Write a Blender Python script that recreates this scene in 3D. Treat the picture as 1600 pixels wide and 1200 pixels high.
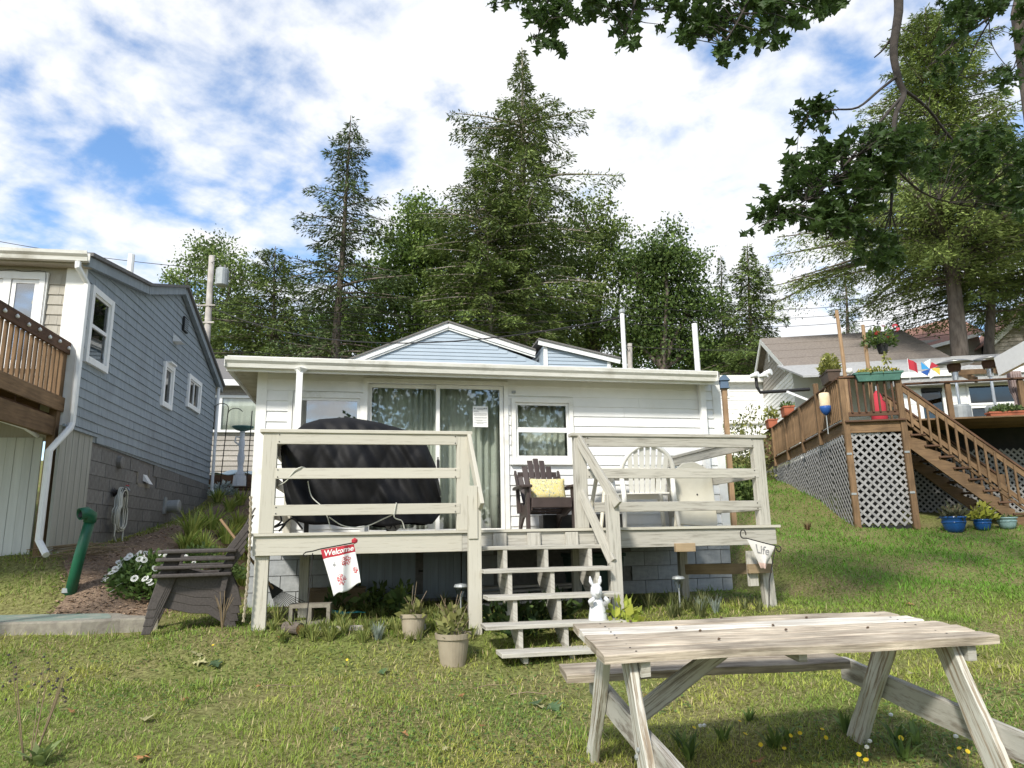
import bpy, bmesh, math, random
import numpy as np
from mathutils import Vector, Matrix
for o in list(bpy.data.objects): bpy.data.objects.remove(o)
S = bpy.context.scene
COL = S.collection
R = math.radians
rnd = random.Random(7)
NR = np.random.default_rng(11)
ZC = 1.57                                   # eye height above the lakeside end of the lawn
PITCH, ROLL, FPX = R(11.98), R(1.06), 1119.4

# ---------------------------------------------------------------- camera
cd = bpy.data.cameras.new('camera'); cam = bpy.data.objects.new('camera', cd); COL.objects.link(cam)
cd.sensor_fit = 'HORIZONTAL'; cd.sensor_width = 36; cd.lens = FPX * 36 / 1600
cd.clip_start = .05; cd.clip_end = 3000
cam.matrix_world = Matrix.Translation((0, 0, ZC)) @ Matrix.Rotation(R(90) + PITCH, 4, 'X') @ Matrix.Rotation(-ROLL, 4, 'Z')
S.camera = cam
S.render.resolution_x, S.render.resolution_y = 1024, 768

# ---------------------------------------------------------------- sky and sun
SUN_TRAVEL = Vector((.42, 1.0, 0)).normalized(); SUN_EL = R(40)
w = bpy.data.worlds.new('World'); S.world = w; w.use_nodes = True
nt = w.node_tree; nt.nodes.clear()
def N(t, typ, **kw):
    n = t.nodes.new(typ)
    for k, v in kw.items():
        if k in n.inputs: n.inputs[k].default_value = v
        else: setattr(n, k, v)
    return n
out = N(nt, 'ShaderNodeOutputWorld')
sky = N(nt, 'ShaderNodeTexSky'); sky.sky_type = 'NISHITA'; sky.sun_disc = False
sky.sun_elevation = SUN_EL
sky.sun_rotation = math.atan2(-SUN_TRAVEL.x, -SUN_TRAVEL.y)
sky.air_density = 1.0; sky.dust_density = .4; sky.ozone_density = 2.0
bg1 = N(nt, 'ShaderNodeBackground', Strength=.12)
hsk = N(nt, 'ShaderNodeHueSaturation', Saturation=1.12, Value=1.2); nt.links.new(sky.outputs[0], hsk.inputs['Color']); nt.links.new(hsk.outputs[0], bg1.inputs[0])
tc = N(nt, 'ShaderNodeTexCoord')
sep = N(nt, 'ShaderNodeSeparateXYZ'); nt.links.new(tc.outputs['Generated'], sep.inputs[0])
zz = N(nt, 'ShaderNodeMath', operation='MAXIMUM'); nt.links.new(sep.outputs[2], zz.inputs[0]); zz.inputs[1].default_value = .0
za = N(nt, 'ShaderNodeMath', operation='ADD'); nt.links.new(zz.outputs[0], za.inputs[0]); za.inputs[1].default_value = .22
dv = N(nt, 'ShaderNodeVectorMath', operation='DIVIDE'); nt.links.new(tc.outputs['Generated'], dv.inputs[0])
cb = N(nt, 'ShaderNodeCombineXYZ')
for i in range(3): nt.links.new(za.outputs[0], cb.inputs[i])
nt.links.new(cb.outputs[0], dv.inputs[1])
mp = N(nt, 'ShaderNodeMapping'); mp.inputs['Location'].default_value = (8.1, 7.7, 0); mp.inputs['Rotation'].default_value = (0, 0, R(35)); mp.inputs['Scale'].default_value = (1, 1, 0)
nt.links.new(dv.outputs[0], mp.inputs[0])
n1 = N(nt, 'ShaderNodeTexNoise', Scale=.75, Detail=3.0, Roughness=.5); nt.links.new(mp.outputs[0], n1.inputs[0])
n2 = N(nt, 'ShaderNodeTexNoise', Scale=6.5, Detail=7.0, Roughness=.55, Distortion=.15); nt.links.new(mp.outputs[0], n2.inputs[0])
mx = N(nt, 'ShaderNodeMath', operation='MULTIPLY_ADD'); nt.links.new(n1.outputs[0], mx.inputs[0]); mx.inputs[1].default_value = 1.15; nt.links.new(n2.outputs[0], mx.inputs[2])
hf = N(nt, 'ShaderNodeMath', operation='MULTIPLY'); nt.links.new(mx.outputs[0], hf.inputs[0]); hf.inputs[1].default_value = .5
cr = N(nt, 'ShaderNodeValToRGB'); nt.links.new(hf.outputs[0], cr.inputs[0])
e = cr.color_ramp.elements; e[0].position = .43; e[0].color = (.0,) * 3 + (1,); e[1].position = .60; e[1].color = (.97,) * 3 + (1,)
cr.color_ramp.interpolation = 'EASE'
bg2 = N(nt, 'ShaderNodeBackground', Strength=.62)
n3 = N(nt, 'ShaderNodeTexNoise', Scale=5.0, Detail=5.0, Roughness=.6); nt.links.new(mp.outputs[0], n3.inputs[0])
cr3 = N(nt, 'ShaderNodeValToRGB'); nt.links.new(n3.outputs[0], cr3.inputs[0])
cr3.color_ramp.elements[0].position = .3; cr3.color_ramp.elements[0].color = (.86, .90, .96, 1)
cr3.color_ramp.elements[1].position = .6; cr3.color_ramp.elements[1].color = (1.0, 1.0, 1.0, 1)
nt.links.new(cr3.outputs[0], bg2.inputs[0])
ms = N(nt, 'ShaderNodeMixShader'); nt.links.new(cr.outputs[0], ms.inputs[0]); nt.links.new(bg1.outputs[0], ms.inputs[1]); nt.links.new(bg2.outputs[0], ms.inputs[2])
nt.links.new(ms.outputs[0], out.inputs[0])
sl = bpy.data.lights.new('sun', 'SUN'); sl.energy = 2.7; sl.angle = R(7); sl.color = (1, .95, .86)
so = bpy.data.objects.new('sun', sl); COL.objects.link(so); so.location = (-5, -10, 20)
d_ = Vector((SUN_TRAVEL.x * math.cos(SUN_EL), SUN_TRAVEL.y * math.cos(SUN_EL), -math.sin(SUN_EL)))
so.rotation_euler = d_.to_track_quat('-Z', 'Y').to_euler()
S.view_settings.view_transform = 'Standard'; S.view_settings.look = 'None'
S.view_settings.exposure = .88; S.view_settings.gamma = 1; S.view_settings.use_curve_mapping = False

# ---------------------------------------------------------------- site measuring
def ray(px, py):
    a2 = (px - 800) / FPX; b2 = (600 - py) / FPX
    a = a2 * math.cos(ROLL) + b2 * math.sin(ROLL); b = -a2 * math.sin(ROLL) + b2 * math.cos(ROLL)
    y = math.cos(PITCH) - b * math.sin(PITCH); z = math.sin(PITCH) + b * math.cos(PITCH)
    return a / y, z / y
def at(px, py, Y):
    a, b = ray(px, py); return Vector((a * Y, Y, ZC + b * Y))
def sst(a, b, x):
    t = np.clip((x - a) / (b - a), 0, 1); return t * t * (3 - 2 * t)
GY = [-60, -12, -8, 0, 3.2, 5, 6.3, 7.2, 9, 12, 14.5, 17, 20, 23.3, 30, 40, 60, 100, 300, 900]
GZ = [-1.0, -.9, -.7, 0, .28, .39, .45, .68, .88, 1.25, 1.62, 2.2, 2.8, 3.4, 4.6, 5.8, 7.5, 9, 13, 20]
DY = R(12.308); DO = (-2.523, 7.053); DZ = 1.64      # deck corner, its bearing and floor height
def g(x, y):
    x = np.asarray(x, float); y = np.asarray(y, float)
    z = np.interp(y, GY, GZ)
    z = z + .5 * sst(-3.9, -5.4, x) * sst(7.9, 9.2, y) * (1 - .2 * sst(9, 17, y))
    z = z + .035 * np.sin(x * .9 + 1.3) * np.cos(y * .7) * sst(30, 15, y) + .02 * np.sin(x * 2.3 + y * 1.7)
    u = (x - DO[0]) * math.cos(DY) + (y - DO[1]) * math.sin(DY); v = -(x - DO[0]) * math.sin(DY) + (y - DO[1]) * math.cos(DY)
    k = sst(-1.3, -.45, u) * sst(7.3, 6.5, u) * sst(-.6, .1, v) * sst(13, 11, v)
    return z * (1 - k) + .74 * k
def gz(x, y): return float(g(x, y))

# ---------------------------------------------------------------- mesh helpers
class MB:
    def __init__(s): s.v = []; s.f = []; s.uv = []
    def face(s, idx, uv=None): s.f.append(tuple(idx)); s.uv.append(uv or [(0, 0)] * len(idx))
    def hexa(s, P, L=None):
        """8 corners: 0-3 one end, 4-7 the other end; the length runs from 0-3 to 4-7"""
        b = len(s.v); s.v += [tuple(p) for p in P]
        P = [Vector(p) for p in P]; L = (P[4] - P[0]).length; o = rnd.random() * 50; o2 = rnd.random() * 50
        w1 = (P[1] - P[0]).length; w2 = (P[2] - P[1]).length
        ws = [0, w1, w1 + w2, 2 * w1 + w2, 2 * w1 + 2 * w2]
        s.face((b + 3, b + 2, b + 1, b), [(o, o2), (o + w1 * .2, o2), (o + w1 * .2, o2 + w2), (o, o2 + w2)])
        s.face((b + 4, b + 5, b + 6, b + 7), [(o, o2), (o + w1 * .2, o2), (o + w1 * .2, o2 + w2), (o, o2 + w2)])
        for i in range(4):
            j = (i + 1) % 4
            s.face((b + i, b + j, b + 4 + j, b + 4 + i), [(o, o2 + ws[i]), (o, o2 + ws[i + 1]), (o + L, o2 + ws[i + 1]), (o + L, o2 + ws[i])])
        return s
    def box(s, x0, x1, y0, y1, z0, z1):
        d = (x1 - x0, y1 - y0, z1 - z0); k = d.index(max(d))
        if k == 0: P = [(x0, y0, z0), (x0, y0, z1), (x0, y1, z1), (x0, y1, z0)]; P += [(x1, p[1], p[2]) for p in P]
        elif k == 1: P = [(x0, y0, z0), (x1, y0, z0), (x1, y0, z1), (x0, y0, z1)]; P += [(p[0], y1, p[2]) for p in P]
        else: P = [(x0, y0, z0), (x0, y1, z0), (x1, y1, z0), (x1, y0, z0)]; P += [(p[0], p[1], z1) for p in P]
        return s.hexa(P)
    def beam(s, p, q, w, h, up=(0, 0, 1), w2=None, h2=None):
        p = Vector(p); q = Vector(q); d = (q - p).normalized(); up = Vector(up)
        if abs(d.dot(up)) > .98: up = Vector((0, 1, 0))
        r = d.cross(up).normalized(); u = r.cross(d)
        def ring(c, w, h): return [c - r * w / 2 - u * h / 2, c + r * w / 2 - u * h / 2, c + r * w / 2 + u * h / 2, c - r * w / 2 + u * h / 2]
        return s.hexa(ring(p, w, h) + ring(q, w2 or w, h2 or h))
    def tube(s, pts, r, n=8, cap=True):
        pts = [Vector(p) for p in pts]; m = len(pts)
        rs = list(r) if hasattr(r, '__len__') else [r] * m
        b = len(s.v); L = 0; prev = None
        for i, p in enumerate(pts):
            d = (pts[min(i + 1, m - 1)] - pts[max(i - 1, 0)]).normalized()
            if prev is None:
                a = d.orthogonal().normalized()
            else:
                a = (prev - d * prev.dot(d)); a = a.normalized() if a.length > 1e-6 else d.orthogonal().normalized()
            prev = a; c = d.cross(a)
            for k in range(n):
                t = 2 * math.pi * k / n; s.v.append(tuple(p + (a * math.cos(t) + c * math.sin(t)) * rs[i]))
        for i in range(m - 1):
            dl = (pts[i + 1] - pts[i]).length
            for k in range(n):
                k2 = (k + 1) % n
                s.face((b + i * n + k, b + i * n + k2, b + (i + 1) * n + k2, b + (i + 1) * n + k),
                       [(L, k * .05), (L, k * .05 + .05), (L + dl, k * .05 + .05), (L + dl, k * .05)])
            L += dl
        if cap:
            s.face(tuple(b + k for k in range(n))[::-1]); s.face(tuple(b + (m - 1) * n + k for k in range(n)))
        return s
    def lathe(s, prof, n=20, c=(0, 0, 0), sx=1, sy=1):
        b = len(s.v); m = len(prof)
        for r_, z in prof:
            for k in range(n):
                t = 2 * math.pi * k / n; s.v.append((c[0] + r_ * sx * math.cos(t), c[1] + r_ * sy * math.sin(t), c[2] + z))
        for i in range(m - 1):
            for k in range(n):
                k2 = (k + 1) % n; s.face((b + i * n + k, b + i * n + k2, b + (i + 1) * n + k2, b + (i + 1) * n + k))
        s.face(tuple(b + k for k in range(n))[::-1]); s.face(tuple(b + (m - 1) * n + k for k in range(n)))
        return s
    def prism(s, poly, fn, t0, t1):
        """poly: list of 2-D points (counter-clockwise), fn(a, b, t) -> xyz"""
        b = len(s.v); n = len(poly)
        s.v += [tuple(fn(p[0], p[1], t0)) for p in poly] + [tuple(fn(p[0], p[1], t1)) for p in poly]
        s.face(tuple(range(b, b + n))[::-1], [(p[0], p[1]) for p in poly][::-1]); s.face(tuple(range(b + n, b + 2 * n)), [(p[0], p[1]) for p in poly])
        for i in range(n):
            j = (i + 1) % n; s.face((b + i, b + j, b + n + j, b + n + i), [(poly[i][0], poly[i][1]), (poly[j][0], poly[j][1]), (poly[j][0], poly[j][1] + .03), (poly[i][0], poly[i][1] + .03)])
        return s
    def grid(s, fn, nu, nv):
        b = len(s.v)
        for j in range(nv + 1):
            for i in range(nu + 1): s.v.append(tuple(fn(i / nu, j / nv)))
        for j in range(nv):
            for i in range(nu):
                a = b + j * (nu + 1) + i; s.face((a, a + 1, a + nu + 2, a + nu + 1), [(i / nu, j / nv), ((i + 1) / nu, j / nv), ((i + 1) / nu, (j + 1) / nv), (i / nu, (j + 1) / nv)])
        return s
    def mesh(s, name):
        me = bpy.data.meshes.new(name); me.from_pydata(s.v, [], s.f)
        ul = me.uv_layers.new(name='UVMap'); flat = [c for f in s.uv for p in f for c in p]
        ul.data.foreach_set('uv', flat); return me
    def build(s, name, mat, parent=None, smooth=False, bevel=0, solid=0, sub=0, loc=None, rot=None, **props):
        me = s.mesh(name); bm = bmesh.new(); bm.from_mesh(me); bmesh.ops.recalc_face_normals(bm, faces=bm.faces); bm.to_mesh(me); bm.free()
        return link(name, me, mat, parent, smooth, bevel, solid, sub, loc, rot, **props)
def link(name, me, mat, parent=None, smooth=False, bevel=0, solid=0, sub=0, loc=None, rot=None, **props):
    if mat is not None and not me.materials: me.materials.append(mat)
    if smooth: me.shade_smooth()
    o = bpy.data.objects.new(name, me); COL.objects.link(o)
    if parent: o.parent = parent
    if loc is not None: o.location = loc
    if rot is not None: o.rotation_euler = rot
    if solid: m = o.modifiers.new('solid', 'SOLIDIFY'); m.thickness = solid; m.offset = 0
    if sub: m = o.modifiers.new('sub', 'SUBSURF'); m.levels = m.render_levels = sub
    if bevel: m = o.modifiers.new('bevel', 'BEVEL'); m.width = bevel; m.segments = 2; m.limit_method = 'ANGLE'
    for k, v in props.items(): o[k] = v
    return o
def thing(name, label, cat, loc=(0, 0, 0), rz=0, group=None, rot=None):
    o = bpy.data.objects.new(name, None); COL.objects.link(o); o.location = loc
    o.rotation_euler = rot if rot else (0, 0, rz); o.empty_display_size = .1
    o['label'] = label; o['category'] = cat
    if group: o['group'] = group
    return o
def tag(o, label, cat, group=None):
    o['label'] = label; o['category'] = cat
    if group: o['group'] = group
    return o
def dup(root, loc=None, rz=None, label=None, parent=None):
    r = root.copy(); COL.objects.link(r)
    if loc is not None: r.location = loc
    if rz is not None: r.rotation_euler = (0, 0, rz)
    if label: r['label'] = label
    if parent: r.parent = parent
    for ch in list(root.children):
        c = dup(ch); c.parent = r
    return r
def bulk(name, V, F, mat, parent=None, col=None, smooth=False, **props):
    """numpy mesh: V (n,3), F (m,3 or 4), col per vertex (n,3)"""
    me = bpy.data.meshes.new(name); V = np.asarray(V, np.float32); F = np.asarray(F, np.int32); k = F.shape[1]
    me.vertices.add(len(V)); me.vertices.foreach_set('co', V.ravel())
    me.loops.add(F.size); me.loops.foreach_set('vertex_index', F.ravel())
    me.polygons.add(len(F)); me.polygons.foreach_set('loop_start', np.arange(0, F.size, k, dtype=np.int32))
    me.update(calc_edges=True)
    if col is not None:
        a = me.attributes.new('Col', 'FLOAT_COLOR', 'POINT'); c = np.ones((len(V), 4), np.float32); c[:, :3] = col; a.data.foreach_set('color', c.ravel())
    return link(name, me, mat, parent, smooth, **props)
def kites(P, D, Wd, L, Wr, fold=None):
    """leaf-shaped quads: base points P, unit directions D, side vectors Wd, lengths L, half widths Wr"""
    n = len(P); L = L[:, None]; Wr = Wr[:, None]
    a = P; m = P + D * L * .5; t = P + D * L
    V = np.stack([a, m + Wd * Wr, t, m - Wd * Wr], 1).reshape(-1, 3)
    F = np.arange(4 * n).reshape(-1, 4)
    return V, F
def unit(a): return a / np.maximum(np.linalg.norm(a, axis=-1, keepdims=True), 1e-9)

# ---------------------------------------------------------------- materials
def newmat(name):
    m = bpy.data.materials.new(name); m.use_nodes = True; t = m.node_tree; t.nodes.clear()
    o = N(t, 'ShaderNodeOutputMaterial'); b = N(t, 'ShaderNodeBsdfPrincipled'); t.links.new(b.outputs[0], o.inputs[0])
    return m, t, b, o
def setramp(n, p0, c0, p1, c1):
    e = n.color_ramp.elements; e[0].position = p0; e[0].color = tuple(c0) + (1,); e[1].position = p1; e[1].color = tuple(c1) + (1,)
def vary(t, colout, rv):
    """small brightness difference from piece to piece"""
    oi = N(t, 'ShaderNodeObjectInfo'); mr = N(t, 'ShaderNodeMapRange'); t.links.new(oi.outputs['Random'], mr.inputs[0])
    mr.inputs[3].default_value = 1 - rv; mr.inputs[4].default_value = 1 + rv
    h = N(t, 'ShaderNodeHueSaturation'); t.links.new(colout, h.inputs['Color']); t.links.new(mr.outputs[0], h.inputs['Value']); return h.outputs[0]
def mat(name, c1, c2=None, rough=.6, scale=6, stretch=(1, 1, 1), bump=0, rv=0, metal=0, coord='Object', ramp=(.35, .65), detail=5, spec=.4, dirt=None, dirtscale=2, dirtramp=(.55, .75)):
    m, t, b, o = newmat(name); b.inputs['Roughness'].default_value = rough; b.inputs['Metallic'].default_value = metal
    b.inputs['Specular IOR Level'].default_value = spec
    tc = N(t, 'ShaderNodeTexCoord'); mp = N(t, 'ShaderNodeMapping'); mp.inputs['Scale'].default_value = stretch; t.links.new(tc.outputs[coord], mp.inputs[0])
    n = N(t, 'ShaderNodeTexNoise', Scale=scale, Detail=detail, Roughness=.6); t.links.new(mp.outputs[0], n.inputs[0])
    cr = N(t, 'ShaderNodeValToRGB'); t.links.new(n.outputs[0], cr.inputs[0]); setramp(cr, ramp[0], c1, ramp[1], c2 or [c * .8 for c in c1])
    co = cr.outputs[0]
    if dirt:
        n2 = N(t, 'ShaderNodeTexNoise', Scale=dirtscale, Detail=8.0, Roughness=.65); t.links.new(tc.outputs[coord], n2.inputs[0])
        r2 = N(t, 'ShaderNodeValToRGB'); t.links.new(n2.outputs[0], r2.inputs[0]); setramp(r2, dirtramp[0], (0, 0, 0), dirtramp[1], (1, 1, 1))
        mm = N(t, 'ShaderNodeMix', data_type='RGBA'); t.links.new(r2.outputs[0], mm.inputs[0]); t.links.new(co, mm.inputs[6]); mm.inputs[7].default_value = tuple(dirt) + (1,); co = mm.outputs[2]
    if rv: co = vary(t, co, rv)
    t.links.new(co, b.inputs['Base Color'])
    if bump:
        bp = N(t, 'ShaderNodeBump', Strength=bump, Distance=.02); t.links.new(n.outputs[0], bp.inputs['Height']); t.links.new(bp.outputs[0], b.inputs['Normal'])
    return m
def wood(name, c1, c2, paint=None, pr=(.45, .55), rough=.8, bump=.35, rv=.1, grain=45, blot=.25, ramp=(.3, .7)):
    """grain along the UV length; paint, where given, is flaking off"""
    m, t, b, o = newmat(name); b.inputs['Roughness'].default_value = rough; b.inputs['Specular IOR Level'].default_value = .25
    tc = N(t, 'ShaderNodeTexCoord'); mp = N(t, 'ShaderNodeMapping'); mp.inputs['Scale'].default_value = (3.2, grain, 1); t.links.new(tc.outputs['UV'], mp.inputs[0])
    n = N(t, 'ShaderNodeTexNoise', Scale=1.0, Detail=6.0, Roughness=.65, Distortion=.3); t.links.new(mp.outputs[0], n.inputs[0])
    cr = N(t, 'ShaderNodeValToRGB'); t.links.new(n.outputs[0], cr.inputs[0]); setramp(cr, ramp[0], c1, ramp[1], c2)
    n2 = N(t, 'ShaderNodeTexNoise', Scale=3.0, Detail=6.0); t.links.new(tc.outputs['UV'], n2.inputs[0])
    mr = N(t, 'ShaderNodeMapRange'); t.links.new(n2.outputs[0], mr.inputs[0]); mr.inputs[1].default_value = .3; mr.inputs[2].default_value = .7; mr.inputs[3].default_value = 1 - blot; mr.inputs[4].default_value = 1 + blot
    h = N(t, 'ShaderNodeHueSaturation'); t.links.new(cr.outputs[0], h.inputs['Color']); t.links.new(mr.outputs[0], h.inputs['Value'])
    co = h.outputs[0]
    if paint:
        mp3 = N(t, 'ShaderNodeMapping'); mp3.inputs['Scale'].default_value = (2.6, 40, 1); t.links.new(tc.outputs['UV'], mp3.inputs[0])
        n3 = N(t, 'ShaderNodeTexNoise', Scale=1.0, Detail=8.0, Roughness=.7); t.links.new(mp3.outputs[0], n3.inputs[0])
        r3 = N(t, 'ShaderNodeValToRGB'); t.links.new(n3.outputs[0], r3.inputs[0]); setramp(r3, pr[0], (0, 0, 0), pr[1], (1, 1, 1))
        mm = N(t, 'ShaderNodeMix', data_type='RGBA'); t.links.new(r3.outputs[0], mm.inputs[0]); t.links.new(co, mm.inputs[7]); mm.inputs[6].default_value = tuple(paint) + (1,); co = mm.outputs[2]
    if rv: co = vary(t, co, rv)
    t.links.new(co, b.inputs['Base Color'])
    bp = N(t, 'ShaderNodeBump', Strength=bump, Distance=.01); t.links.new(n.outputs[0], bp.inputs['Height']); t.links.new(bp.outputs[0], b.inputs['Normal'])
    return m
def leafmat(name, trans=.35, rough=.55, base=None, rv=0, gain=1.0):
    m, t, b, o = newmat(name); b.inputs['Roughness'].default_value = rough; b.inputs['Specular IOR Level'].default_value = .3
    if base is None:
        a = N(t, 'ShaderNodeAttribute'); a.attribute_name = 'Col'; co = a.outputs['Color']
    else:
        c = N(t, 'ShaderNodeRGB'); c.outputs[0].default_value = tuple(base) + (1,); co = c.outputs[0]
        if rv: co = vary(t, co, rv)
    t.links.new(co, b.inputs['Base Color'])
    tr = N(t, 'ShaderNodeBsdfTranslucent'); t.links.new(co, tr.inputs[0])
    mx = N(t, 'ShaderNodeMixShader'); mx.inputs[0].default_value = trans
    t.links.new(b.outputs[0], mx.inputs[1]); t.links.new(tr.outputs[0], mx.inputs[2]); t.links.new(mx.outputs[0], o.inputs[0]); return m
def glass(name, tint=(.75, .85, .8), refl=.12):
    m, t, b, o = newmat(name); t.nodes.remove(b)
    tr = N(t, 'ShaderNodeBsdfTransparent'); tr.inputs[0].default_value = tuple(tint) + (1,)
    gl = N(t, 'ShaderNodeBsdfGlossy'); gl.inputs['Roughness'].default_value = .01
    lw = N(t, 'ShaderNodeLayerWeight', Blend=.5); pw = N(t, 'ShaderNodeMath', operation='POWER'); t.links.new(lw.outputs['Facing'], pw.inputs[0]); pw.inputs[1].default_value = 4
    ad = N(t, 'ShaderNodeMath', operation='MULTIPLY_ADD'); t.links.new(pw.outputs[0], ad.inputs[0]); ad.inputs[1].default_value = .7; ad.inputs[2].default_value = refl
    mx = N(t, 'ShaderNodeMixShader'); t.links.new(ad.outputs[0], mx.inputs[0]); t.links.new(tr.outputs[0], mx.inputs[1]); t.links.new(gl.outputs[0], mx.inputs[2]); t.links.new(mx.outputs[0], o.inputs[0]); return m
def paintmat(name, c, rough=.5, spec=.4, metal=0): return mat(name, c, [x * .93 for x in c], rough=rough, spec=spec, metal=metal, scale=9)

M = {}
M['siding'] = mat('white_vinyl', (.81, .81, .80), (.76, .76, .745), rough=.45, scale=3, rv=.035, dirt=(.62, .62, .58), dirtscale=1.7, dirtramp=(.55, .85))
M['trim'] = mat('white_trim', (.80, .80, .77), (.74, .73, .69), rough=.45, scale=7, dirt=(.52, .50, .42), dirtscale=3, dirtramp=(.6, .82))
M['gutter'] = mat('gutter_white', (.70, .69, .64), (.58, .57, .51), rough=.4, scale=4, stretch=(1, 6, 6), dirt=(.36, .34, .28), dirtscale=2.2, dirtramp=(.55, .8))
M['soffit'] = mat('soffit', (.52, .49, .38), (.40, .36, .25), rough=.7, scale=5, dirt=(.18, .14, .08), dirtscale=4, dirtramp=(.55, .75))
M['roofing'] = mat('asphalt_roof', (.20, .19, .18), (.12, .115, .11), rough=.95, scale=40, bump=.3)
M['brownroof'] = mat('brown_shingles', (.245, .21, .18), (.165, .14, .12), rough=.95, scale=14, bump=.3)
M['paleroof'] = mat('pale_grey_shingles', (.42, .42, .41), (.28, .28, .28), rough=.95, scale=12, bump=.3, stretch=(1, 1, 3))
M['redroof'] = mat('red_brown_roof', (.30, .16, .12), (.22, .12, .09), rough=.95, scale=14, bump=.3)
M['decking'] = wood('cream_painted_deck_wood', (.36, .33, .265), (.24, .215, .165), paint=(.50, .475, .40), pr=(.55, .70), rv=.06, grain=38, blot=.12, bump=.25)
M['grey_deck'] = wood('weathered_grey_deck_wood', (.31, .29, .245), (.19, .175, .145), paint=(.455, .435, .38), pr=(.49, .66), rv=.08, grain=40, blot=.16, bump=.3)
M['table_wood'] = wood('bare_weathered_plank', (.50, .435, .34), (.25, .205, .155), rv=.14, grain=42, blot=.4, bump=.9, ramp=(.36, .62))
M['table_white'] = wood('whitewashed_plank', (.64, .61, .54), (.36, .31, .25), rv=.05, grain=34, blot=.15, bump=.6, ramp=(.42, .72))
M['table_leg'] = wood('flaking_white_painted_wood', (.34, .28, .20), (.16, .125, .09), paint=(.52, .51, .45), pr=(.48, .58), rv=.06, grain=40)
M['table_brace'] = wood('mostly_bare_brace_wood', (.30, .27, .22), (.13, .11, .09), paint=(.44, .425, .375), pr=(.48, .60), rv=.06, grain=40)
M['brown'] = wood('brown_stained_wood', (.225, .142, .075), (.12, .075, .042), rv=.16, grain=36, blot=.25)
M['brown_dark'] = wood('dark_brown_stained_wood', (.13, .072, .042), (.075, .042, .027), rv=.1, grain=36)
M['greypole'] = wood('silvered_pole_wood', (.46, .43, .39), (.32, .29, .26), rv=.1, grain=30)
M['tanpole'] = wood('tan_pole_wood', (.36, .24, .14), (.25, .16, .09), rv=.1, grain=30)
M['lattice'] = mat('grey_lattice', (.30, .295, .29), (.22, .215, .21), rough=.8, scale=12, rv=.1)
M['blue_siding'] = mat('blue_vinyl', (.38, .445, .505), (.35, .415, .475), rough=.5, scale=2, rv=.025)
M['slate'] = mat('slate_blue_shingle_paint', (.285, .325, .352), (.225, .258, .282), rough=.75, scale=4, stretch=(1, 3, .35), bump=.2, rv=.06, dirt=(.20, .22, .235), dirtscale=1.4, dirtramp=(.52, .8))
M['beige_shingle'] = mat('beige_shingle_paint', (.40, .375, .32), (.35, .325, .27), rough=.8, scale=8, stretch=(6, 6, .6), bump=.2, rv=.06)
M['cedar'] = mat('silvered_cedar_shingle', (.42, .39, .35), (.30, .275, .24), rough=.9, scale=9, stretch=(8, 8, .7), bump=.2, rv=.12)
M['block'] = mat('grey_block', (.20, .195, .185), (.14, .135, .125), rough=.95, scale=14, bump=.35, rv=.12, dirt=(.10, .10, .09), dirtscale=1.5)
M['block_pale'] = mat('painted_block', (.38, .395, .40), (.30, .315, .32), rough=.9, scale=14, bump=.3, rv=.06, dirt=(.24, .24, .22), dirtscale=2)
M['mortar'] = mat('mortar', (.22, .21, .20), (.16, .155, .15), rough=.95, scale=20)
M['concrete'] = mat('concrete', (.27, .25, .20), (.19, .17, .14), rough=.95, scale=14, bump=.4, dirt=(.16, .15, .11), dirtscale=3)
M['green_paint_slab'] = mat('worn_green_slab', (.15, .22, .18), (.22, .25, .21), rough=.8, scale=7, dirt=(.34, .32, .27), dirtscale=5, dirtramp=(.5, .7))
M['boards_white'] = mat('white_board', (.56, .57, .54), (.50, .51, .48), rough=.7, scale=3, stretch=(6, 6, .5), rv=.04)
M['boards_grey'] = mat('grey_green_board', (.34, .34, .30), (.29, .29, .255), rough=.75, scale=3, stretch=(6, 6, .5), rv=.05)
M['boards_blue'] = mat('blue_grey_door_board', (.34, .39, .43), (.27, .31, .35), rough=.7, scale=3, stretch=(6, 6, .5), rv=.06)
M['white'] = paintmat('white_paint', (.80, .80, .78)); M['white_plastic'] = mat('white_plastic', (.78, .77, .72), (.70, .69, .63), rough=.4, scale=5)
M['cream_plastic'] = mat('cream_plastic', (.66, .63, .52), (.58, .55, .45), rough=.45, scale=4)
M['brown_plastic'] = mat('brown_resin', (.060, .043, .038), (.045, .032, .028), rough=.5, scale=7)
M['taupe_plastic'] = mat('faded_taupe_resin', (.085, .073, .067), (.055, .047, .043), rough=.6, scale=7, stretch=(1, 8, 8))
M['black'] = mat('black', (.012, .012, .012), (.02, .02, .02), rough=.6); M['iron'] = mat('black_iron', (.02, .02, .02), (.035, .03, .028), rough=.5, metal=.4)
M['cover'] = mat('black_grill_cover', (.004, .004, .0045), (.008, .008, .009), rough=.62, scale=4, bump=.4, spec=.22)
M['dark'] = mat('dark_interior', (.02, .022, .022), (.03, .03, .03), rough=1)  # near-black base colour stands in for the shade of unlit spaces
M['steel'] = mat('steel', (.55, .55, .55), (.45, .45, .45), rough=.3, metal=.9); M['grey_metal'] = mat('grey_metal', (.36, .38, .38), (.28, .30, .30), rough=.5, metal=.3)
M['green_pipe'] = mat('green_pipe', (.012, .11, .055), (.010, .085, .042), rough=.4, scale=4)
M['hose'] = mat('pale_hose', (.55, .55, .48), (.45, .45, .39), rough=.5); M['rope'] = mat('rope', (.42, .37, .27), (.26, .22, .15), rough=.95, scale=60, bump=.6)
M['curtain'] = mat('sheer_green_grey_curtain', (.76, .77, .73), (.62, .64, .60), rough=.9, scale=2, stretch=(8, 8, .4))
M['curtain_blue'] = mat('pale_blue_curtain', (.60, .67, .73), (.52, .60, .68), rough=.9)
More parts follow.
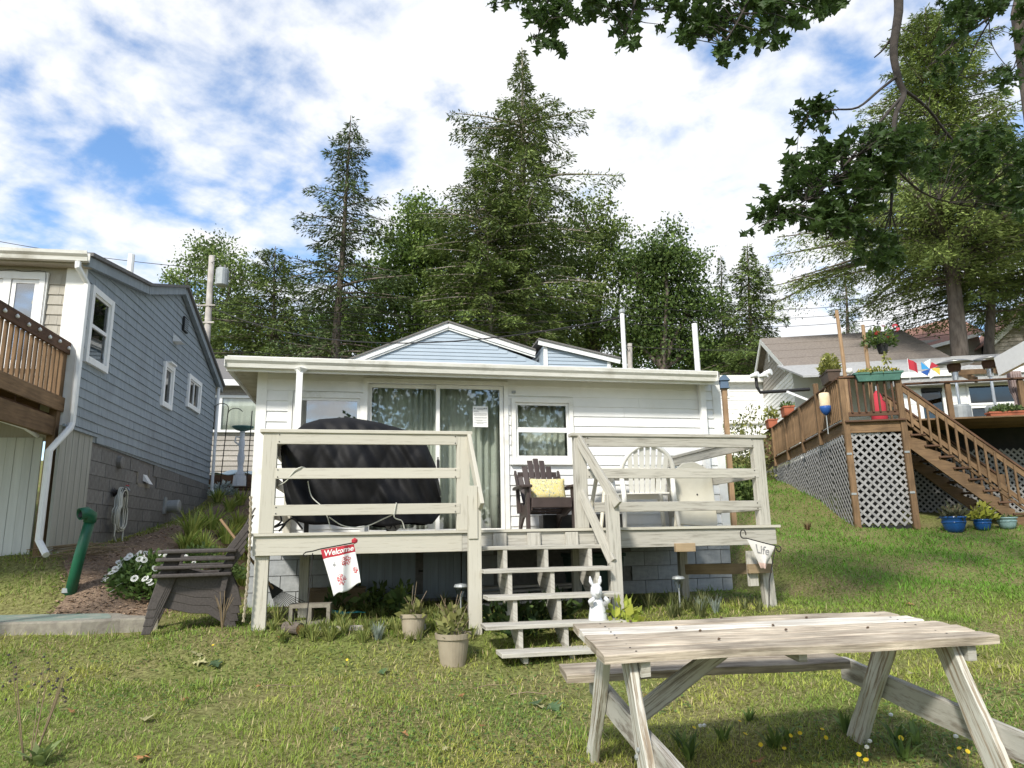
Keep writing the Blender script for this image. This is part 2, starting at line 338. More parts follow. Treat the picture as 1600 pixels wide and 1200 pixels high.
M['glass'] = glass('window_glass', (.88, .90, .87), .13); M['glass_dark'] = glass('dark_glass', (.35, .38, .38), .08)
M['glass_sky'] = glass('reflecting_glass', (.5, .55, .55), .35)
M['terracotta'] = mat('terracotta', (.42, .13, .065), (.34, .10, .05), rough=.7); M['blue_glaze'] = mat('blue_glaze', (.012, .085, .27), (.010, .06, .2), rough=.15, spec=.6)
M['teal_glaze'] = mat('pale_teal_pot', (.24, .36, .36), (.16, .25, .25), rough=.4, scale=25); M['pot'] = mat('beige_plastic_pot', (.35, .30, .22), (.28, .235, .17), rough=.6, scale=6)
M['soil'] = mat('potting_soil', (.05, .036, .025), (.03, .022, .016), rough=1, scale=30, bump=.5)
M['green_planter'] = mat('green_planter', (.07, .17, .13), (.05, .13, .10), rough=.6); M['brown_planter'] = mat('brown_planter', (.10, .068, .048), (.075, .05, .036), rough=.6)
M['bark'] = mat('bark', (.17, .14, .115), (.085, .068, .055), rough=.95, scale=9, stretch=(1, 1, .25), bump=.7)
M['bark_pale'] = mat('pale_bark', (.34, .30, .25), (.22, .185, .15), rough=.95, scale=9, stretch=(1, 1, .25), bump=.5)
M['bark_dark'] = mat('dark_bark', (.06, .05, .043), (.035, .03, .026), rough=.95, scale=20, bump=.6)
M['leaf'] = leafmat('tree_leaf', .3); M['needle'] = leafmat('needle', .15); M['grass'] = leafmat('grass_blade', .3, rough=.6)
M['plant'] = leafmat('plant_leaf', .3); M['oak'] = leafmat('oak_leaf', .45, rough=.4, base=(.058, .10, .026), rv=.5)
M['oak_pale'] = leafmat('fallen_oak_leaf_pale', .1, base=(.36, .34, .17), rv=.25); M['oak_brown'] = leafmat('fallen_oak_leaf_brown', .1, base=(.30, .15, .06), rv=.3); M['oak_green'] = leafmat('fallen_oak_leaf_green', .1, base=(.07, .12, .05), rv=.3)
M['petal_white'] = leafmat('white_petal', .2, base=(.8, .8, .76)); M['petal_yellow'] = leafmat('yellow_petal', .2, base=(.75, .55, .03)); M['petal_red'] = leafmat('red_petal', .2, base=(.55, .03, .05)); M['dry'] = leafmat('dry_stalk', .1, base=(.20, .15, .09), rv=.2)
M['stone_white'] = mat('white_stone', (.72, .73, .74), (.60, .61, .62), rough=.7, scale=9, bump=.2); M['teal_bowl'] = mat('verdigris_bowl', (.10, .23, .21), (.07, .16, .15), rough=.6)
M['ice'] = mat('pale_blue_tarp', (.55, .66, .70), (.45, .57, .62), rough=.4, scale=5)
M['red'] = paintmat('red_cloth', (.42, .03, .045), .8); M['blue'] = paintmat('blue_paint', (.02, .09, .33), .5); M['orange_buoy'] = mat('faded_buoy', (.75, .55, .33), (.78, .66, .48), rough=.7, scale=8)
M['blue_grey'] = paintmat('blue_grey_paint', (.10, .15, .22)); M['green_roof'] = paintmat('dark_green_metal', (.03, .07, .06)); M['teal_toy'] = paintmat('teal_plastic', (.02, .25, .28))
M['yellow'] = paintmat('yellow_cloth', (.7, .5, .08)); M['sky_cloth'] = paintmat('sky_blue_cloth', (.05, .30, .60)); M['paper'] = paintmat('paper', (.80, .80, .78), .8); M['ink'] = paintmat('grey_ink', (.22, .22, .22), .9)
M['curtain_pink'] = mat('faded_pink_curtain', (.34, .27, .25), (.26, .20, .19), rough=.95); M['chip'] = mat('wood_chip', (.18, .11, .065), (.10, .06, .04), rough=.95)
M['log'] = mat('cut_log', (.38, .22, .10), (.26, .14, .06), rough=.9, scale=12); M['plank_raw'] = wood('raw_plank', (.36, .27, .17), (.27, .20, .12), rv=.1)

# ================================================================ the setting: ground and path
def ground_mesh():
    xs = np.concatenate([-np.geomspace(900, 14, 26), np.arange(-13.5, 13.6, .3), np.geomspace(14, 900, 26)])
    ys = np.concatenate([-np.geomspace(300, 3, 14), np.arange(-2.5, 26, .3), np.geomspace(26.5, 900, 32)])
    X, Y = np.meshgrid(xs, ys); Z = g(X, Y)
    V = np.stack([X, Y, Z], -1).reshape(-1, 3); nx, ny = len(xs), len(ys)
    i = (np.arange(ny - 1)[:, None] * nx + np.arange(nx - 1)[None]).ravel()
    return V, np.stack([i, i + 1, i + nx + 1, i + nx], 1)
m, t, b, o = newmat('lawn_soil'); b.inputs['Roughness'].default_value = 1; b.inputs['Specular IOR Level'].default_value = .1
tcn = N(t, 'ShaderNodeTexCoord'); na = N(t, 'ShaderNodeTexNoise', Scale=.9, Detail=6.0, Roughness=.6); t.links.new(tcn.outputs['Object'], na.inputs[0])
nb = N(t, 'ShaderNodeTexNoise', Scale=28.0, Detail=5.0, Roughness=.7); t.links.new(tcn.outputs['Object'], nb.inputs[0])
ra = N(t, 'ShaderNodeValToRGB'); t.links.new(na.outputs[0], ra.inputs[0]); setramp(ra, .36, (.27, .235, .11), .62, (.19, .22, .065))
rb = N(t, 'ShaderNodeValToRGB'); t.links.new(nb.outputs[0], rb.inputs[0]); setramp(rb, .35, (.10, .075, .04), .6, (1, 1, 1))
mm = N(t, 'ShaderNodeMix', data_type='RGBA', blend_type='MULTIPLY'); mm.inputs[0].default_value = .75; t.links.new(ra.outputs[0], mm.inputs[6]); t.links.new(rb.outputs[0], mm.inputs[7]); t.links.new(mm.outputs[2], b.inputs['Base Color'])
bp = N(t, 'ShaderNodeBump', Strength=.6, Distance=.03); t.links.new(nb.outputs[0], bp.inputs['Height']); t.links.new(bp.outputs[0], b.inputs['Normal'])
M['lawn'] = m
V, F = ground_mesh(); bulk('ground', V, F, M['lawn'], smooth=True, kind='structure')

def pathx(y):   # centre line of the mulch path between the two cottages
    return np.interp(y, [7.5, 8.6, 10, 12, 14, 17, 19], [-4.55, -4.6, -4.75, -4.9, -5.0, -5.3, -5.6])
def pathw(y): return np.interp(y, [7.5, 8.3, 9.5, 11, 14, 19], [.25, .55, 1.0, 1.1, 1.3, 1.5])
M['mulch'] = mat('mulch', (.27, .19, .13), (.12, .08, .055), rough=1, scale=55, bump=.8, dirt=(.30, .22, .14), dirtscale=30, dirtramp=(.5, .7))
PY = np.arange(7.5, 19.01, .12); T = np.linspace(-1, 1, 13)
PX = pathx(PY)[:, None] + T[None] * (pathw(PY)[:, None]) + .1 * np.sin(PY * 5)[:, None] * T[None]
PYY = np.repeat(PY[:, None], 13, 1); V = np.stack([PX, PYY, g(PX, PYY) + .006], -1).reshape(-1, 3)
i = (np.arange(len(PY) - 1)[:, None] * 13 + np.arange(12)[None]).ravel()
bulk('path', V, np.stack([i, i + 1, i + 14, i + 13], 1), M['mulch'], smooth=True, kind='structure')
n = 5200; yy = 7.6 + NR.random(n) ** 1.5 * 8; xx = pathx(yy) + (NR.random(n) * 2 - 1) * pathw(yy) * 1.08
P = np.stack([xx, yy, g(xx, yy) + .012], 1); a = NR.random(n) * 6.28; D = np.stack([np.cos(a), np.sin(a), NR.normal(0, .25, n)], 1)
Wd = np.stack([-np.sin(a), np.cos(a), NR.normal(0, .3, n)], 1)
V, F = kites(P, unit(D), unit(Wd), .03 + .06 * NR.random(n), .006 + .009 * NR.random(n))
c = np.array([(.30, .21, .14)]) * (.35 + 1.1 * NR.random((n, 1))); tag(bulk('wood_chips', V, F, leafmat('chips', .02), col=np.repeat(c, 4, 0), kind='stuff'), 'loose brown wood chips strewn over the path between cottages', 'wood chips')

# ================================================================ white cottage with the deck
hs = thing('white_cottage', 'single storey white vinyl sided cottage behind the wooden deck', 'house', (DO[0], DO[1], 0), DY)
DD = 2.515; UL, UR = -.366, 6.394; FT = 3.80
def bar(name, m, x0, x1, y0, y1, z0, z1, parent, **k): return MB().box(x0, x1, y0, y1, z0, z1).build(name, m, parent, **k)
# structural wall behind the boards with openings left free
wall = MB()
OPEN = [(1.10, 2.98, 1.50, 3.70), (.16, .98, 2.62, 3.48), (3.17, 3.97, 2.64, 3.47)]
def wallgrid(mb, x0, x1, z0, z1, y0, y1, holes):
    xs = sorted({x0, x1} | {h[0] for h in holes} | {h[1] for h in holes}); zs = sorted({z0, z1} | {h[2] for h in holes} | {h[3] for h in holes})
    for i in range(len(xs) - 1):
        for j in range(len(zs) - 1):
            cx = (xs[i] + xs[i + 1]) / 2; cz = (zs[j] + zs[j + 1]) / 2
            if not any(h[0] < cx < h[1] and h[2] < cz < h[3] for h in holes): mb.box(xs[i], xs[i + 1], y0, y1, zs[j], zs[j + 1])
wallgrid(wall, UL, UR, 1.52, FT, DD, DD + .12, OPEN)
wall.build('wall', M['trim'], hs)
side = MB(); side.box(UL, UL + .12, DD + .12, DD + 8, .5, FT); side.box(UR - .12, UR, DD + .12, DD + 8, .5, FT); side.box(UL + .12, UR - .12, DD + 7.88, DD + 8, .5, FT)
side.build('side_wall', M['siding'], hs)
bar('room_floor', M['dark'], UL + .12, UR - .12, DD + .12, DD + 7.8, 1.45, 1.52, hs); bar('room_ceiling', M['trim'], UL + .12, UR - .12, DD + .12, DD + 7.8, 3.74, 3.79, hs)
# clapboards, one object per board
def clapboards(z0, z1, step, x0, x1, y, holes, name, m, parent, joint=None):
    k = 0; z = z0
    while z < z1 - .02:
        zt = min(z + step, z1); cuts = [(h[0], h[1]) for h in holes if h[2] < zt - .005 and h[3] > z + .02]
        segs = [(x0, x1)]
        for c in sorted(cuts): segs = [q for s_ in segs for q in ([(s_[0], min(s_[1], c[0])), (max(s_[0], c[1]), s_[1])] if c[0] < s_[1] and c[1] > s_[0] else [s_]) if q[1] - q[0] > .02]
        if joint:
            segs2 = []
            for s_ in segs:
                if s_[1] - s_[0] > 1.8 and rnd.random() < .45: j = s_[0] + (s_[1] - s_[0]) * rnd.uniform(.35, .65); segs2 += [(s_[0], j - .0015), (j + .0015, s_[1])]
                else: segs2.append(s_)
            segs = segs2
        for s_ in segs:
            mb = MB(); mb.prism([(y - .024, z), (y - .001, z), (y - .001, zt + .004), (y - .007, zt + .004)], lambda a, b, t: (t, a, b), s_[0], s_[1]); mb.build(name, m, parent)
        z += step; k += 1
FRM = [(1.02, 3.06, 1.5, 3.75), (.09, 1.05, 2.55, 3.53), (3.10, 4.04, 2.58, 3.53)]
clapboards(1.56, 3.80, .1425, UL + .12, UR - .12, DD, FRM, 'siding_board', M['siding'], hs, joint=True)
for x0, x1 in ((UL - .012, UL + .12), (UR - .12, UR + .012)):
    MB().box(x0, x1, DD - .03, DD + .1, 1.50, FT).build('corner_board', M['trim'], hs)
# windows and the sliding door
def pane_frame(mb, x0, x1, z0, z1, w_, y0, y1): mb.box(x0, x0 + w_, y0, y1, z0, z1); mb.box(x1 - w_, x1, y0, y1, z0, z1); mb.box(x0 + w_, x1 - w_, y0, y1, z1 - w_, z1); mb.box(x0 + w_, x1 - w_, y0, y1, z0, z0 + w_)
def drape(name, m, parent, x0, x1, z0, z1, y, folds=14, amp=.035):
    mb = MB(); n = folds * 6; ph = rnd.random() * 6
    mb.grid(lambda a, b: (x0 + (x1 - x0) * a, y + amp * math.sin(a * folds * 6.283 + ph + .6 * math.sin(a * 17)) * (.6 + .4 * math.sin(a * 9 + 1)), z0 + (z1 - z0) * b), n, 3)
    return mb.build(name, m, parent, smooth=True, solid=.003)
sd = MB(); pane_frame(sd, 1.02, 3.06, 1.56, 3.75, .06, DD - .045, DD + .02); fr = sd.build('door_frame', M['trim'], hs)
for k, (x0, x1, yy) in enumerate(((1.09, 2.08, DD + .05), (2.03, 2.99, DD + .0))):
    p = MB(); pane_frame(p, x0, x1, 1.63, 3.685, .05, yy - .02, yy + .02); pan = p.build('sliding_door_panel', M['trim'], hs)
    MB().box(x0 + .05, x1 - .05, yy - .004, yy + .004, 1.68, 3.635).build('glass_pane', M['glass'], pan)
    if k == 1: MB().box(x0 + .01, x0 + .04, yy - .06, yy - .021, 2.42, 2.62).build('handle', M['black'], pan)
    else: MB().box(x1 - .035, x1 - .012, yy - .07, yy - .021, 2.5, 2.66).build('latch', M['black'], pan)
drape('curtain', M['curtain'], hs, 1.12, 2.05, 1.6, 3.68, DD + .24, 11); drape('curtain', M['curtain'], hs, 2.0, 2.97, 1.6, 3.68, DD + .20, 9, .05)
def window(x0, x1, z0, z1, y, parent, rail=None, cur='curtain', gl='glass', wbar=.06, sash=.035):
    mb = MB(); pane_frame(mb, x0, x1, z0, z1, wbar, y - .04, y + .02); f = mb.build('window', M['trim'], parent)
    X0, X1, Z0, Z1 = x0 + wbar, x1 - wbar, z0 + wbar, z1 - wbar
    parts = [(Z0, Z1)] if rail is None else [(Z0, rail), (rail, Z1)]
    for k, (a, b) in enumerate(parts):
        s_ = MB(); yy = y - .005 + .022 * k; pane_frame(s_, X0 + .002, X1 - .002, a + .002, b - .002, sash, yy - .015, yy + .012); so_ = s_.build('sash', M['white'], f)
        MB().box(X0 + sash, X1 - sash, yy - .004, yy + .003, a + sash, b - sash).build('glass_pane', M[gl], f)
    MB().box(x0 - .03, x1 + .03, y - .075, y + .01, z0 - .035, z0 - .002).build('sill', M['trim'], f)
    if cur: drape('curtain', M[cur], parent, X0, X1, Z0, Z1, y + .2, 8, .03)
    return f
window(.10, 1.04, 2.56, 3.52, DD, hs, None, 'curtain_blue', 'glass_sky'); window(3.11, 4.03, 2.59, 3.52, DD, hs, 3.06, 'curtain', 'glass')
bar('shutter', M['trim'], .03, .088, DD - .034, DD - .026, 2.5, 3.55, hs)
# roof, fascia, gutter, soffit
rf = MB(); y0 = DD - .36; y1 = DD + 8.3
rf.prism([(y0, 3.84), (y1, 4.02), (y1, 4.10), (y0, 3.92)], lambda a, b, t: (t, a, b), -.69, 6.24); roof = rf.build('roof', M['roofing'], hs)
MB().box(-.69, 6.23, y0 + .002, DD + .1, 3.795, 3.84).build('soffit', M['soffit'], roof)
MB().box(-.69, UL - .012, DD + .1, DD + 8, 3.795, 3.84).build('soffit', M['soffit'], roof)
MB().box(-.715, 6.2, y0 - .03, y0, 3.72, 3.925).build('fascia', M['trim'], roof)
mb = MB(); mb.beam((-.705, y0, 3.82), (-.705, DD + 7.5, 3.98), .03, .17); mb.build('rake_board', M['trim'], roof)
gt = MB(); prof = [(0, 0), (-.075, 0), (-.085, .05), (-.115, .085), (-.12, .13), (-.108, .13), (-.10, .095), (-.07, .06), (-.06, .015), (-.008, .015), (-.008, .13), (0, .13)]
gt.prism([(y0 - .031 + a, 3.755 + b) for a, b in prof], lambda a, b, t: (t, a, b), -.72, 6.12); gut = gt.build('gutter', M['gutter'], roof)
MB().box(-.726, -.72, y0 - .15, y0 - .03, 3.755, 3.885).build('gutter_cap', M['trim'], gut); MB().box(6.12, 6.126, y0 - .15, y0 - .03, 3.755, 3.885).build('gutter_cap', M['trim'], gut)
for u in (.16, 6.03):
    d = MB(); lo = 1.62 if u < 1 else 1.75
    d.lathe([(.10, 0), (.035, -.06), (.035, -.07)][::-1], 4, (u + .05, y0 - .09, 3.76)) if u < 1 else None
    if u < 1: d.box(u, u + .08, y0 - .13, y0 - .05, 2.05, 3.755)
    else: d.box(u, u + .08, DD - .12, DD - .035, 1.62, 3.79)
    d.build('downspout', M['white'], hs)
MB().box(.14, .28, y0 - .12, DD - .03, 1.9, 2.04).build('downspout_elbow', M['white'], hs)
# rear roof jog seen past the left eave
MB().box(-.62, UL - .02, DD + 1.9, DD + 2.6, 3.60, 3.78).build('eave_box', M['white'], hs)
MB().prism([(DD + 2.6, 3.62), (DD + 6, 3.62), (DD + 6, 3.70), (DD + 2.6, 3.70)], lambda a, b, t: (t, a, b), -.6, UL - .02).build('lower_soffit', M['soffit'], hs)
# roof penetrations
for (px, pt_, pb, nm, Y, r_, mt) in ((972, 490, 582, 'service_mast', 13.0, .042, 'white'), (1085, 506, 582, 'vent_pipe', 12.6, .05, 'white')):
    top = at(px, pt_, Y); loc = hs.matrix_world
    c, s_ = math.cos(DY), math.sin(DY); dx, dy = top.x - DO[0], top.y - DO[1]; u, v = dx * c + dy * s_, -dx * s_ + dy * c
    pp = MB().tube([(u, v, 3.9), (u, v, top.z)], r_, 12).build(nm, M[mt], hs, smooth=False)
    MB().lathe([(.14, 0), (.08, .1), (.062, .22)], 12, (u, v, 3.97)).build('flashing', M['black'], pp)
    if nm == 'service_mast': MB().lathe([(.05, 0), (.06, .02), (.06, .06), (.03, .09)], 10, (u, v, top.z)).build('cap', M['grey_metal'], pp)
MB().box(3.12, 3.17, DD - .06, DD - .024, 3.585, 3.62).build('hook_plate', M['grey_metal'], hs)
# foundation blocks and the cellar doors under the deck
def blocks(x0, x1, z0, z1, y, m, parent, bw=.4, bh=.2, skip=None, axis='x', th=.02, jitter=.003):
    shared = {}
    MB_m = MB(); MB_m.box(x0, x1, y + th, y + th + .1, z0, z1); MB_m.build('mortar', M['mortar'], parent)
    r_ = 0; z = z1
    while z - bh > z0 - .05:
        x = x0 - (bw / 2 if r_ % 2 else 0)
        while x < x1 - .02:
            a, b = max(x, x0) + .005, min(x + bw, x1) - .005
            if b - a > .06 and not (skip and skip(a, b, z - bh, z)):
                key = round(b - a, 3)
                if key not in shared:
                    q = MB(); q.box(0, b - a, 0, th + .05, 0, bh - .01); shared[key] = q.mesh('block')
                link('block', shared[key], m, parent, bevel=0, loc=(a, y + rnd.uniform(-jitter, jitter), z - bh + .005))
            x += bw
        z -= bh; r_ += 1
blocks(UL, UR, .55, 1.52, DD + .02, M['block_pale'], hs, skip=lambda a, b, c, d: (a < 2.42 and b > 1.0 and d > .8) or (a < 4.6 and b > 3.2 and c > .72))
dr = MB(); pane_frame(dr, 1.0, 2.44, .78, 1.5, .05, DD - .01, DD + .03); cdr = dr.build('cellar_door', M['boards_blue'], hs)
for k in range(13):
    x = 1.055 + k * .1015
    if k != 7: MB().box(x, x + .098, DD + .0 + .004 * (k % 2), DD + .018, .83, 1.45).build('plank', M['boards_blue'], cdr)
MB().box(1.8, 1.86, DD - .03, DD - .005, 1.12, 1.15).build('hinge', M['iron'], cdr)
bar('painted_crawl_shade', M['dark'], 3.2, 4.6, DD + .3, DD + .35, .6, 1.5, hs)  # thin near-black panel: crawl space darkness put into its colour

# ================================================================ the deck
dk = thing('wooden_deck', 'weathered cream painted raised wooden deck with rails and open steps', 'deck', (DO[0], DO[1], 0), DY)
WD = 5.589; CR = M['decking']; GR = M['grey_deck']
def B(name, p, q, w_, h_, m=CR, parent=None, up=(0, 0, 1), bev=.004, **k):
    return MB().beam(p, q, w_, h_, up, **k).build(name, m, parent or dk, bevel=bev)
nb_ = 17
for k in range(nb_):
    y = -.03 + k * (DD / nb_) + .07; B('deck_board', (-.04, y, DZ - .014 + rnd.uniform(-.001, .001)), (WD + .05, y, DZ - .014), .139, .028, GR if k else CR, bev=0)
B('rim_joist', (0, .015, DZ - .03 - .092), (2.03, .015, DZ - .03 - .092), .036, .184); B('rim_joist', (3.45, .015, DZ - .122), (WD, .015, DZ - .122), .036, .184, GR)
B('rim_joist', (2.03, .02, DZ - .122), (3.45, .02, DZ - .122), .036, .184, GR)
for x in (.018, WD - .018): B('side_joist', (x, .034, DZ - .122), (x, DD - .03, DZ - .122), .036, .184, GR)
for k in range(10): B('joist', (.5 + k * .5, .04, DZ - .122), (.5 + k * .5, DD - .03, DZ - .122), .038, .18, GR, bev=0)
for x in (2.42, 2.78, 3.19): B('fascia_block', (x, -.018, DZ - .04), (x, -.018, DZ - .21), .14, .03, GR, up=(0, 1, 0))
B('cleat', (4.35, -.02, DZ - .225), (4.58, -.02, DZ - .225), .05, .09, M['plank_raw'])
# posts: legs run to the ground
def post(u, v, z0, z1, w_=.135, m=CR, name='post'):
    return B(name, (u, v, z0), (u, v, z1), w_, .09, m, up=(0, 1, 0))
def gl(u, v):
    x = DO[0] + u * math.cos(DY) - v * math.sin(DY); y = DO[1] + u * math.sin(DY) + v * math.cos(DY); return gz(x, y)
for u, m_ in ((.085, CR), (WD - .13, GR)):
    z0 = gl(u, .1) - .08
    B('leg', (u + (.0 if u < 1 else .03), .085, z0), (u, .085, DZ - .215), .13, .09, m_, up=(0, 1, 0), w2=.13)
for u, v in ((.42, 1.1), (4.95, 1.1), (2.3, 1.1), (3.6, 1.2)): B('leg', (u, v, gl(u, v) - .08), (u, v, DZ - .22), .10, .09, GR, up=(0, 1, 0))
B('cross_brace', (4.95, 1.02, 1.13), (5.45, .16, 1.16), .035, .12, M['plank_raw']); B('cross_brace', (5.28, .04, .98), (5.28, .04, 1.36), .12, .03, GR, up=(0, 1, 0)); B('cleat', (5.2, -.01, 1.17), (5.48, -.01, 1.17), .05, .10, M['plank_raw'])
B('ledger', (UL + .4, DD - .05, DZ - .12), (WD, DD - .05, DZ - .12), .036, .18, GR)
# rail sections
RZ = 2.655
for (u0, u1, m_) in ((.05, 2.11, CR), (3.26, WD - .06, GR)):
    pl = post(u0 + .065, .03, DZ, RZ - .035, m=m_, name='rail_post'); pr_ = post(u1 - .065, .03, DZ, RZ - .035, m=m_, name='rail_post')
    B('rail_cap', (u0 - .035, .035, RZ - .0175), (u1 + .03, .035, RZ - .0175), .145, .035, m_)
    for zc in (2.565, 2.215, 1.855): B('rail', (u0 + (.13 if zc != 1.855 or u0 < 1 else .20), -.002, zc), (u1 - (.13 if zc == 2.565 else .1), -.002, zc + .005), .036, .105 if zc < 2.5 else .115, m_)
    for zc in (2.6, 2.53, 2.25, 2.18, 1.885, 1.825):
        for uu in (u0 + .15, u1 - .15): MB().lathe([(.006, 0), (.006, .004)], 8).build('screw_head', M['iron'], dk, loc=(uu, -.021, zc), rot=(R(90), 0, 0))
for u in (.09, WD - .12):
    m_ = CR if u < 1 else GR
    B('rail_cap', (u, .11, RZ - .0175), (u, DD - .04, RZ - .0175), .14, .035, m_)
    for zc in (2.565, 2.215, 1.855): B('rail', (u - .03, .08, zc), (u - .03, DD - .04, zc), .036, .105, m_)
    post(u, DD - .09, DZ, RZ - .035, .09, m_, 'rail_post')
# steps
TW0, TW1 = 2.16, 3.44
trd = [(1.475, -.17), (1.26, -.385), (1.03, -.60), (.80, -.81), (.595, -1.02)]
for k, (z, v) in enumerate(trd):
    x0 = TW0 - (.06 if k == 3 else 0) + (.04 if k == 4 else 0); x1 = TW1 + (.0 if k < 3 else -.03)
    B('tread', (x0, v, z - .018), (x1, v + .004, z - .018 + rnd.uniform(-.006, .006)), .27 if k else .24, .036, GR, bev=.005)
for u in (2.42, 2.84, 3.30):
    poly = [(.03, DZ - .22), (.03, 1.16)]; low = [(-.98, .52), (-1.12, .52)]
    pts = [(.03, 1.12), (-.9, .50), (-1.10, .50), (-1.10, trd[4][0] - .037)]
    for k in (4, 3, 2, 1, 0):
        z, v = trd[k]; pts += [(v - .10, z - .037), (v + .105, z - .037)]
        pts += [(v + .105, trd[k - 1][0] - .037)] if k else [(.03, z - .037)]
    cl = []
    for q in pts:
        if not cl or (abs(cl[-1][0] - q[0]) + abs(cl[-1][1] - q[1])) > 1e-4: cl.append(q)
    MB().prism(cl, lambda a, b, t: (t, a, b), u - .02, u + .02).build('stringer', GR, dk)
for u, m_ in ((2.10, CR), (3.53, GR)):
    v = -.36; z0 = gl(u, v) - .08
    B('newel_post', (u, v, z0), (u, v, 1.97), .125, .09, m_, up=(0, 1, 0))
    s_ = 1 if u > 3 else -1
    hx = (u - .10, u + .0) if s_ > 0 else (u + .02, u + .055)
    B('handrail', (hx[0] - (.13 if s_ > 0 else .02), .0, 2.60), (hx[1] + (.03 if s_ > 0 else .0), -.46, 1.86), .04, .10, m_)
    if s_ > 0: B('handrail', (u - .22, -.02, 2.02), (u - .04, -.40, 1.30), .036, .10, m_)
    else: B('handrail_block', (u - .02, -.41, 1.55), (u - .02, -.41, 2.06), .09, .02, m_, up=(0, 1, 0))

# ================================================================ helper: where a sight line meets an upright plane
def onplane(px, py, p0, yaw):
    a, b_ = ray(px, py); c, s_ = math.cos(yaw), math.sin(yaw)
    det = c * -1 + a * s_; s1 = (-p0[0] * -1 - (-a) * -p0[1]) / det
    tt = (p0[0] + s1 * c) / a if abs(a) > .05 else p0[1] + s1 * s_
    return s1, ZC + b_ * tt

# ================================================================ slate blue cottage on the left
LA = R(9.5); lh = thing('slate_cottage', 'slate blue shingled cottage with gable side wall and grey block cellar', 'house', (-5.805, 9.3, 0), LA)
RP = [(-.22, 5.38), (2.15, 5.80), (4.2, 6.50), (7.75, 5.22)]
def roofz(y): return float(np.interp(y, [p[0] for p in RP], [p[1] for p in RP]))
# core walls
cw = MB(); cw.prism([(0.02, 3.0), (7.5, 2.85), (7.5, 5.25), (4.2, 6.42), (2.15, 5.72), (.02, 5.33)], lambda a, b, t: (t, a, b), -.14, -.03); cw.build('wall', M['slate'], lh)
cw = MB(); cw.prism([(0.8, 1.0), (7.5, 1.0), (7.5, 2.85), (.8, 2.99)], lambda a, b, t: (t, a, b), -.14, -.06); cw.build('cellar_wall', M['mortar'], lh)
WIN = [(.17, .96, 4.01, 5.11), (3.54, 4.14, 4.01, 4.84), (5.14, 6.12, 4.28, 4.97)]
z = 2.98; row = 0
while z < 6.4:
    st = .1345; zt = z + st; ya, yb = .0, 7.5
    ys = np.linspace(0, 7.5, 400); ok = np.array([roofz(q) - .06 for q in ys]) > z + .02
    if not ok.any(): break
    ya, yb = ys[ok][0], ys[ok][-1]
    if z < 3.05: ya = .90
    mb = MB(); y = ya
    while y < yb - .01:
        wv = rnd.uniform(.16, .42); e_ = min(y + wv, yb)
        if any(h[0] - .01 < (y + e_) / 2 < h[1] + .01 and h[2] < (z + zt) / 2 < h[3] for h in WIN):
            if mb.v: mb.build('shingle_course', M['slate'], lh); mb = MB()
            y = e_; continue
        sag = .006 * math.sin(y * 1.1 + row * .7) + rnd.uniform(-.002, .002); t1 = rnd.uniform(.020, .026)
        top = min(zt + .01, roofz((y + e_) / 2) - .05)
        P = [(-.03, y + .001, z + sag), (-.03, e_ - .001, z + sag), (-.03, e_ - .001, top), (-.03, y + .001, top)]
        mb.hexa(P + [(-.03 + t1, p[1], p[2]) if i < 2 else (-.03 + .006, p[1], p[2]) for i, p in enumerate(P)]); y = e_
    if mb.v: mb.build('shingle_course', M['slate'], lh)
    z += st; row += 1
# block cellar wall and the grooved boards in front of it
def lg(x, y):
    c, s_ = math.cos(LA), math.sin(LA); return gz(-5.805 + x * c - y * s_, 9.3 + x * s_ + y * c)
shb = {}
r_ = 0; z = 2.93
while z > 1.2:
    y = .80 - (.2 if r_ % 2 else 0)
    while y < 7.45:
        a, b_ = max(y, .80) + .004, min(y + .4, 7.5) - .004
        if b_ - a > .05 and z > lg(0, (a + b_) / 2) - .02 and not (a < 3.42 and b_ > 2.8 and z > 2.55 and z - .2 < 2.82):
            k = round(b_ - a, 2)
            if k not in shb: shb[k] = MB().box(-.07, -.035, 0, b_ - a, 0, .192).mesh('block')
            link('block', shb[k], M['block'], lh, loc=(rnd.uniform(-.004, .004), a, z - .196))
        y += .4
    z -= .2; r_ += 1
for k in range(11):
    y = -.19 + k * .09; zt = 3.075; MB().box(-.06, -.025 - .004 * (k % 2), y, y + .086, lg(0, y) - .1, zt).build('board', M['boards_grey'], lh)
MB().box(-.02, .012, -.2, .9, 3.055, 3.09).build('drip_edge', M['slate'], lh)
def side_window(y0, y1, z0, z1, split=None, vertical=False):
    mb = MB(); w_ = .085
    mb.box(-.03, .028, y0, y0 + w_, z0, z1); mb.box(-.03, .028, y1 - w_, y1, z0, z1); mb.box(-.03, .024, y0 + w_, y1 - w_, z1 - w_, z1); mb.box(-.03, .036, y0 + w_, y1 - w_, z0, z0 + w_)
    f = mb.build('window', M['white'], lh); Y0, Y1, Z0, Z1 = y0 + w_, y1 - w_, z0 + w_, z1 - w_
    s_ = MB()
    for (a, b, c, d) in ((Y0, Y0 + .03, Z0, Z1), (Y1 - .03, Y1, Z0, Z1), (Y0 + .03, Y1 - .03, Z1 - .03, Z1), (Y0 + .03, Y1 - .03, Z0, Z0 + .03)): s_.box(-.03, -.002, a, b, c, d)
    if split: s_.box(-.03, .004, Y0 + .03, Y1 - .03, split - .025, split + .025)
    if vertical: s_.box(-.03, .002, (Y0 + Y1) / 2 - .015, (Y0 + Y1) / 2 + .015, Z0 + .03, Z1 - .03)
    s_.build('sash', M['white'], f); MB().box(-.025, -.018, Y0 + .03, Y1 - .03, Z0 + .03, Z1 - .03).build('glass_pane', M['glass_dark'], f)
    return f
f1 = side_window(*WIN[0], split=4.56)
for k in range(12): MB().box(-.06, -.045, .29, .85, 4.12 + k * .035, 4.145 + k * .035).build('blind_slat', M['slate'], f1)
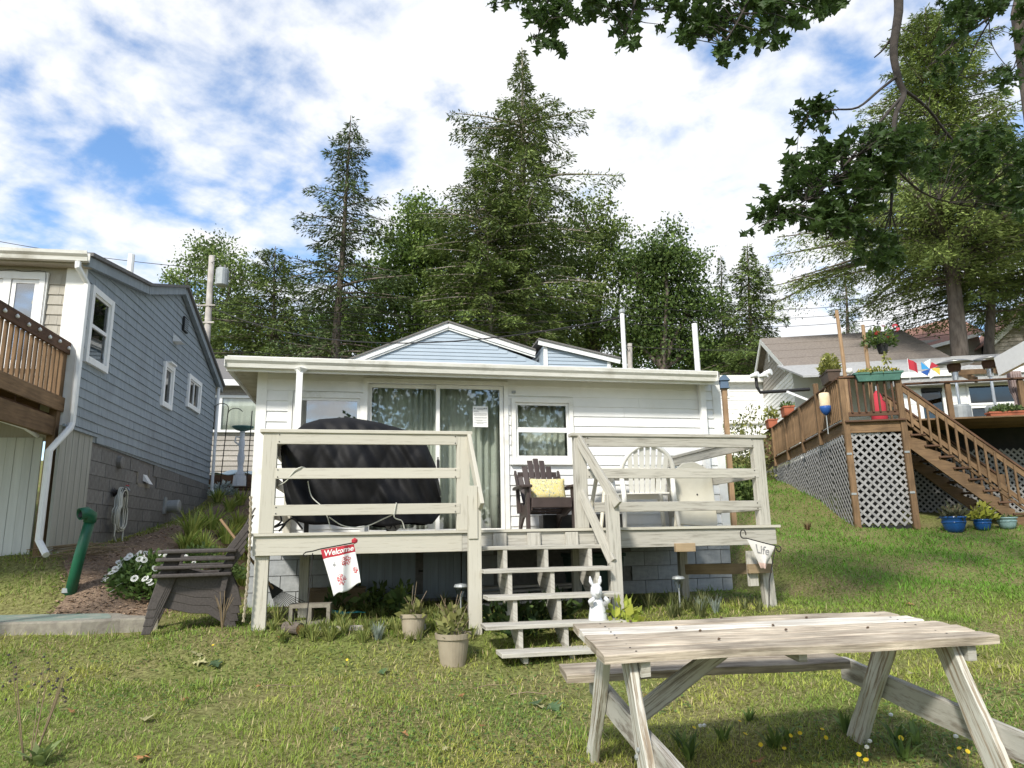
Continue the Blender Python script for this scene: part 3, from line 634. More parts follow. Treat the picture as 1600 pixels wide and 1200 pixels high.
f2 = side_window(*WIN[1]); f3 = side_window(*WIN[2], vertical=True)
MB().box(-.029, .09, 3.66, 4.02, 4.84, 4.87).build('hood', M['white'], f2)
# eaves, rake boards and roof
rs = MB()
for i in range(3):
    (a0, b0), (a1, b1) = RP[i], RP[i + 1]; rs.hexa([(-6.5, a0, b0), (.14, a0, b0), (.14, a0, b0 + .05), (-6.5, a0, b0 + .05), (-6.5, a1, b1), (.14, a1, b1), (.14, a1, b1 + .05), (-6.5, a1, b1 + .05)])
rf2 = rs.build('roof', M['roofing'], lh)
for i in range(3):
    (a0, b0), (a1, b1) = RP[i], RP[i + 1]; MB().beam((.075, a0 + .02, b0 - .072), (.075, a1, b1 - .072), .03, .135).build('rake_board', M['slate'], rf2)
    MB().beam((.03, a0 + .02, b0 - .085), (.03, a1, b1 - .085), .05, .10).build('frieze_board', M['slate'], rf2)
g2 = MB(); g2.prism([(-.22 + a, 5.28 + b) for a, b in prof], lambda a, b, t: (t, a, b), -6.5, .1); gg = g2.build('gutter', M['gutter'], rf2)
MB().box(-6.5, .06, -.2, -.02, 5.26, 5.285).build('soffit', M['beige_shingle'], rf2)
dsp = [(-.02, -.27, 5.27), (-.02, -.27, 5.2), (.05, -.10, 5.02), (.05, -.10, 3.12), (.05, -.13, 3.05), (-.06, -.38, 2.72), (-.06, -.38, 1.62), (.10, -.52, 1.45)]
MB().tube(dsp, .042, 8).build('downspout', M['white'], lh)
MB().tube([(.05, 7.55, 5.2), (.05, 7.5, 5.1), (.05, 7.5, 2.75), (.2, 7.35, 2.6)], .035, 8).build('downspout', M['white'], lh)
MB().tube([(-.4, 2.6, 5.85), (-.4, 2.6, 6.52)], .055, 10).build('vent_pipe', M['white'], rf2)
MB().lathe([(.14, 0), (.07, .09)], 10, (-.4, 2.6, 5.96)).build('flashing', M['roofing'], rf2)
MB().box(-.01, .03, 4.46, 4.74, 5.70, 5.99).build('gable_vent', M['dark'], lh)
for k in range(6): MB().box(.03, .036, 4.49, 4.71, 5.725 + k * .042, 5.745 + k * .042).build('louvre', M['slate'], lh)
MB().prism([(0, 0), (.16, -.0), (.0, .16)], lambda a, b, t: (a - .01, t, 5.33 + b), 3.95, 4.2).build('vent_hood', M['white'], lh)
# cellar window, hose reel, spigot, vents
cwn = MB(); cwn.box(-.1, -.03, 2.8, 3.42, 2.5, 2.56); cwn.box(-.1, -.05, 2.8, 2.86, 2.56, 2.82); cwn.box(-.1, -.05, 3.36, 3.42, 2.56, 2.82); cfr = cwn.build('cellar_window', M['concrete'], lh)
MB().box(-.11, -.1, 2.86, 3.36, 2.56, 2.82).build('glass_pane', M['glass_dark'], cfr); MB().box(-.098, -.07, 3.08, 3.12, 2.56, 2.82).build('mullion', M['grey_metal'], cfr)
MB().prism([(0, 0), (.12, -.06), (0, .12)], lambda a, b, t: (a - .07, t, 2.62 + b), 3.13, 3.32).build('vent_hood', M['white'], cfr)
MB().lathe([(.0, .0), (.095, 0), (.095, .07), (.07, .08)], 16).build('fan_vent', M['block'], lh, loc=(-.04, 1.86, 2.80), rot=(0, R(90), 0))
v_ = MB(); v_.box(-.04, -.01, 4.28, 4.42, 2.1, 2.4); vb = v_.build('dryer_vent', M['grey_metal'], lh); MB().lathe([(.11, 0), (.12, .2), (.10, .22)], 16).build('vent_duct', M['grey_metal'], vb, loc=(-.02, 4.5, 2.24), rot=(0, R(90), 0))
MB().tube([(-.04, 2.1, 2.42), (.06, 2.1, 2.42), (.09, 2.1, 2.38)], .014, 8).build('spigot', M['grey_metal'], lh); MB().tube([(.05, 2.04, 2.46), (.05, 2.16, 2.46)], .008, 6).build('tap_handle', M['red'], lh)
# front wall: beige shingles one by one, window, corner board, boards under the porch
fw = MB(); fw.box(-6.4, -.03, .0, .12, 2.9, 5.28); fw.build('front_wall', M['beige_shingle'], lh)
MB().box(-.245, .0, -.045, .0, 3.0, 5.27).build('corner_board', M['trim'], lh)
z = 3.75; r_ = 0; shm = {}
while z < 5.15:
    x = -1.3 - rnd.random() * .1
    while x < -.25:
        wv = round(rnd.uniform(.10, .2), 2); e_ = min(x + wv, -.247)
        if not (e_ < -.47 and z < 5.15 and x > -2.6 and True) and e_ - x > .03:
            k = round(e_ - x, 2)
            if k not in shm: shm[k] = MB().prism([(-.022, 0), (0, 0), (0, .15), (-.006, .15)], lambda a, b, t: (t, a, b), .0015, k - .0015).mesh('shingle')
            link('shingle', shm[k], M['beige_shingle'], lh, loc=(x, -.001, z + rnd.uniform(-.003, .003)))
        x = e_
    z += .142; r_ += 1
fwn = MB(); x0, x1, z0, z1 = -1.95, -.47, 3.9, 5.18
fwn.box(x0, x1, -.05, -.0, z1 - .10, z1); fwn.box(x1 - .10, x1, -.05, -.0, z0, z1 - .1); fwn.box(x0, x0 + .1, -.05, 0, z0, z1 - .1); fwn.box(-1.02, -.92, -.045, 0, z0, z1 - .1); fwn.box(x0, x1, -.06, 0, z0 - .06, z0)
fo = fwn.build('front_window', M['white'], lh)
for a, b_ in ((-1.84, -1.03), (-.91, -.58)):
    q = MB(); pane_frame(q, a, b_, z0 + .005, z1 - .105, .05, -.03, -.004); so_ = q.build('sash', M['white'], fo); MB().box(a + .05, b_ - .05, -.018, -.012, z0 + .055, z1 - .155).build('glass_pane', M['glass_sky'], so_)
ls = MB(); ls.tube([(-2.0 + i * .1, -.062, 5.19 + .012 * math.sin(i * 1.9)) for i in range(16)] + [(-.49, -.062, 5.1 - i * .1) for i in range(10)], .004, 5); ls.build('light_string', M['iron'], lh)
for k in range(20):
    x = -2.3 + k * .105; MB().box(x, x + .101, -.022 - .003 * (k % 2), -.001, 1.1, 2.93).build('board', M['boards_white'], lh) if x + .1 < -.21 else None

# ================================================================ brown porch of the slate cottage
ld = thing('brown_porch', 'brown stained raised porch with close balusters on the slate cottage', 'porch', (-5.805, 9.3, 0), LA)
def LB(name, p, q, w_, h_, m='brown', up=(0, 0, 1)): return MB().beam(p, q, w_, h_, up).build(name, M[m], ld, bevel=.004)
XP = -.14
LB('post', (XP - .02, -.12, lg(-.2, -.1) - .15), (XP - .02, -.12, 4.08), .10, .10, up=(0, 1, 0)); LB('post', (XP - .02, -2.9, lg(-.2, -2.9) - .15), (XP - .02, -2.9, 4.15), .10, .10, up=(0, 1, 0))
LB('rail_cap', (XP - .02, -.05, 4.185), (XP - .02, -3.0, 4.185), .15, .036, 'brown_dark'); LB('rail', (XP + .04, -.06, 4.10), (XP + .04, -3, 4.10), .036, .13, 'brown_dark')
for k in range(24):
    y = -.14 - k * .118; LB('baluster', (XP + .0, y, 3.36), (XP, y, 4.05), .038, .038, up=(0, 1, 0))
LB('rim_board', (XP + .035, -.03, 3.36), (XP + .035, -3, 3.36), .036, .19); LB('beam', (XP - .03, -.05, 3.06), (XP - .03, -3, 3.06), .09, .24); LB('joist', (XP - .1, -.05, 3.21), (XP - .1, -3, 3.21), .05, .05, 'brown_dark')
for k in range(14): LB('deck_board', (-2.5, -.09 - k * .21, 3.435), (XP + .05, -.09 - k * .21, 3.435), .2, .03, 'brown')
for k in range(5): LB('joist', (-2.5, -.3 - k * .6, 3.32), (XP - .13, -.3 - k * .6, 3.32), .045, .17, 'brown_dark')
for k in range(8): MB().lathe([(.0, 0), (.02, .01), (.022, .03), (.0, .055)], 8).build('string_bulb', M['white_plastic'], ld, loc=(XP + .075, -.15 - k * .27, 4.08 + .02 * (k % 2)))
tag(MB().tube([(-.3, -.2, 2.93), (-.2, -.75, 2.955), (-.2, -3, 2.98)], .026, 8).build('conduit', M['white'], loc=(-5.805, 9.3, 0), rot=(0, 0, LA)), 'white conduit pipe fixed under the brown porch', 'pipe')

# ================================================================ hose, green pipe, slab
def LW(x, y, z): c, s_ = math.cos(LA), math.sin(LA); return Vector((-5.805 + x * c - y * s_, 9.3 + x * s_ + y * c, z))
hz = thing('garden_hose', 'pale coiled garden hose hanging on the grey block wall', 'hose', LW(.06, 1.72, 2.3), LA)
for k in range(9):
    a = rnd.uniform(.13, .2); bb = rnd.uniform(.22, .36); dx = .012 * k; of = rnd.uniform(-.03, .03)
    MB().tube([(dx + .01 * math.sin(t_ * 3), of + a * math.sin(t_) * (1.2 if math.cos(t_) < 0 else .8), -.28 + bb * math.cos(t_) + .05) for t_ in np.linspace(0, 6.283, 28)], .0105, 6, cap=False).build('coil', M['hose'], hz, smooth=True)
MB().tube([(.05, -.14, -.35), (.06, -.18, -.62), (.08, -.1, -.74), (.1, .05, -.7), (.08, .1, -.4)], .0105, 6).build('loose_end', M['hose'], hz)
MB().lathe([(.07, 0), (.04, .03), (.04, .12), (.08, .15)], 14).build('hanger', M['iron'], hz, loc=(-.06, 0, .03), rot=(0, R(90), 0))
pb = at(105, 948, 8.5); pb.z = gz(pb.x, pb.y); ptp = at(141, 812, 8.45)
gp = thing('green_pipe', 'dark green metal standpipe leaning beside the concrete slab', 'pipe', pb)
tp = ptp - pb; MB().tube([(0, 0, -.15), tuple(tp * .5), tuple(tp)], [.062, .060, .058], 16).build('pipe', M['green_pipe'], gp, smooth=True)
eb = MB(); eb.tube([tuple(tp * .97), tuple(tp + Vector((.005, -.01, .045))), tuple(tp + Vector((-.02, -.06, .075))), tuple(tp + Vector((-.06, -.12, .06)))], [.066, .07, .07, .066], 14, cap=False); eb.build('elbow', M['green_pipe'], gp, smooth=True, solid=.008)
MB().lathe([(.052, 0), (.052, .004)], 12).build('mouth', M['black'], gp, loc=tuple(tp + Vector((-.045, -.10, .065))), rot=(R(60), 0, R(-25)))
MB().lathe([(.075, 0), (.07, .05)], 12).build('collar', M['grey_metal'], gp, loc=(0, 0, -.01))
sl_ = thing('concrete_slab', 'low concrete slab with worn green painted top', 'slab', (0, 0, 0))
poly = [(-8, 7.25), (-5.2, 7.33), (-4.28, 7.36), (-3.98, 7.52), (-3.62, 7.58), (-3.72, 7.72), (-4.05, 7.85), (-4.3, 8.1), (-8, 8.25)]
MB().prism(poly, lambda a, b, t: (a, b, t), .55, .832).build('slab_body', M['concrete'], sl_, bevel=.02)
MB().prism([(-8, 7.30), (-5.2, 7.38), (-4.4, 7.43), (-4.1, 7.56), (-4.2, 7.75), (-4.4, 8.04), (-8, 8.2)], lambda a, b, t: (a, b, t), .832, .836).build('painted_top', M['green_paint_slab'], sl_)

# ================================================================ cedar cottage seen in the gap, bird bath, hooks
CA = R(10); c0 = at(335, 745, 20.0)
ch = thing('cedar_cottage', 'silvered cedar shingle cottage with wide bay window behind the mulch path', 'house', (c0.x, c0.y, 0), CA)
def cp(px, py): return onplane(px, py, c0, CA)
zg = gz(c0.x, c0.y) - .3; zsill = cp(370, 672)[1]; zhead = cp(370, 622)[1]; zeave = cp(370, 603)[1]; zr = cp(370, 568)[1]
xa, xb = -2.5, 6.0
MB().box(xa, xb, .05, 5.0, zg, zeave).build('wall', M['cedar'], ch)
z = zg; k = 0
while z < zsill - .05:
    MB().prism([(.018, z), (.05, z), (.05, z + .15), (.044, z + .15)], lambda a, b, t: (t, a, b), xa, xb).build('shingle_course', M['cedar'], ch); z += .145
z = zhead + .04
while z < zeave - .03:
    MB().prism([(.018, z), (.05, z), (.05, z + .13), (.044, z + .13)], lambda a, b, t: (t, a, b), xa, xb).build('shingle_course', M['cedar'], ch); z += .13
wx0 = cp(341, 650)[0]; wm = cp(348, 650)[0]
bw = MB(); bw.box(wx0, wx0 + .09, -.05, .05, zsill, zhead); bw.box(wx0 + 1.5, wx0 + 1.6, -.05, .05, zsill, zhead); bw.box(wx0 - .5, wx0 - .4, -.05, .05, zsill, zhead); bw.box(wx0 - .5, wx0 + 1.7, -.06, .05, zsill - .07, zsill); bw.box(wx0 - .5, wx0 + 1.7, -.055, .05, zhead, zhead + .07)
bwo = bw.build('bay_window', M['white'], ch); MB().box(wx0 + .09, wx0 + 1.5, .0, .008, zsill, zhead).build('glass_pane', M['glass'], bwo); MB().box(wx0 - .4, wx0, .0, .008, zsill, zhead).build('glass_pane', M['glass_dark'], bwo)
drape('curtain', M['curtain'], ch, wx0 + .09, wx0 + 1.5, zsill, zhead, .035, 8, .012)
rr = MB(); rr.hexa([(xa - .2, -.35, zeave + .04), (xb, -.35, zeave + .04), (xb, -.35, zeave + .1), (xa - .2, -.35, zeave + .1), (xa - .2, 3.2, zr + .85), (xb, 3.2, zr + .85), (xb, 3.2, zr + .91), (xa - .2, 3.2, zr + .91)]); cro = rr.build('roof', M['roofing'], ch)
MB().box(xa - .2, xb, -.37, -.33, zeave - .06, zeave + .11).build('fascia', M['white'], cro); MB().box(xa - .2, xb, -.33, .05, zeave - .0, zeave + .035).build('soffit', M['white'], cro)
# dark retaining wall with a blue-white tarp, below the window
r0 = at(362, 770, 17.6); rw = thing('retaining_wall', 'dark low timber retaining wall under a pale blue tarp', 'wall', (r0.x, r0.y, 0), CA)
zt = at(362, 742, 17.6).z
for k in range(4): MB().beam((-.75, 0, zt - .08 - k * .16), (.9, 0, zt - .08 - k * .16), .16, .15).build('timber', M['brown_dark'], rw, bevel=.01)
tp_ = MB(); tp_.grid(lambda a, b: (-.55 + 1.3 * a, -.1 + .75 * b, zt + .02 + .10 * math.sin(a * 3.1) * math.sin(b * 3) + .03 * math.sin(a * 13 + b * 7)), 24, 12); tag(tp_.build('tarp', M['ice'], loc=(r0.x, r0.y, 0), rot=(0, 0, CA), smooth=True, solid=.01), 'pale blue crumpled tarp lying on the retaining wall', 'tarp')
bb0 = at(375, 741, 16.9); zb_ = bb0.z - .03; hb = at(376, 668, 16.9).z - zb_
bbo = thing('bird_bath', 'bird bath with a verdigris bowl on a white figure pedestal', 'bird bath', (bb0.x, bb0.y, zb_))
MB().lathe([(.10, 0), (.11, .05), (.07, .1), (.065, .25), (.09, .42), (.06, .6), (.075, .75), (.055, .88), (.06, hb - .08)], 14, sx=1, sy=.8).build('pedestal', M['stone_white'], bbo, smooth=True)
MB().tube([(-.06, 0, .72), (-.16, -.02, .8), (-.14, -.02, .92), (-.04, 0, .9)], .02, 6).build('raised_arm', M['stone_white'], bbo)
MB().lathe([(.05, hb - .09), (.16, hb - .06), (.24, hb), (.25, hb + .02), (.22, hb + .015), (.12, hb - .02), (.0, hb - .03)], 20).build('bowl', M['teal_bowl'], bbo, smooth=True)
MB().lathe([(.16, -.25), (.14, 0)], 12).build('base', M['stone_white'], bbo)
def shepherd(px0, py0, px1, py1, Y, label, double):
    p = at(px0, py0, Y); q = at(px1, py1, Y); o_ = thing('shepherd_hook', label, 'garden hook', (p.x, p.y, gz(p.x, p.y))); H = q.z - gz(p.x, p.y); dx = q.x - p.x
    MB().tube([(0, 0, -.1), (dx, 0, H)], .012, 6).build('stake', M['iron'], o_)
    for s_ in ((-1, 1) if double else ()):
        r_ = .15; MB().tube([(dx + s_ * (r_ - r_ * math.cos(t_)) * 1.1, 0, H + r_ * math.sin(t_) * .8 - (.0 if s_ < 0 else .12)) for t_ in np.linspace(0, 2.6, 10)] + [(dx + s_ * .34, 0, H + .04 - (.0 if s_ < 0 else .12))], .010, 6).build('hook', M['iron'], o_)
shepherd(344, 738, 357, 638, 16.6, 'black double shepherd hook beside the bird bath', True); shepherd(386, 735, 394, 642, 16.4, 'plain black garden stake in front of the bird bath', False)

# ================================================================ blue gabled house behind the cottage
BA = R(10); b0 = at(700, 570, 20.5); bl = thing('blue_house', 'pale blue vinyl sided house with a low white trimmed gable behind the cottage', 'house', (b0.x, b0.y, 0), BA)
def bp_(px, py): return onplane(px, py, b0, BA)
ap = bp_(700, 505); lf = bp_(532, 569); rt_ = bp_(836, 549)
sl2 = (ap[1] - lf[1]) / (ap[0] - lf[0]); xr_end = rt_[0] + 2.0
zb2 = gz(b0.x, b0.y) - .3
gp_ = [(lf[0] + .35, zb2), (xr_end, zb2), (xr_end, ap[1] - (xr_end - ap[0]) * sl2 * .92), (ap[0], ap[1] - .12), (lf[0] + .35, lf[1] + .35 * sl2 - .12)]
MB().prism(gp_, lambda a, b, t: (a, t, b), .03, 7).build('wall', M['blue_siding'], bl)
z = lf[1] - .55
while z < ap[1] - .2:
    xl = ap[0] - (ap[1] - .13 - z - .05) / sl2; xr = min(ap[0] + (ap[1] - .13 - z - .05) / (sl2 * .92), rt_[0])
    xl = max(xl, lf[0] + .35)
    if xr - xl > .1: MB().prism([(.004, z), (.03, z), (.03, z + .112), (.022, z + .112)], lambda a, b, t: (t, a, b), xl, xr).build('siding_board', M['blue_siding'], bl)
    z += .11
for (p, q) in ((lf, ap), (ap, rt_)):
    s_ = 1 if q[0] > p[0] and p is lf else -1
    dz = 0 if p is lf else .0
    MB().beam((p[0], -.06, p[1] - .07), (q[0], -.06, q[1] - .07), .04, .15).build('rake_board', M['white'], bl)
    MB().beam((p[0], -.02, p[1] - .17), (q[0], -.02, q[1] - .17), .05, .07).build('frieze_board', M['white'], bl)
    MB().hexa([(p[0], -.12, p[1]), (p[0], 7.2, p[1]), (p[0], 7.2, p[1] + .05), (p[0], -.12, p[1] + .05), (q[0], -.12, q[1]), (q[0], 7.2, q[1]), (q[0], 7.2, q[1] + .05), (q[0], -.12, q[1] + .05)]).build('roof', M['roofing'], bl)
# lower wing on its right, set forward
e0 = bp_(838, 541); e1 = bp_(958, 570); f_ = .6
MB().prism([(e0[0] + .1, zb2), (e1[0] - .35, zb2), (e1[0] - .35, e1[1] - .05), (e0[0] + .1, e0[1] - .12)], lambda a, b, t: (a, t, b), -f_ + .03, 6).build('wing_wall', M['blue_siding'], bl)
z = e1[1] - .5
while z < e0[1] - .15:
    xr = min(e1[0] - .35, e0[0] + (e0[1] - .14 - z) / ((e0[1] - e1[1]) / (e1[0] - e0[0])))
    if xr - e0[0] > .25: MB().prism([(-f_ + .004, z), (-f_ + .03, z), (-f_ + .03, z + .112), (-f_ + .022, z + .112)], lambda a, b, t: (t, a, b), e0[0] + .2, xr).build('siding_board', M['blue_siding'], bl)
    z += .11
MB().box(e0[0] + .09, e0[0] + .2, -f_ - .015, -f_ + .1, zb2, e0[1] - .12).build('corner_board', M['white'], bl); MB().box(e1[0] - .38, e1[0] - .28, -f_ - .015, -f_ + .1, zb2, e1[1] - .03).build('corner_board', M['white'], bl)
MB().beam((e0[0] - .08, -f_ - .08, e0[1] - .06), (e1[0], -f_ - .08, e1[1] - .06), .04, .15).build('rake_board', M['white'], bl)
MB().hexa([(e0[0] - .08, -f_ - .14, e0[1] + .01), (e0[0] - .08, 6, e0[1] + .01), (e0[0] - .08, 6, e0[1] + .06), (e0[0] - .08, -f_ - .14, e0[1] + .06), (e1[0], -f_ - .14, e1[1] + .01), (e1[0], 6, e1[1] + .01), (e1[0], 6, e1[1] + .06), (e1[0], -f_ - .14, e1[1] + .06)]).build('wing_roof', M['roofing'], bl)

# ================================================================ brown deck with lattice and stairs (right)
KX = 1.115; D0 = (6.82, 14.495); DA = R(-9)
bd = thing('brown_deck', 'tall brown stained deck with grey lattice skirt and long staircase', 'deck', (D0[0], D0[1], 0), DA)
def zk(z): return ZC + (z - ZC) * KX
def dg(u, s_):
    c, s2 = math.cos(DA), math.sin(DA); return gz(D0[0] + u * c - s_ * s2, D0[1] + u * s2 + s_ * c)
def DB(name, p, q, w_, h_, m='brown', up=(0, 0, 1), par=None): return MB().beam(p, q, w_, h_, up).build(name, M[m], par or bd, bevel=.004)
U1 = 1.065; ZT = zk(3.5); ZR = zk(4.32); ZRr = ZR - .02
for u in (-.02, U1):
    DB('post', (u, 0, dg(u, 0) - .15), (u, 0, ZR - .04 if u > 0 else ZR + .0), .115, .1, up=(0, 1, 0))
    for zz in (2.25, 3.05): MB().box(u - .065, u + .03, -.062, -.05, zz, zz + .04).build('bracket', M['grey_metal'], bd)
DB('front_rim', (.04, -.0, zk(3.4)), (U1 - .06, 0, zk(3.4)), .04, .24); DB('floor_edge', (-.05, -.03, ZT + .0), (U1 + .03, -.03, ZT), .14, .035, 'brown_dark')
DB('rail_cap', (-.08, -.01, ZR + .01), (U1 + .05, -.01, ZR + .01), .13, .036, 'brown_dark'); DB('bottom_rail', (.04, 0, zk(3.635)), (U1 - .06, 0, zk(3.635)), .04, .09, 'brown_dark')
for k in range(7): DB('baluster', (.12 + k * .135, -.03, zk(3.66)), (.12 + k * .135, -.03, ZR - .01), .036, .036, 'brown_dark', up=(0, 1, 0))
# lattice panel at the front, one strip each
def clipline(c, w0, w1, z0, z1, s_):   # z = z0 + s*(u - c)
    pts = []
    for u in (w0, w1):
        z = z0 + s_ * (u - c)
        if z0 <= z <= z1: pts.append((u, z))
    for z in (z0, z1):
        u = c + (z - z0) / s_
        if w0 < u < w1: pts.append((u, z))
    return sorted(pts)[:2] if len(pts) >= 2 else None
def lattice(parent, fn, w0, w1, z0, z1, pitch, wid, joined=None):
    for lay, s_ in enumerate((1.0, -1.0)):
        c = w0 - (z1 - z0) if s_ > 0 else w0
        while c < w1 + (z1 - z0):
            pq = clipline(c, w0, w1, z0, z1, s_)
            if pq and math.dist(*pq) > .05:
                p, q = fn(*pq[0], lay), fn(*pq[1], lay); nrm = (Vector(fn(0, 0, 1)) - Vector(fn(0, 0, 0))).normalized()
                mb = joined if joined is not None else MB(); mb.beam(p, q, wid, .008, nrm)
                if joined is None: mb.build('lattice_strip', M['lattice'], parent)
            c += pitch
zb_l = max(dg(0, 0), dg(1, 0)) + .03
lattice(bd, lambda a, b, l: (a, .035 - .009 * l, b), .05, U1 - .065, zb_l, zk(3.29), .165, .045)
MB().box(.06, U1 - .07, .06, .075, zb_l - .12, zb_l + .02).build('skirt_board', M['black'], bd)
MB().box(.045, U1 - .06, .5, .52, zb_l - .3, zk(3.3)).build('painted_shade_sheet', M['dark'], bd)  # added dark sheet: shade under the deck painted behind the lattice
# long side: rim, posts, balusters, lattice skirt
SL = 9.2
DB('side_rim', (-.04, .06, zk(3.39)), (-.04, SL, zk(3.39)), .04, .24); DB('rail_cap', (-.04, .06, ZR), (-.04, SL, ZR - .02), .14, .036, 'brown_dark'); DB('side_floor_edge', (-.07, .06, ZT), (-.07, SL, ZT), .1, .035, 'brown_dark')
DB('bottom_rail', (-.03, .06, zk(3.66)), (-.03, SL, zk(3.66)), .036, .08)
for s_ in (1.75, 3.4, 5.2, 7.0, SL): DB('post', (-.085, s_, zk(3.27)), (-.085, s_, ZR + (.25 if s_ == 1.75 else -.02)), .10, .1, up=(0, 1, 0))
bm_ = MB().beam((0, 0, 0), (0, 0, ZR - zk(3.56)), .038, .036, (0, 1, 0)).mesh('baluster')
for k in range(70):
    s_ = .16 + k * .128
    link('baluster', bm_, M['brown'], bd, loc=(-.07 + rnd.uniform(-.003, .003), s_, zk(3.56)), rot=(0, rnd.uniform(-.01, .01), 0))
lm = MB(); s_ = .08
while s_ < SL - .1:
    e_ = min(s_ + 1.15, SL); zb3 = min(dg(-.05, s_), dg(-.05, e_)) - .12
    lattice(None, lambda a, b, l: (-.062 + .009 * l, a, b), s_, e_, zb3, zk(3.285), .175, .036, joined=lm); s_ = e_
lm.build('lattice_skirt', M['lattice'], bd, kind='stuff'); MB().box(.25, .27, .3, SL, 1.0, zk(3.3)).build('painted_shade_sheet', M['dark'], bd)  # sheet behind the side lattice carries the under-deck shade as colour
for k in range(12): DB('deck_board', (.02 + .0, .12 + k * .145, ZT - .005), (6.5, .12 + k * .145, ZT - .005), .138, .03, 'brown')
# stairs down to the right
SU0, SZ0 = U1 + .10, zk(3.30); SU1, SZ1 = 3.05, zk(1.66)
ru, rz_ = (SU1 - SU0) / 8, (SZ0 - SZ1) / 8
for v in (.05, 1.0): MB().prism([(SU0 - .1, SZ0 - .28), (SU1 - .12, SZ1 - .12), (SU1 + .05, SZ1 - .08), (SU1 + .02, SZ1 + .12)] + [q for k in range(7, -1, -1) for q in ((SU0 + ru * k + .06, SZ0 - rz_ * k - rz_ * .5 - .02), (SU0 + ru * k + .06, SZ0 - rz_ * k + .0))] + [(SU0 - .1, SZ0 + .0)], lambda a, b, t: (a, t, b), v - .02, v + .02).build('stringer', M['brown'], bd)
for k in range(8): DB('tread', (SU0 + ru * k + .15, -.02, SZ0 - rz_ * k - .09), (SU0 + ru * k + .15, 1.08, SZ0 - rz_ * k - .09), ru + .04, .035, 'brown_dark')
for v in (.0, 1.05):
    dz_r = zk(4.17) - SZ0
    DB('stair_rail', (U1 + .05, v, zk(4.16)), (SU1 + .15, v, SZ1 + dz_r - .06), .09, .04, 'brown_dark'); DB('stair_rail', (U1 + .05, v, zk(4.08)), (SU1 + .15, v, SZ1 + dz_r - .15), .036, .10, 'brown')
    for dz2, hh in ((.64, .085), (.78, .05)): DB('stair_bottom_rail', (U1 + .05, v + .02, zk(4.16) - dz2), (SU1 + .1, v + .02, SZ1 + dz_r - .06 - dz2), .036, hh, 'brown')
    for k in range(12):
        u = U1 + .16 + k * .158; t_ = (u - U1 - .05) / (SU1 + .1 - U1); zt = zk(4.16) + (SZ1 + dz_r - .06 - zk(4.16)) * t_
        DB('baluster', (u, v - .02, zt - .80), (u, v - .02, zt - .05), .04, .036, 'brown', up=(0, 1, 0))
    DB('newel_post', (SU1 + .15, v, dg(SU1, v) - .1), (SU1 + .15, v, SZ1 + dz_r + .0), .1, .1, up=(0, 1, 0))
# lattice behind the stairs
lb = MB(); lattice(None, lambda a, b, l: (a, 1.6 - .009 * l, b), 1.2, 5.5, 1.5, zk(3.05), .13, .04, joined=lb); lb.build('lattice_skirt', M['lattice'], bd, kind='stuff'); MB().box(1.2, 7.5, 1.75, 1.78, 1.4, zk(3.5)).build('painted_shade_sheet', M['dark'], bd)  # added near-black sheet paints the shade below the terrace
# the upper terrace behind
V2 = 3.0 * KX - .1
DB('terrace_rim', (2.3, V2, zk(3.6)), (7.0, V2, zk(3.6)), .04, .24); DB('terrace_floor', (2.2, V2 + .7, zk(3.72)), (7.0, V2 + .7, zk(3.72)), 1.5, .04, 'brown_dark')
DB('terrace_rail_cap', (2.35, V2, zk(4.70)), (7, V2, zk(4.71)), .13, .04, 'brown_dark'); DB('terrace_rail', (2.4, V2, zk(3.87)), (7, V2, zk(3.87)), .036, .1)
for u in (3.36, 4.98, 6.6): DB('terrace_post', (u, V2 + .03, zk(2.2)), (u, V2 + .03, zk(4.68)), .115, .1, up=(0, 1, 0))
for u in (2.0, 3.6, 5.2): DB('terrace_leg', (u, V2 + 1.2, 1.6), (u, V2 + 1.2, zk(3.5)), .14, .14, up=(0, 1, 0))

# planters and oddments on that deck
def DWp(u, s_, z): c, s2 = math.cos(DA), math.sin(DA); return Vector((D0[0] + u * c - s_ * s2, D0[1] + u * s2 + s_ * c, z))
def leafy(name, parent, cx, cy, z0, rx, ry, rz_, n, size, colA, colB, up=.4, seed=1, mat_='plant'):
    q = np.random.default_rng(seed); d = unit(q.normal(size=(n, 3))); r_ = q.random((n, 1)) ** .4
    P = d * r_ * np.array([rx, ry, rz_]); P[:, 2] = np.abs(P[:, 2]); P += np.array([cx, cy, z0])
    D = unit(d * .8 + q.normal(0, .45, (n, 3)) + np.array([0, 0, up])); Wd = unit(np.cross(D, q.normal(size=(n, 3))))
    L = size * (.6 + .8 * q.random(n)); V, F = kites(P, D, Wd, L, L * (.16 + .14 * q.random(n)))
    tcol = q.random((n, 1)); c = np.array(colA) * (1 - tcol) + np.array(colB) * tcol; c = c * (.7 + .6 * q.random((n, 1)))
    return bulk(name, V, F, M[mat_], parent, col=np.repeat(c, 4, 0))
def blooms(parent, spots, r_, mat_, name='flower'):
    mb = MB()
    for k in range(6):
        a = k * 1.047; mb.v += [(0, 0, 0), (math.cos(a - .4) * .7, math.sin(a - .4) * .7, .12), (math.cos(a), math.sin(a), .05), (math.cos(a + .4) * .7, math.sin(a + .4) * .7, .12)]; b_ = len(mb.v) - 4; mb.face((b_, b_ + 1, b_ + 2, b_ + 3))
    me = mb.mesh(name)
    for p in spots: o_ = link(name, me, M[mat_], parent, loc=p, rot=(rnd.uniform(.2, 1.2), rnd.uniform(-.5, .5), rnd.uniform(0, 6))); o_.scale = (r_,) * 3
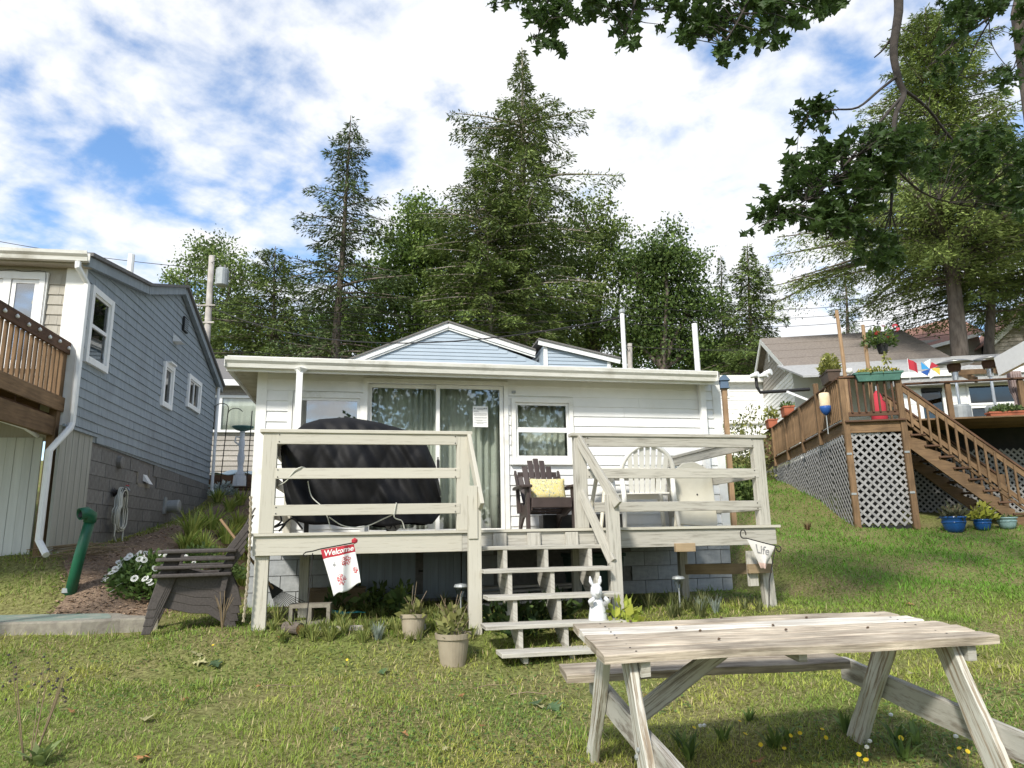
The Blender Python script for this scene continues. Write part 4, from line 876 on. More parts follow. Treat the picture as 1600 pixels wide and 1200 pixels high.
def boxplanter(name, label, p, rz, L, W_, H_, m, plant=None, flowers=None, seed=3, taper=.85):
    o_ = thing(name, label, 'planter', p, rz); t2 = taper
    q = MB(); q.hexa([(-L / 2 * t2, -W_ / 2 * t2, 0), (L / 2 * t2, -W_ / 2 * t2, 0), (L / 2 * t2, W_ / 2 * t2, 0), (-L / 2 * t2, W_ / 2 * t2, 0), (-L / 2, -W_ / 2, H_), (L / 2, -W_ / 2, H_), (L / 2, W_ / 2, H_), (-L / 2, W_ / 2, H_)]); q.build('trough', M[m], o_, bevel=.008)
    q = MB(); pane = [(-L / 2 - .012, L / 2 + .012, -W_ / 2 - .012, -W_ / 2 + .004), (-L / 2 - .012, L / 2 + .012, W_ / 2 - .004, W_ / 2 + .012), (-L / 2 - .012, -L / 2 + .004, -W_ / 2 + .004, W_ / 2 - .004), (L / 2 - .004, L / 2 + .012, -W_ / 2 + .004, W_ / 2 - .004)]
    for a, b, c, d in pane: q.box(a, b, c, d, H_ - .035, H_ + .006)
    q.build('rim', M[m], o_); MB().box(-L / 2 + .01, L / 2 - .01, -W_ / 2 + .01, W_ / 2 - .01, H_ + .001, H_ + .004).build('soil', M['soil'], o_)
    if plant: leafy('foliage', o_, 0, 0, H_, L * .48, W_ * .7, plant[0], plant[1], plant[2], plant[3], plant[4], seed=seed)
    if flowers: blooms(o_, [(rnd.uniform(-L * .45, L * .45), rnd.uniform(-W_ * .6, W_ * .3), H_ + rnd.uniform(.03, plant[0])) for k in range(flowers[0])], flowers[1], flowers[2])
    return o_
GRN = ((.06, .11, .03), (.14, .20, .05)); YEL = ((.20, .22, .05), (.33, .33, .10))
boxplanter('planter_box', 'green trough planter with yellow flowers on the brown deck rail', DWp(.68, -.04, ZR + .03 - .14), DA, .92, .19, .18, 'green_planter', (.09, 260, .07, *YEL), (26, .022, 'petal_yellow'))
boxplanter('planter_box', 'large dark brown planter with feathery plant on the deck corner rail', DWp(-.05, .62, ZR + .02), DA + R(90), .62, .26, .24, 'brown_planter', (.42, 420, .10, *YEL), seed=8)
boxplanter('planter_box', 'terracotta square planter with a pale leafy plant further along the rail', DWp(-.05, 5.0, ZR + .0), DA + R(90), .5, .28, .26, 'terracotta', (.12, 90, .10, *GRN), seed=9)
boxplanter('planter_box', 'terracotta planter at the far end of the deck rail', DWp(-.05, 7.3, ZR - .0), DA + R(90), .5, .28, .26, 'terracotta', (.42, 150, .12, *YEL), seed=10)
boxplanter('planter_box', 'long terracotta trough of trailing green leaves on the upper terrace', DWp(4.5, V2 - .12, zk(3.74)), DA, .82, .22, .26, 'terracotta', (.16, 520, .08, (.07, .12, .04), (.20, .26, .09)), seed=12)
by = thing('lobster_buoy', 'cream and blue lobster buoy hanging beside the deck corner', 'buoy', DWp(-.19, .72, zk(3.75)))
MB().lathe([(.10, .16), (.112, .19), (.112, .44), (.10, .47), (.0, .475)], 18).build('cream_end', M['orange_buoy'], by, smooth=True); MB().lathe([(.0, -.02), (.04, .0), (.09, .06), (.113, .13), (.113, .185)], 18).build('blue_end', M['blue'], by, smooth=True)
MB().tube([(0, 0, -.42), (0, 0, -.02)], .012, 8).build('stick', M['grey_metal'], by); MB().tube([(0, 0, .47), (.06, .03, .58)], .006, 6).build('cord', M['rope'], by)
lp = thing('solar_lamp', 'round white solar globe on the deck corner post', 'lamp', DWp(.16, -.02, ZR + .03)); MB().lathe([(.02, 0), (.02, .05), (.055, .06), (.07, .11), (.055, .16), (.0, .175)], 14).build('globe', M['white_plastic'], lp, smooth=True); MB().lathe([(.05, 0), (.05, .02)], 12).build('base', M['iron'], lp)
for k, (px0, py0, px1, py1, Y, lab) in enumerate(((1319, 585, 1307, 485, 15.4, 'taller bare wooden pole standing behind the brown planter'), (1356, 580, 1348, 508, 15.0, 'shorter wooden pole carrying the hanging flower basket'))):
    p = at(px0, py0, Y); q = at(px1, py1, Y); o_ = thing('wooden_pole', lab, 'pole', (p.x, p.y, p.z - .9)); h_ = q.z - p.z + .9
    MB().tube([(0, 0, 0), (.02, 0, h_ * .5), (q.x - p.x, 0, h_)], [.045, .042, .038], 8).build('pole', M['tanpole'], o_)
    if k: MB().tube([(q.x - p.x, 0, h_ - .05), (q.x - p.x + .2, -.02, h_ - .02), (q.x - p.x + .38, -.02, h_ - .06)], .008, 6).build('bracket', M['iron'], o_)
    else: MB().tube([(q.x - p.x, 0, h_ - .22), (q.x - p.x - .07, -.02, h_ - .12)], .012, 6).build('peg', M['tanpole'], o_)
p = at(1379, 545, 14.9); hbk = thing('hanging_basket', 'hanging black pot of red and pink flowers', 'hanging basket', p)
MB().lathe([(.085, -.1), (.12, .08), (.13, .09), (.12, .1), (.0, .085)], 14).build('pot', M['black'], hbk); leafy('foliage', hbk, -.06, 0, .06, .34, .3, .42, 420, .10, *GRN, seed=5); leafy('trailing_leaves', hbk, 0, -.08, -.32, .06, .06, .3, 40, .08, *YEL, up=-.6, seed=6)
blooms(hbk, [(rnd.uniform(-.3, .25), -.26 + rnd.uniform(-.08, .05), .12 + rnd.uniform(0, .33)) for k in range(14)], .045, 'petal_red')
for k in range(3): MB().tube([(.1 * math.cos(k * 2.1), .1 * math.sin(k * 2.1), .1), (-.04, 0, .62)], .004, 5).build('wire', M['iron'], hbk)
# pots at the stair foot
def roundpot(name, label, u, s_, r_, H_, m, pl, seed, rim=1.04, group=None):
    b_ = DWp(u, s_, 0); b_.z = gz(b_.x, b_.y) - .01; o_ = thing(name, label, 'flower pot', b_)
    MB().lathe([(r_ * .62, 0), (r_ * .8, H_ * .25), (r_ * .97, H_ * .65), (r_ * .94, H_ * .86), (r_ * rim, H_ * .9), (r_ * rim, H_), (r_ * .9, H_), (r_ * .88, H_ * .9), (0, H_ * .88)], 24).build('pot', M[m], o_, smooth=True)
    MB().lathe([(r_ * .98, 0), (r_ * 1.0, .012), (r_ * .98, .024)], 24, (0, 0, H_ * .6)).build('band', M[m], o_, smooth=True)
    leafy('foliage', o_, 0, 0, H_ * .9, pl[0], pl[0], pl[1], pl[2], pl[3], pl[4], pl[5], up=.5, seed=seed)
    for k in range(7): a = k * .9; MB().tube([(0, 0, H_ * .9), (math.cos(a) * pl[0] * .6, math.sin(a) * pl[0] * .6, H_ + pl[1] * .8)], .005, 5).build('stem', M['dry'], o_)
roundpot('flower_pot', 'large blue glazed pot with dull purplish green plant by brown stairs', 1.6, -.35, .215, .30, 'blue_glaze', (.22, .24, 160, .11, (.06, .07, .04), (.16, .15, .08)), 21)
roundpot('flower_pot', 'smaller blue glazed pot with bright yellow-green leaves by brown stairs', 2.12, -.30, .155, .21, 'blue_glaze', (.22, .30, 150, .12, (.24, .28, .04), (.42, .42, .07)), 22)
roundpot('flower_pot', 'speckled pale teal pot with low growth at the stair foot', 2.55, -.30, .165, .22, 'teal_glaze', (.13, .06, 60, .06, *GRN), 23, rim=1.08)

# ================================================================ terrace house behind the brown deck (right edge)
V3 = 8.2; P3 = DWp(0, V3, 0); th = thing('terrace_house', 'white tiled terrace house with dark windows behind the patio heaters', 'house', (P3.x, P3.y, 0), DA)
def tp3(px, py): return onplane(px, py, P3, DA)
def T(px, py): return (1400 + px / 4.445, 560 + py / 4.445)
zf = tp3(*T(500, 470))[1]; ze = tp3(*T(500, 180))[1]
xl = tp3(*T(40, 300))[0]; xr3 = 12.0
d0_ = tp3(*T(190, 300)); d1_ = tp3(*T(335, 300)); w0_ = tp3(*T(505, 190)); w1_ = tp3(*T(780, 300)); w2_ = tp3(*T(535, 345))
hl = [(d0_[0], d1_[0], zf - 1.0, ze - .05), (w0_[0], w1_[0] + .6, w1_[1], ze - .06), (w0_[0], w1_[0] + .6, zf - .2, w2_[1])]
hl[2] = (hl[2][0], hl[2][1], min(hl[2][2], hl[2][3] - .3), hl[2][3])
tw = MB(); wallgrid(tw, xl, xr3, zf - 1.6, ze + .5, .06, .16, hl); tw.build('wall', M['trim'], th)
bx = xl; tm = {}
tiles = MB()
zz_ = zf - .6
while zz_ < ze + .2:
    x = xl
    while x < xr3 - 5:
        if not any(h[0] - .12 < x + .13 < h[1] + .1 and h[2] - .1 < zz_ + .13 < h[3] + .1 for h in hl): tiles.box(x, x + .255, .04, .065, zz_, zz_ + .255)
        x += .27
    zz_ += .27
tiles.build('wall_tiles', M['white'], th, kind='stuff')
for h in hl: MB().box(h[0], h[1], .12, .13, h[2], h[3]).build('glass_pane', M['glass_dark'], th); MB().box(h[0] - .05, h[1] + .05, .3, .34, h[2] - .1, h[3] + .1).build('painted_room_shade', M['dark'], th)  # near-black sheets behind the panes paint the unlit rooms
for h in hl[1:]:
    q = MB(); pane_frame(q, h[0] - .06, h[1] + .06, h[2] - .06, h[3] + .06, .06, .02, .1); q.build('window_frame', M['white'], th)
vl = MB(); n_ = 14
for k in range(n_): x = d0_[0] + (d1_[0] - d0_[0]) * k / n_; vl.prism([(x, ze - .05), (x, ze - .15), (x + (d1_[0] - d0_[0]) / n_ / 2, ze - .19), (x + (d1_[0] - d0_[0]) / n_, ze - .15), (x + (d1_[0] - d0_[0]) / n_, ze - .05)][::-1], lambda a, b, t: (a, t, b), .02, .03)
vl.build('scalloped_valance', M['black'], th, kind='stuff')
et = tp3(*T(300, 110))[1]; MB().box(xl - .3, xr3, -.35, .2, ze - .02, et - .1).build('eave_board', M['paleroof'], th); MB().box(xl - .4, xr3, -.42, -.35, et - .14, et + .03).build('gutter', M['trim'], th)
ro0 = onplane(1300, 572, at(1300, 572, 25.5), DA)[1]
XL4 = tp3(1250, 590)[0]
MB().hexa([(XL4, -.4, et + .03), (xr3, -.4, et + .03), (xr3, -.4, et + .09), (XL4, -.4, et + .09), (XL4, 3.2, et + 1.2), (xr3, 3.2, et + 1.2), (xr3, 3.2, et + 1.26), (XL4, 3.2, et + 1.26)]).build('pale_roof', M['paleroof'], th)
# pergola rafters and curtain
for k, (a_, b_) in enumerate((((560, 150), (430, 95)), ((430, 98), (800, 80)), ((700, 80), (889, 0)))):
    p, q = at(*T(*a_), 18.5), at(*T(*b_), 19.5 if k < 2 else 15.5); o_ = MB().beam(p - P3 + Vector((0, 0, 0)), q - P3, .06, .14 if k < 2 else .2).build('rafter', M['brown'], None)
    o_.location = (P3.x, P3.y, 0); tag(o_, ['short sloping brown rafter beside the left patio heater', 'long level brown beam behind the patio heaters', 'dark sloping brown rafter under the white fascia'][k], 'rafter')
p, q = at(1560, 573, 15.3), at(1640, 530, 13.8); o_ = MB().beam(p, q, .1, .42).build('fascia', M['white'], None); tag(o_, 'broad white sloping fascia board above the terrace curtain', 'fascia')
pc0 = at(1584, 580, 17.2); pc1 = at(1590, 672, 17.2)
cb = MB(); hgt = pc0.z - pc1.z
cb.grid(lambda a, b: (((.34 - .17 * math.exp(-((b - .52) / .13) ** 2)) * (a - .5)), .035 * math.sin(a * 40), -hgt * b), 42, 14)
tag(cb.build('curtain', M['curtain_pink'], loc=pc0, rot=(0, 0, DA), smooth=True, solid=.006), 'faded pink curtain tied back at the terrace post', 'curtain')
def heater(px, pt_, pb, Y, dia, lab):
    t_ = at(px, pt_, Y); b_ = at(px + 6, pb, Y); o_ = thing('patio_heater', lab, 'patio heater', (t_.x, t_.y, b_.z)); H_ = t_.z - b_.z; r_ = dia / 2
    MB().lathe([(r_, H_ - .10), (r_ * .98, H_ - .085), (r_ * .6, H_ - .03), (r_ * .3, H_), (0, H_ + .01), (0, H_ - .02), (r_ * .6, H_ - .055), (r_ * .97, H_ - .105)], 28).build('dome', M['steel'], o_, smooth=True)
    MB().lathe([(.13, H_ - .30), (.16, H_ - .16), (.14, H_ - .04)], 16).build('burner', M['brown_dark'], o_); MB().lathe([(.07, H_ - .52), (.08, H_ - .32), (.10, H_ - .30)], 14).build('collar', M['steel'], o_)
    MB().tube([(0, 0, .35), (0, 0, H_ - .45)], .035, 10).build('pole', M['steel'], o_); MB().lathe([(.24, 0), (.24, .5), (.2, .56)], 16).build('gas_housing', M['grey_metal'], o_)
heater(1489, 563, 668, 17.6, .88, 'patio heater with wide dome standing by the terrace door'); heater(1543, 558, 668, 17.9, .92, 'patio heater standing in front of the dark terrace window')
p = at(1373, 640, 18.6); rc = thing('folded_umbrella', 'dark red folded patio umbrella seen through deck balusters', 'umbrella', (p.x, p.y, zk(3.55) + .4))
MB().lathe([(.10, 0), (.2, .2), (.19, .6), (.08, .9), (.0, 1.0)], 14).build('canopy', M['red'], rc, smooth=True); MB().tube([(0, 0, -.9), (0, 0, 1.1)], .022, 8).build('pole', M['steel'], rc)
p = at(1452, 580, 17.0); wf = thing('wind_spinner', 'red, white and blue wind spinner on the terrace rail', 'wind spinner', (p.x, p.y, zk(4.72)))
hh = p.z - zk(4.72); MB().tube([(0, 0, 0), (0, 0, hh)], .010, 6).build('stick', M['white'], wf)
for k in range(6):
    a = k * 1.047 + .3; MB().prism([(0, 0), (.26 * math.cos(a), .26 * math.sin(a)), (.2 * math.cos(a + .8), .2 * math.sin(a + .8))], lambda x, y, t: (x, t - .02 * k, y + hh + .05), 0, .006).build('blade', M[['red', 'white', 'sky_cloth', 'blue', 'white', 'yellow'][k]], wf)
ga = at(1422, 592, 17.0); gm = thing('small_flag', 'small faded flag on a stick on the terrace rail', 'flag', (ga.x, ga.y, zk(4.72))); MB().tube([(0, 0, 0), (.0, 0, .55)], .006, 6).build('stick', M['white'], gm)
MB().grid(lambda a, b: (.22 * a, .02 * math.sin(a * 8), .55 - .25 * b - .12 * a), 8, 4).build('cloth', M['red'], gm, solid=.004)

# ================================================================ white gable house further up, neighbours beyond
WA = R(-9); w0 = at(1243, 640, 25.5); wh = thing('white_gable_house', 'white sided gable house with brown shingle roof beyond the deck', 'house', (w0.x, w0.y, 0), WA)
ze_ = onplane(1243, 574, w0, WA)[1]; dep = 7.4; apz = ze_ + 2.05; zg_ = gz(w0.x, w0.y) - .6
MB().prism([(0, zg_), (dep, zg_), (dep, ze_ - .1), (dep / 2, apz - .1), (0, ze_ - .1)], lambda a, b, t: (t, a, b), .03, 5.2).build('wall', M['siding'], wh)
z = zg_ + .8
while z < apz - .3:
    hw = dep / 2 if z < ze_ - .2 else (apz - .15 - z) / (apz - ze_) * dep / 2
    MB().prism([(.004, z), (.03, z), (.03, z + .17), (.024, z + .17)], lambda a, b, t: (a, t, b), dep / 2 - hw, dep / 2 + hw).build('siding_board', M['siding'] if z < ze_ - .1 else M['cedar'], wh); z += .168
for s_ in (0, 1):
    ya, yb = (-.35, dep / 2) if s_ == 0 else (dep + .35, dep / 2); za = ze_ - .1
    MB().hexa([(-.3, ya, za), (5.3, ya, za), (5.3, ya, za + .08), (-.3, ya, za + .08), (-.3, yb, apz), (5.3, yb, apz), (5.3, yb, apz + .08), (-.3, yb, apz + .08)]).build('roof', M['brownroof'], wh)
    MB().beam((-.28, ya, za - .05), (-.28, yb, apz - .05), .05, .2).build('rake_board', M['white'], wh)
MB().box(-.3, 5.3, -.38, -.34, ze_ - .18, ze_ - .02).build('fascia', M['white'], wh); MB().box(-.02, .0, dep / 2 - .12, dep / 2 + .12, apz - .95, apz - .5).build('gable_window', M['white'], wh)
for k in range(1, 4):
    f_ = k / 4; MB().box(-.3, 5.3, -.0, .012, 0, .014).build('roof_course', M['brownroof'], wh, loc=(0, -.35 + (dep / 2 + .35) * f_, ze_ - .02 + (apz - ze_ + .1) * f_), rot=(R(26), 0, 0))
# grey shingled house upper right
q0 = at(1530, 560, 34); gh = thing('grey_shingle_house', 'grey shingled house with red-brown roof and white gable trim uphill', 'house', (q0.x, q0.y, 0), R(-14))
def gp2(px, py): return onplane(px, py, q0, R(-14))
ex0 = gp2(1440, 552); ex1 = gp2(1523, 522); ga_ = gp2(1598, 478); zb4 = gz(q0.x, q0.y) - 1
MB().box(ex0[0], ex1[0] + .2, .1, 6, zb4, ex1[1] - .1).build('wall', M['cedar'], gh)
z = zb4 + 3
while z < ex1[1] - .2: MB().prism([(.05, z), (.1, z), (.1, z + .2), (.085, z + .2)], lambda a, b, t: (t, a, b), ex0[0], ex1[0] + .2).build('shingle_course', M['cedar'], gh); z += .2
MB().hexa([(ex0[0] - .3, -.4, ex1[1] - .75), (ex1[0] + .3, -.4, ex1[1] - .1), (ex1[0] + .3, -.4, ex1[1] + .0), (ex0[0] - .3, -.4, ex1[1] - .65), (ex0[0] - .3, 3, ex1[1] + 1.0), (ex1[0] + .3, 3, ex1[1] + 1.7), (ex1[0] + .3, 3, ex1[1] + 1.8), (ex0[0] - .3, 3, ex1[1] + 1.1)]).build('roof', M['redroof'], gh)
MB().beam((ex0[0] - .3, -.43, ex1[1] - .72), (ex1[0] + .3, -.43, ex1[1] - .08), .06, .16).build('fascia', M['white'], gh)
gx = ex1[0] + .3; pk = gx + 3.0; pz = ga_[1] + .6
MB().prism([(gx, zb4), (gx + 6, zb4), (gx + 6, ex1[1] - .9), (pk, pz), (gx, ex1[1] - .9)], lambda a, b, t: (a, t, b), -1.2, 5).build('gable_wall', M['cedar'], gh)
z = zb4 + 3.0
while z < pz - .4:
    hw = 3.0 if z < ex1[1] - .95 else (pz - z - .1) / (pz - ex1[1] + .9) * 3.0
    MB().prism([(-1.25, z), (-1.2, z), (-1.2, z + .2), (-1.215, z + .2)], lambda a, b, t: (t, a, b), pk - hw, pk + hw).build('shingle_course', M['cedar'], gh); z += .2
for s_ in (-1, 1): MB().beam((pk + s_ * 3.3, -1.3, ex1[1] - .95), (pk, -1.3, pz + .08), .12, .3).build('rake_board', M['white'], gh); MB().hexa([(pk + s_ * 3.4, -1.4, ex1[1] - .85), (pk + s_ * 3.4, 5, ex1[1] - .85), (pk + s_ * 3.4, 5, ex1[1] - .77), (pk + s_ * 3.4, -1.4, ex1[1] - .77), (pk, -1.4, pz + .2), (pk, 5, pz + .2), (pk, 5, pz + .28), (pk, -1.4, pz + .28)]).build('gable_roof', M['redroof'], gh)
wq = onplane(1573, 545, at(1573, 545, 32.8), R(-14))
p = at(1578, 533, 32.6); MB().box(-.4, .4, -.03, .0, -.65, .65).build('window', M['white'], gh, loc=(pk - .4, -1.26, p.z)); MB().box(-.28, .28, -.05, -.035, -.52, .52).build('glass_pane', M['glass_dark'], gh, loc=(pk - .4, -1.26, p.z))
# white low house and green roofed shed far behind the deck end
p0_ = at(1118, 655, 31); wl = thing('white_low_house', 'low white sided house with small windows far behind the birdhouse post', 'house', (p0_.x, p0_.y, 0), R(4)); zt0 = at(1160, 598, 31).z; zb5 = at(1160, 660, 31).z
MB().box(-1.5, 3.4, .03, 5, zb5 - 1.5, zt0).build('wall', M['siding'], wl)
z = zb5 - .6
while z < zt0 - .1: MB().prism([(.004, z), (.03, z), (.03, z + .2), (.022, z + .2)], lambda a, b, t: (t, a, b), -1.5, 3.4).build('siding_board', M['siding'], wl); z += .2
MB().box(-1.7, 3.5, -.3, 5.2, zt0, zt0 + .3).build('roof', M['trim'], wl); wz = at(1140, 610, 31).z
for a in (.02, .34): MB().box(a, a + .28, -.02, .0, wz - .25, wz + .25).build('window', M['glass_dark'], wl)
q = MB(); pane_frame(q, -.06, .70, wz - .33, wz + .33, .07, -.03, .01); q.build('window_frame', M['white'], wl); MB().box(-1.5, 3.4, -.12, .03, zb5 - .05, zb5 + .1).build('base_trim', M['trim'], wl)
p1 = at(1133, 583, 46); sh = thing('green_roof_house', 'small grey house with dark green roof edge among the far trees', 'house', (p1.x, p1.y, 0), R(5)); za = at(1130, 574, 46).z; zb6 = gz(p1.x, p1.y) - 1
MB().prism([(-2, zb6), (2, zb6), (2, za - 1.1), (0, za), (-2, za - 1.1)], lambda a, b, t: (a, t, b), 0, 5).build('wall', M['cedar'], sh)
for s_ in (-1, 1): MB().beam((s_ * 2.4, -.1, za - 1.3), (0, -.1, za + .08), .12, .16).build('roof_edge', M['green_roof'], sh); MB().hexa([(s_ * 2.4, -.1, za - 1.22), (s_ * 2.4, 5, za - 1.22), (s_ * 2.4, 5, za - 1.1), (s_ * 2.4, -.1, za - 1.1), (0, -.1, za + .1), (0, 5, za + .1), (0, 5, za + .22), (0, -.1, za + .22)]).build('roof', M['green_roof'], sh)
MB().box(-.35, .35, -.03, 0, za - 1.3, za - .75).build('window', M['dark'], sh)
# birdhouse post, black pipe arm
p = at(1140, 735, 13.5); t_ = at(1131, 606, 13.5); bhp = thing('birdhouse_post', 'tan post topped by a blue-grey birdhouse beside the cottage', 'birdhouse', (p.x, p.y, gz(p.x, p.y))); H_ = t_.z - gz(p.x, p.y)
MB().beam((0, 0, -.1), (t_.x - p.x, 0, H_), .085, .085, (0, 1, 0)).build('post', M['tanpole'], bhp); hx = t_.x - p.x
MB().box(hx - .075, hx + .075, -.075, .075, H_, H_ + .13).build('house_box', M['blue_grey'], bhp); MB().prism([(-.11, 0), (.11, 0), (.03, .10), (-.03, .10)], lambda a, b, t: (hx + a, t, H_ + .13 + b), -.1, .1).build('roof', M['blue_grey'], bhp); MB().box(hx - .09, hx + .09, -.09, .09, H_ - .02, H_).build('floor', M['blue_grey'], bhp)
a_ = [at(x, y, 18.6) for x, y in ((1181, 588), (1183, 605), (1188, 613), (1225, 611), (1265, 608))]; c_ = a_[0]
arm = thing('pipe_arm', 'black bent pipe arm with white floodlights above the deck rail', 'lamp', tuple(a_[-1])); MB().tube([tuple(v - a_[-1]) for v in a_], .045, 8).build('pipe', M['iron'], arm)
for x in (1176, 1190, 1196): v = at(x, 588 if x < 1195 else 584, 18.6) - a_[-1]; MB().tube([(v.x - .05, v.y, v.z), (v.x + .1, v.y - .15, v.z + .02)], [.05, .085], 10).build('floodlight', M['white'], arm)
p = at(1268, 690, 17.2)
p, q = at(1230, 612, 18.4), at(1268, 627, 17.9); o_ = MB().beam(p - q, (0, 0, 0), .06, .05).build('brace', M['white'], None); o_.location = q; tag(o_, 'white slanted brace under the black pipe arm', 'brace')
p = at(1207, 610, 26.0)

# ================================================================ trees
def cones(trunk_base, H, R0, crown0, nb_, cards, droop, seed, prof, colA, colB, size, lean=(0, 0), sparse_top=.0, up=.12, gap=0):
    q = np.random.default_rng(seed); VV = []; DDv = []; WW = []; LL = []; WR = []; CC = []; limbs = MB()
    for k in range(nb_):
        t = (k + q.random()) / nb_; t = t ** .9; h = H * (crown0 + (1 - crown0) * t * .985)
        L = R0 * prof(t) * q.uniform(.45, 1.2) * (1 + .16 * math.sin(h * 1.3 + seed) + .12 * math.sin(h * 3.1 + 2 * seed))
        if gap and q.random() < gap: continue
        phi = k * 2.399 + q.normal(0, .3); ax = np.array([math.cos(phi), math.sin(phi), 0]); lat = np.array([-math.sin(phi), math.cos(phi), 0])
        c = np.array([lean[0] * h / H, lean[1] * h / H, h]); ts = np.linspace(0, 1, 6); dr = droop * q.uniform(.6, 1.3) * (1 - .55 * t)
        def curve(s): return c + ax * (L * s)[..., None] + np.array([0, 0, 1.]) * (L * (up * s - dr * s * s + .28 * dr * s ** 4))[..., None]
        if L > .35: limbs.tube([tuple(p) for p in curve(ts)], [max(.008, .018 * L * (1 - .85 * x)) for x in ts], 4, cap=False)
        m_ = max(14, int(cards * 3.2 * (L / R0) ** 1.15 * (1 - sparse_top * t)))
        s = q.random(m_) ** .75 * .94 + .06; P = curve(s); side = q.choice([-1, 1], m_) * q.random(m_) ** .8
        wdt = .30 * L * (1.05 - s) + .08
        P = P + lat * (side * wdt)[:, None] + np.array([0, 0, 1.]) * (-.35 * np.abs(side) * wdt + q.normal(0, .05, m_) - q.random(m_) ** 2 * .25 * L * .4)[:, None]
        D = unit(ax * (.6 + q.normal(0, .25, m_))[:, None] + lat * (side * 1.1)[:, None] + np.array([0, 0, 1.]) * (q.normal(-.28, .35, m_))[:, None])
        Wv = unit(np.cross(D, q.normal(size=(m_, 3)) * .6 + np.array([0, 0, 1.])))
        ln = size * .66 * q.uniform(.5, 1.4, m_)
        VV.append(P); DDv.append(D); WW.append(Wv); LL.append(ln); WR.append(ln * q.uniform(.085, .17, m_))
        tc_ = q.random((m_, 1)); base = np.array(colA) * (1 - tc_) + np.array(colB) * tc_; CC.append(base * q.uniform(.75, 1.25))
    P = np.concatenate(VV); V, F = kites(P, np.concatenate(DDv), np.concatenate(WW), np.concatenate(LL), np.concatenate(WR))
    return V, F, np.repeat(np.concatenate(CC), 4, 0), limbs
def spruce_prof(t): return max(.03, (1 - t) ** .85 * (.75 + .25 * math.sin(t * 19)))
def conifer(name, label, px, ptop, Y, Rm, crown0=.15, nb_=230, cards=70, droop=.45, seed=1, prof=spruce_prof, colA=(0.061, 0.093, 0.033), colB=(0.149, 0.187, 0.060), size=.34, trunk_r=.28, pbase=None, lean=0, bark='bark', group=None, gap=0, up=.12, sparse=.0):
    b_ = at(px if pbase is None else pbase, 560, Y); t_ = at(px, ptop, Y); zb = gz(b_.x, b_.y); H = t_.z - zb
    o_ = thing(name, label, 'tree', (b_.x, b_.y, zb), group=group); ln = (t_.x - b_.x, lean)
    V, F, c, limbs = cones(None, H, Rm, crown0, nb_, cards, droop, seed, prof, colA, colB, size, ln, gap=gap, up=up, sparse_top=sparse)
    tr = MB(); n_ = 9; q = random.Random(seed)
    tr.tube([(ln[0] * k / n_ + q.uniform(-.04, .04), ln[1] * k / n_ + q.uniform(-.04, .04), H * k / n_ - (.4 if k == 0 else 0)) for k in range(n_ + 1)], [trunk_r * (1.25 if k == 0 else 1) * (1 - .93 * k / n_) for k in range(n_ + 1)], 10)
    tr.build('trunk', M[bark], o_, smooth=True); limbs.build('branches', M[bark], o_, smooth=True, kind='stuff'); bulk('crown', V, F, M['needle'], o_, col=c)
    return o_
def broadleaf(name, label, px, Y, blobs, n=16000, leaf=.20, seed=1, colA=(0.088, 0.145, 0.038), colB=(0.210, 0.281, 0.075), trunk_r=.28, bark='bark', clumps=None, group=None, shell=.55):
    """blobs: (px, py, radius px) lobes of the crown, seen at distance Y, each with its own depth"""
    q = np.random.default_rng(seed); b_ = at(px, 560, Y); zb = gz(b_.x, b_.y); base = np.array((b_.x, b_.y, zb)); sc = Y / FPX
    o_ = thing(name, label, 'tree', tuple(base), group=group); tot = sum(r_ ** 2 for _, _, r_ in blobs); Ps = []; br = MB()
    hub = None; PP = []; CCn = []
    cen = []
    for (bx, by, r_) in blobs:
        r_ = r_ * 1.12
        dY = q.uniform(-.5, .5) * r_ * sc * 1.2; c = np.array(at(bx, by, Y + dY)) - base; cen.append((c, r_ * sc))
    lowest = min(c[2] - r_ * .6 for c, r_ in cen); top = np.mean([c for c, _ in cen], 0)
    fork = np.array([top[0] * .3, top[1] * .3, max(1.5, min(lowest, top[2] * .55))])
    br.tube([(0, 0, -.4), tuple(fork * .5 + np.array([.08, .05, 0])), tuple(fork)], [trunk_r * 1.2, trunk_r, trunk_r * .8], 9)
    for c, r_ in cen:
        nl = int(n * 1.45 * (r_ / sc / 1.12) ** 2 / tot); nc = max(6, int(nl / 70))
        d = unit(q.normal(size=(nc, 3))); rr = (shell + (1 - shell) * q.random((nc, 1))) * q.uniform(.8, 1.1, (nc, 1)); cc = c + d * rr * r_ * np.array([1, 1, .85])
        mid = fork + (c - fork) * .6 + q.normal(0, .2, 3)
        br.tube([tuple(fork), tuple(mid), tuple(c)], [trunk_r * .55, trunk_r * .32, trunk_r * .14], 6, cap=False)
        for k in range(0, nc, 3): br.tube([tuple(c + (mid - c) * .3), tuple((c + cc[k]) / 2 + q.normal(0, .08, 3)), tuple(cc[k])], [trunk_r * .14, .025, .01], 4, cap=False)
        idx = q.integers(0, nc, nl); sp = q.normal(size=(nl, 3)) * np.array([1, 1, .62]) * (.17 * r_ + .16)
        P = cc[idx] + sp; PP.append(P); tone = q.uniform(.7, 1.3, (nc, 1))[idx]; tt = q.random((nl, 1)); CCn.append((np.array(colA) * (1 - tt) + np.array(colB) * tt) * tone)
    P = np.concatenate(PP); m_ = len(P); D = unit(q.normal(size=(m_, 3)) + np.array([0, 0, -.25])); Wv = unit(np.cross(D, q.normal(size=(m_, 3))))
    L = leaf * .85 * q.uniform(.5, 1.35, m_); V, F = kites(P, D, Wv, L, L * q.uniform(.28, .42, m_))
    br.build('trunk', M[bark], o_, smooth=True); bulk('crown', V, F, M['leaf'], o_, col=np.repeat(np.concatenate(CCn), 4, 0)); return o_

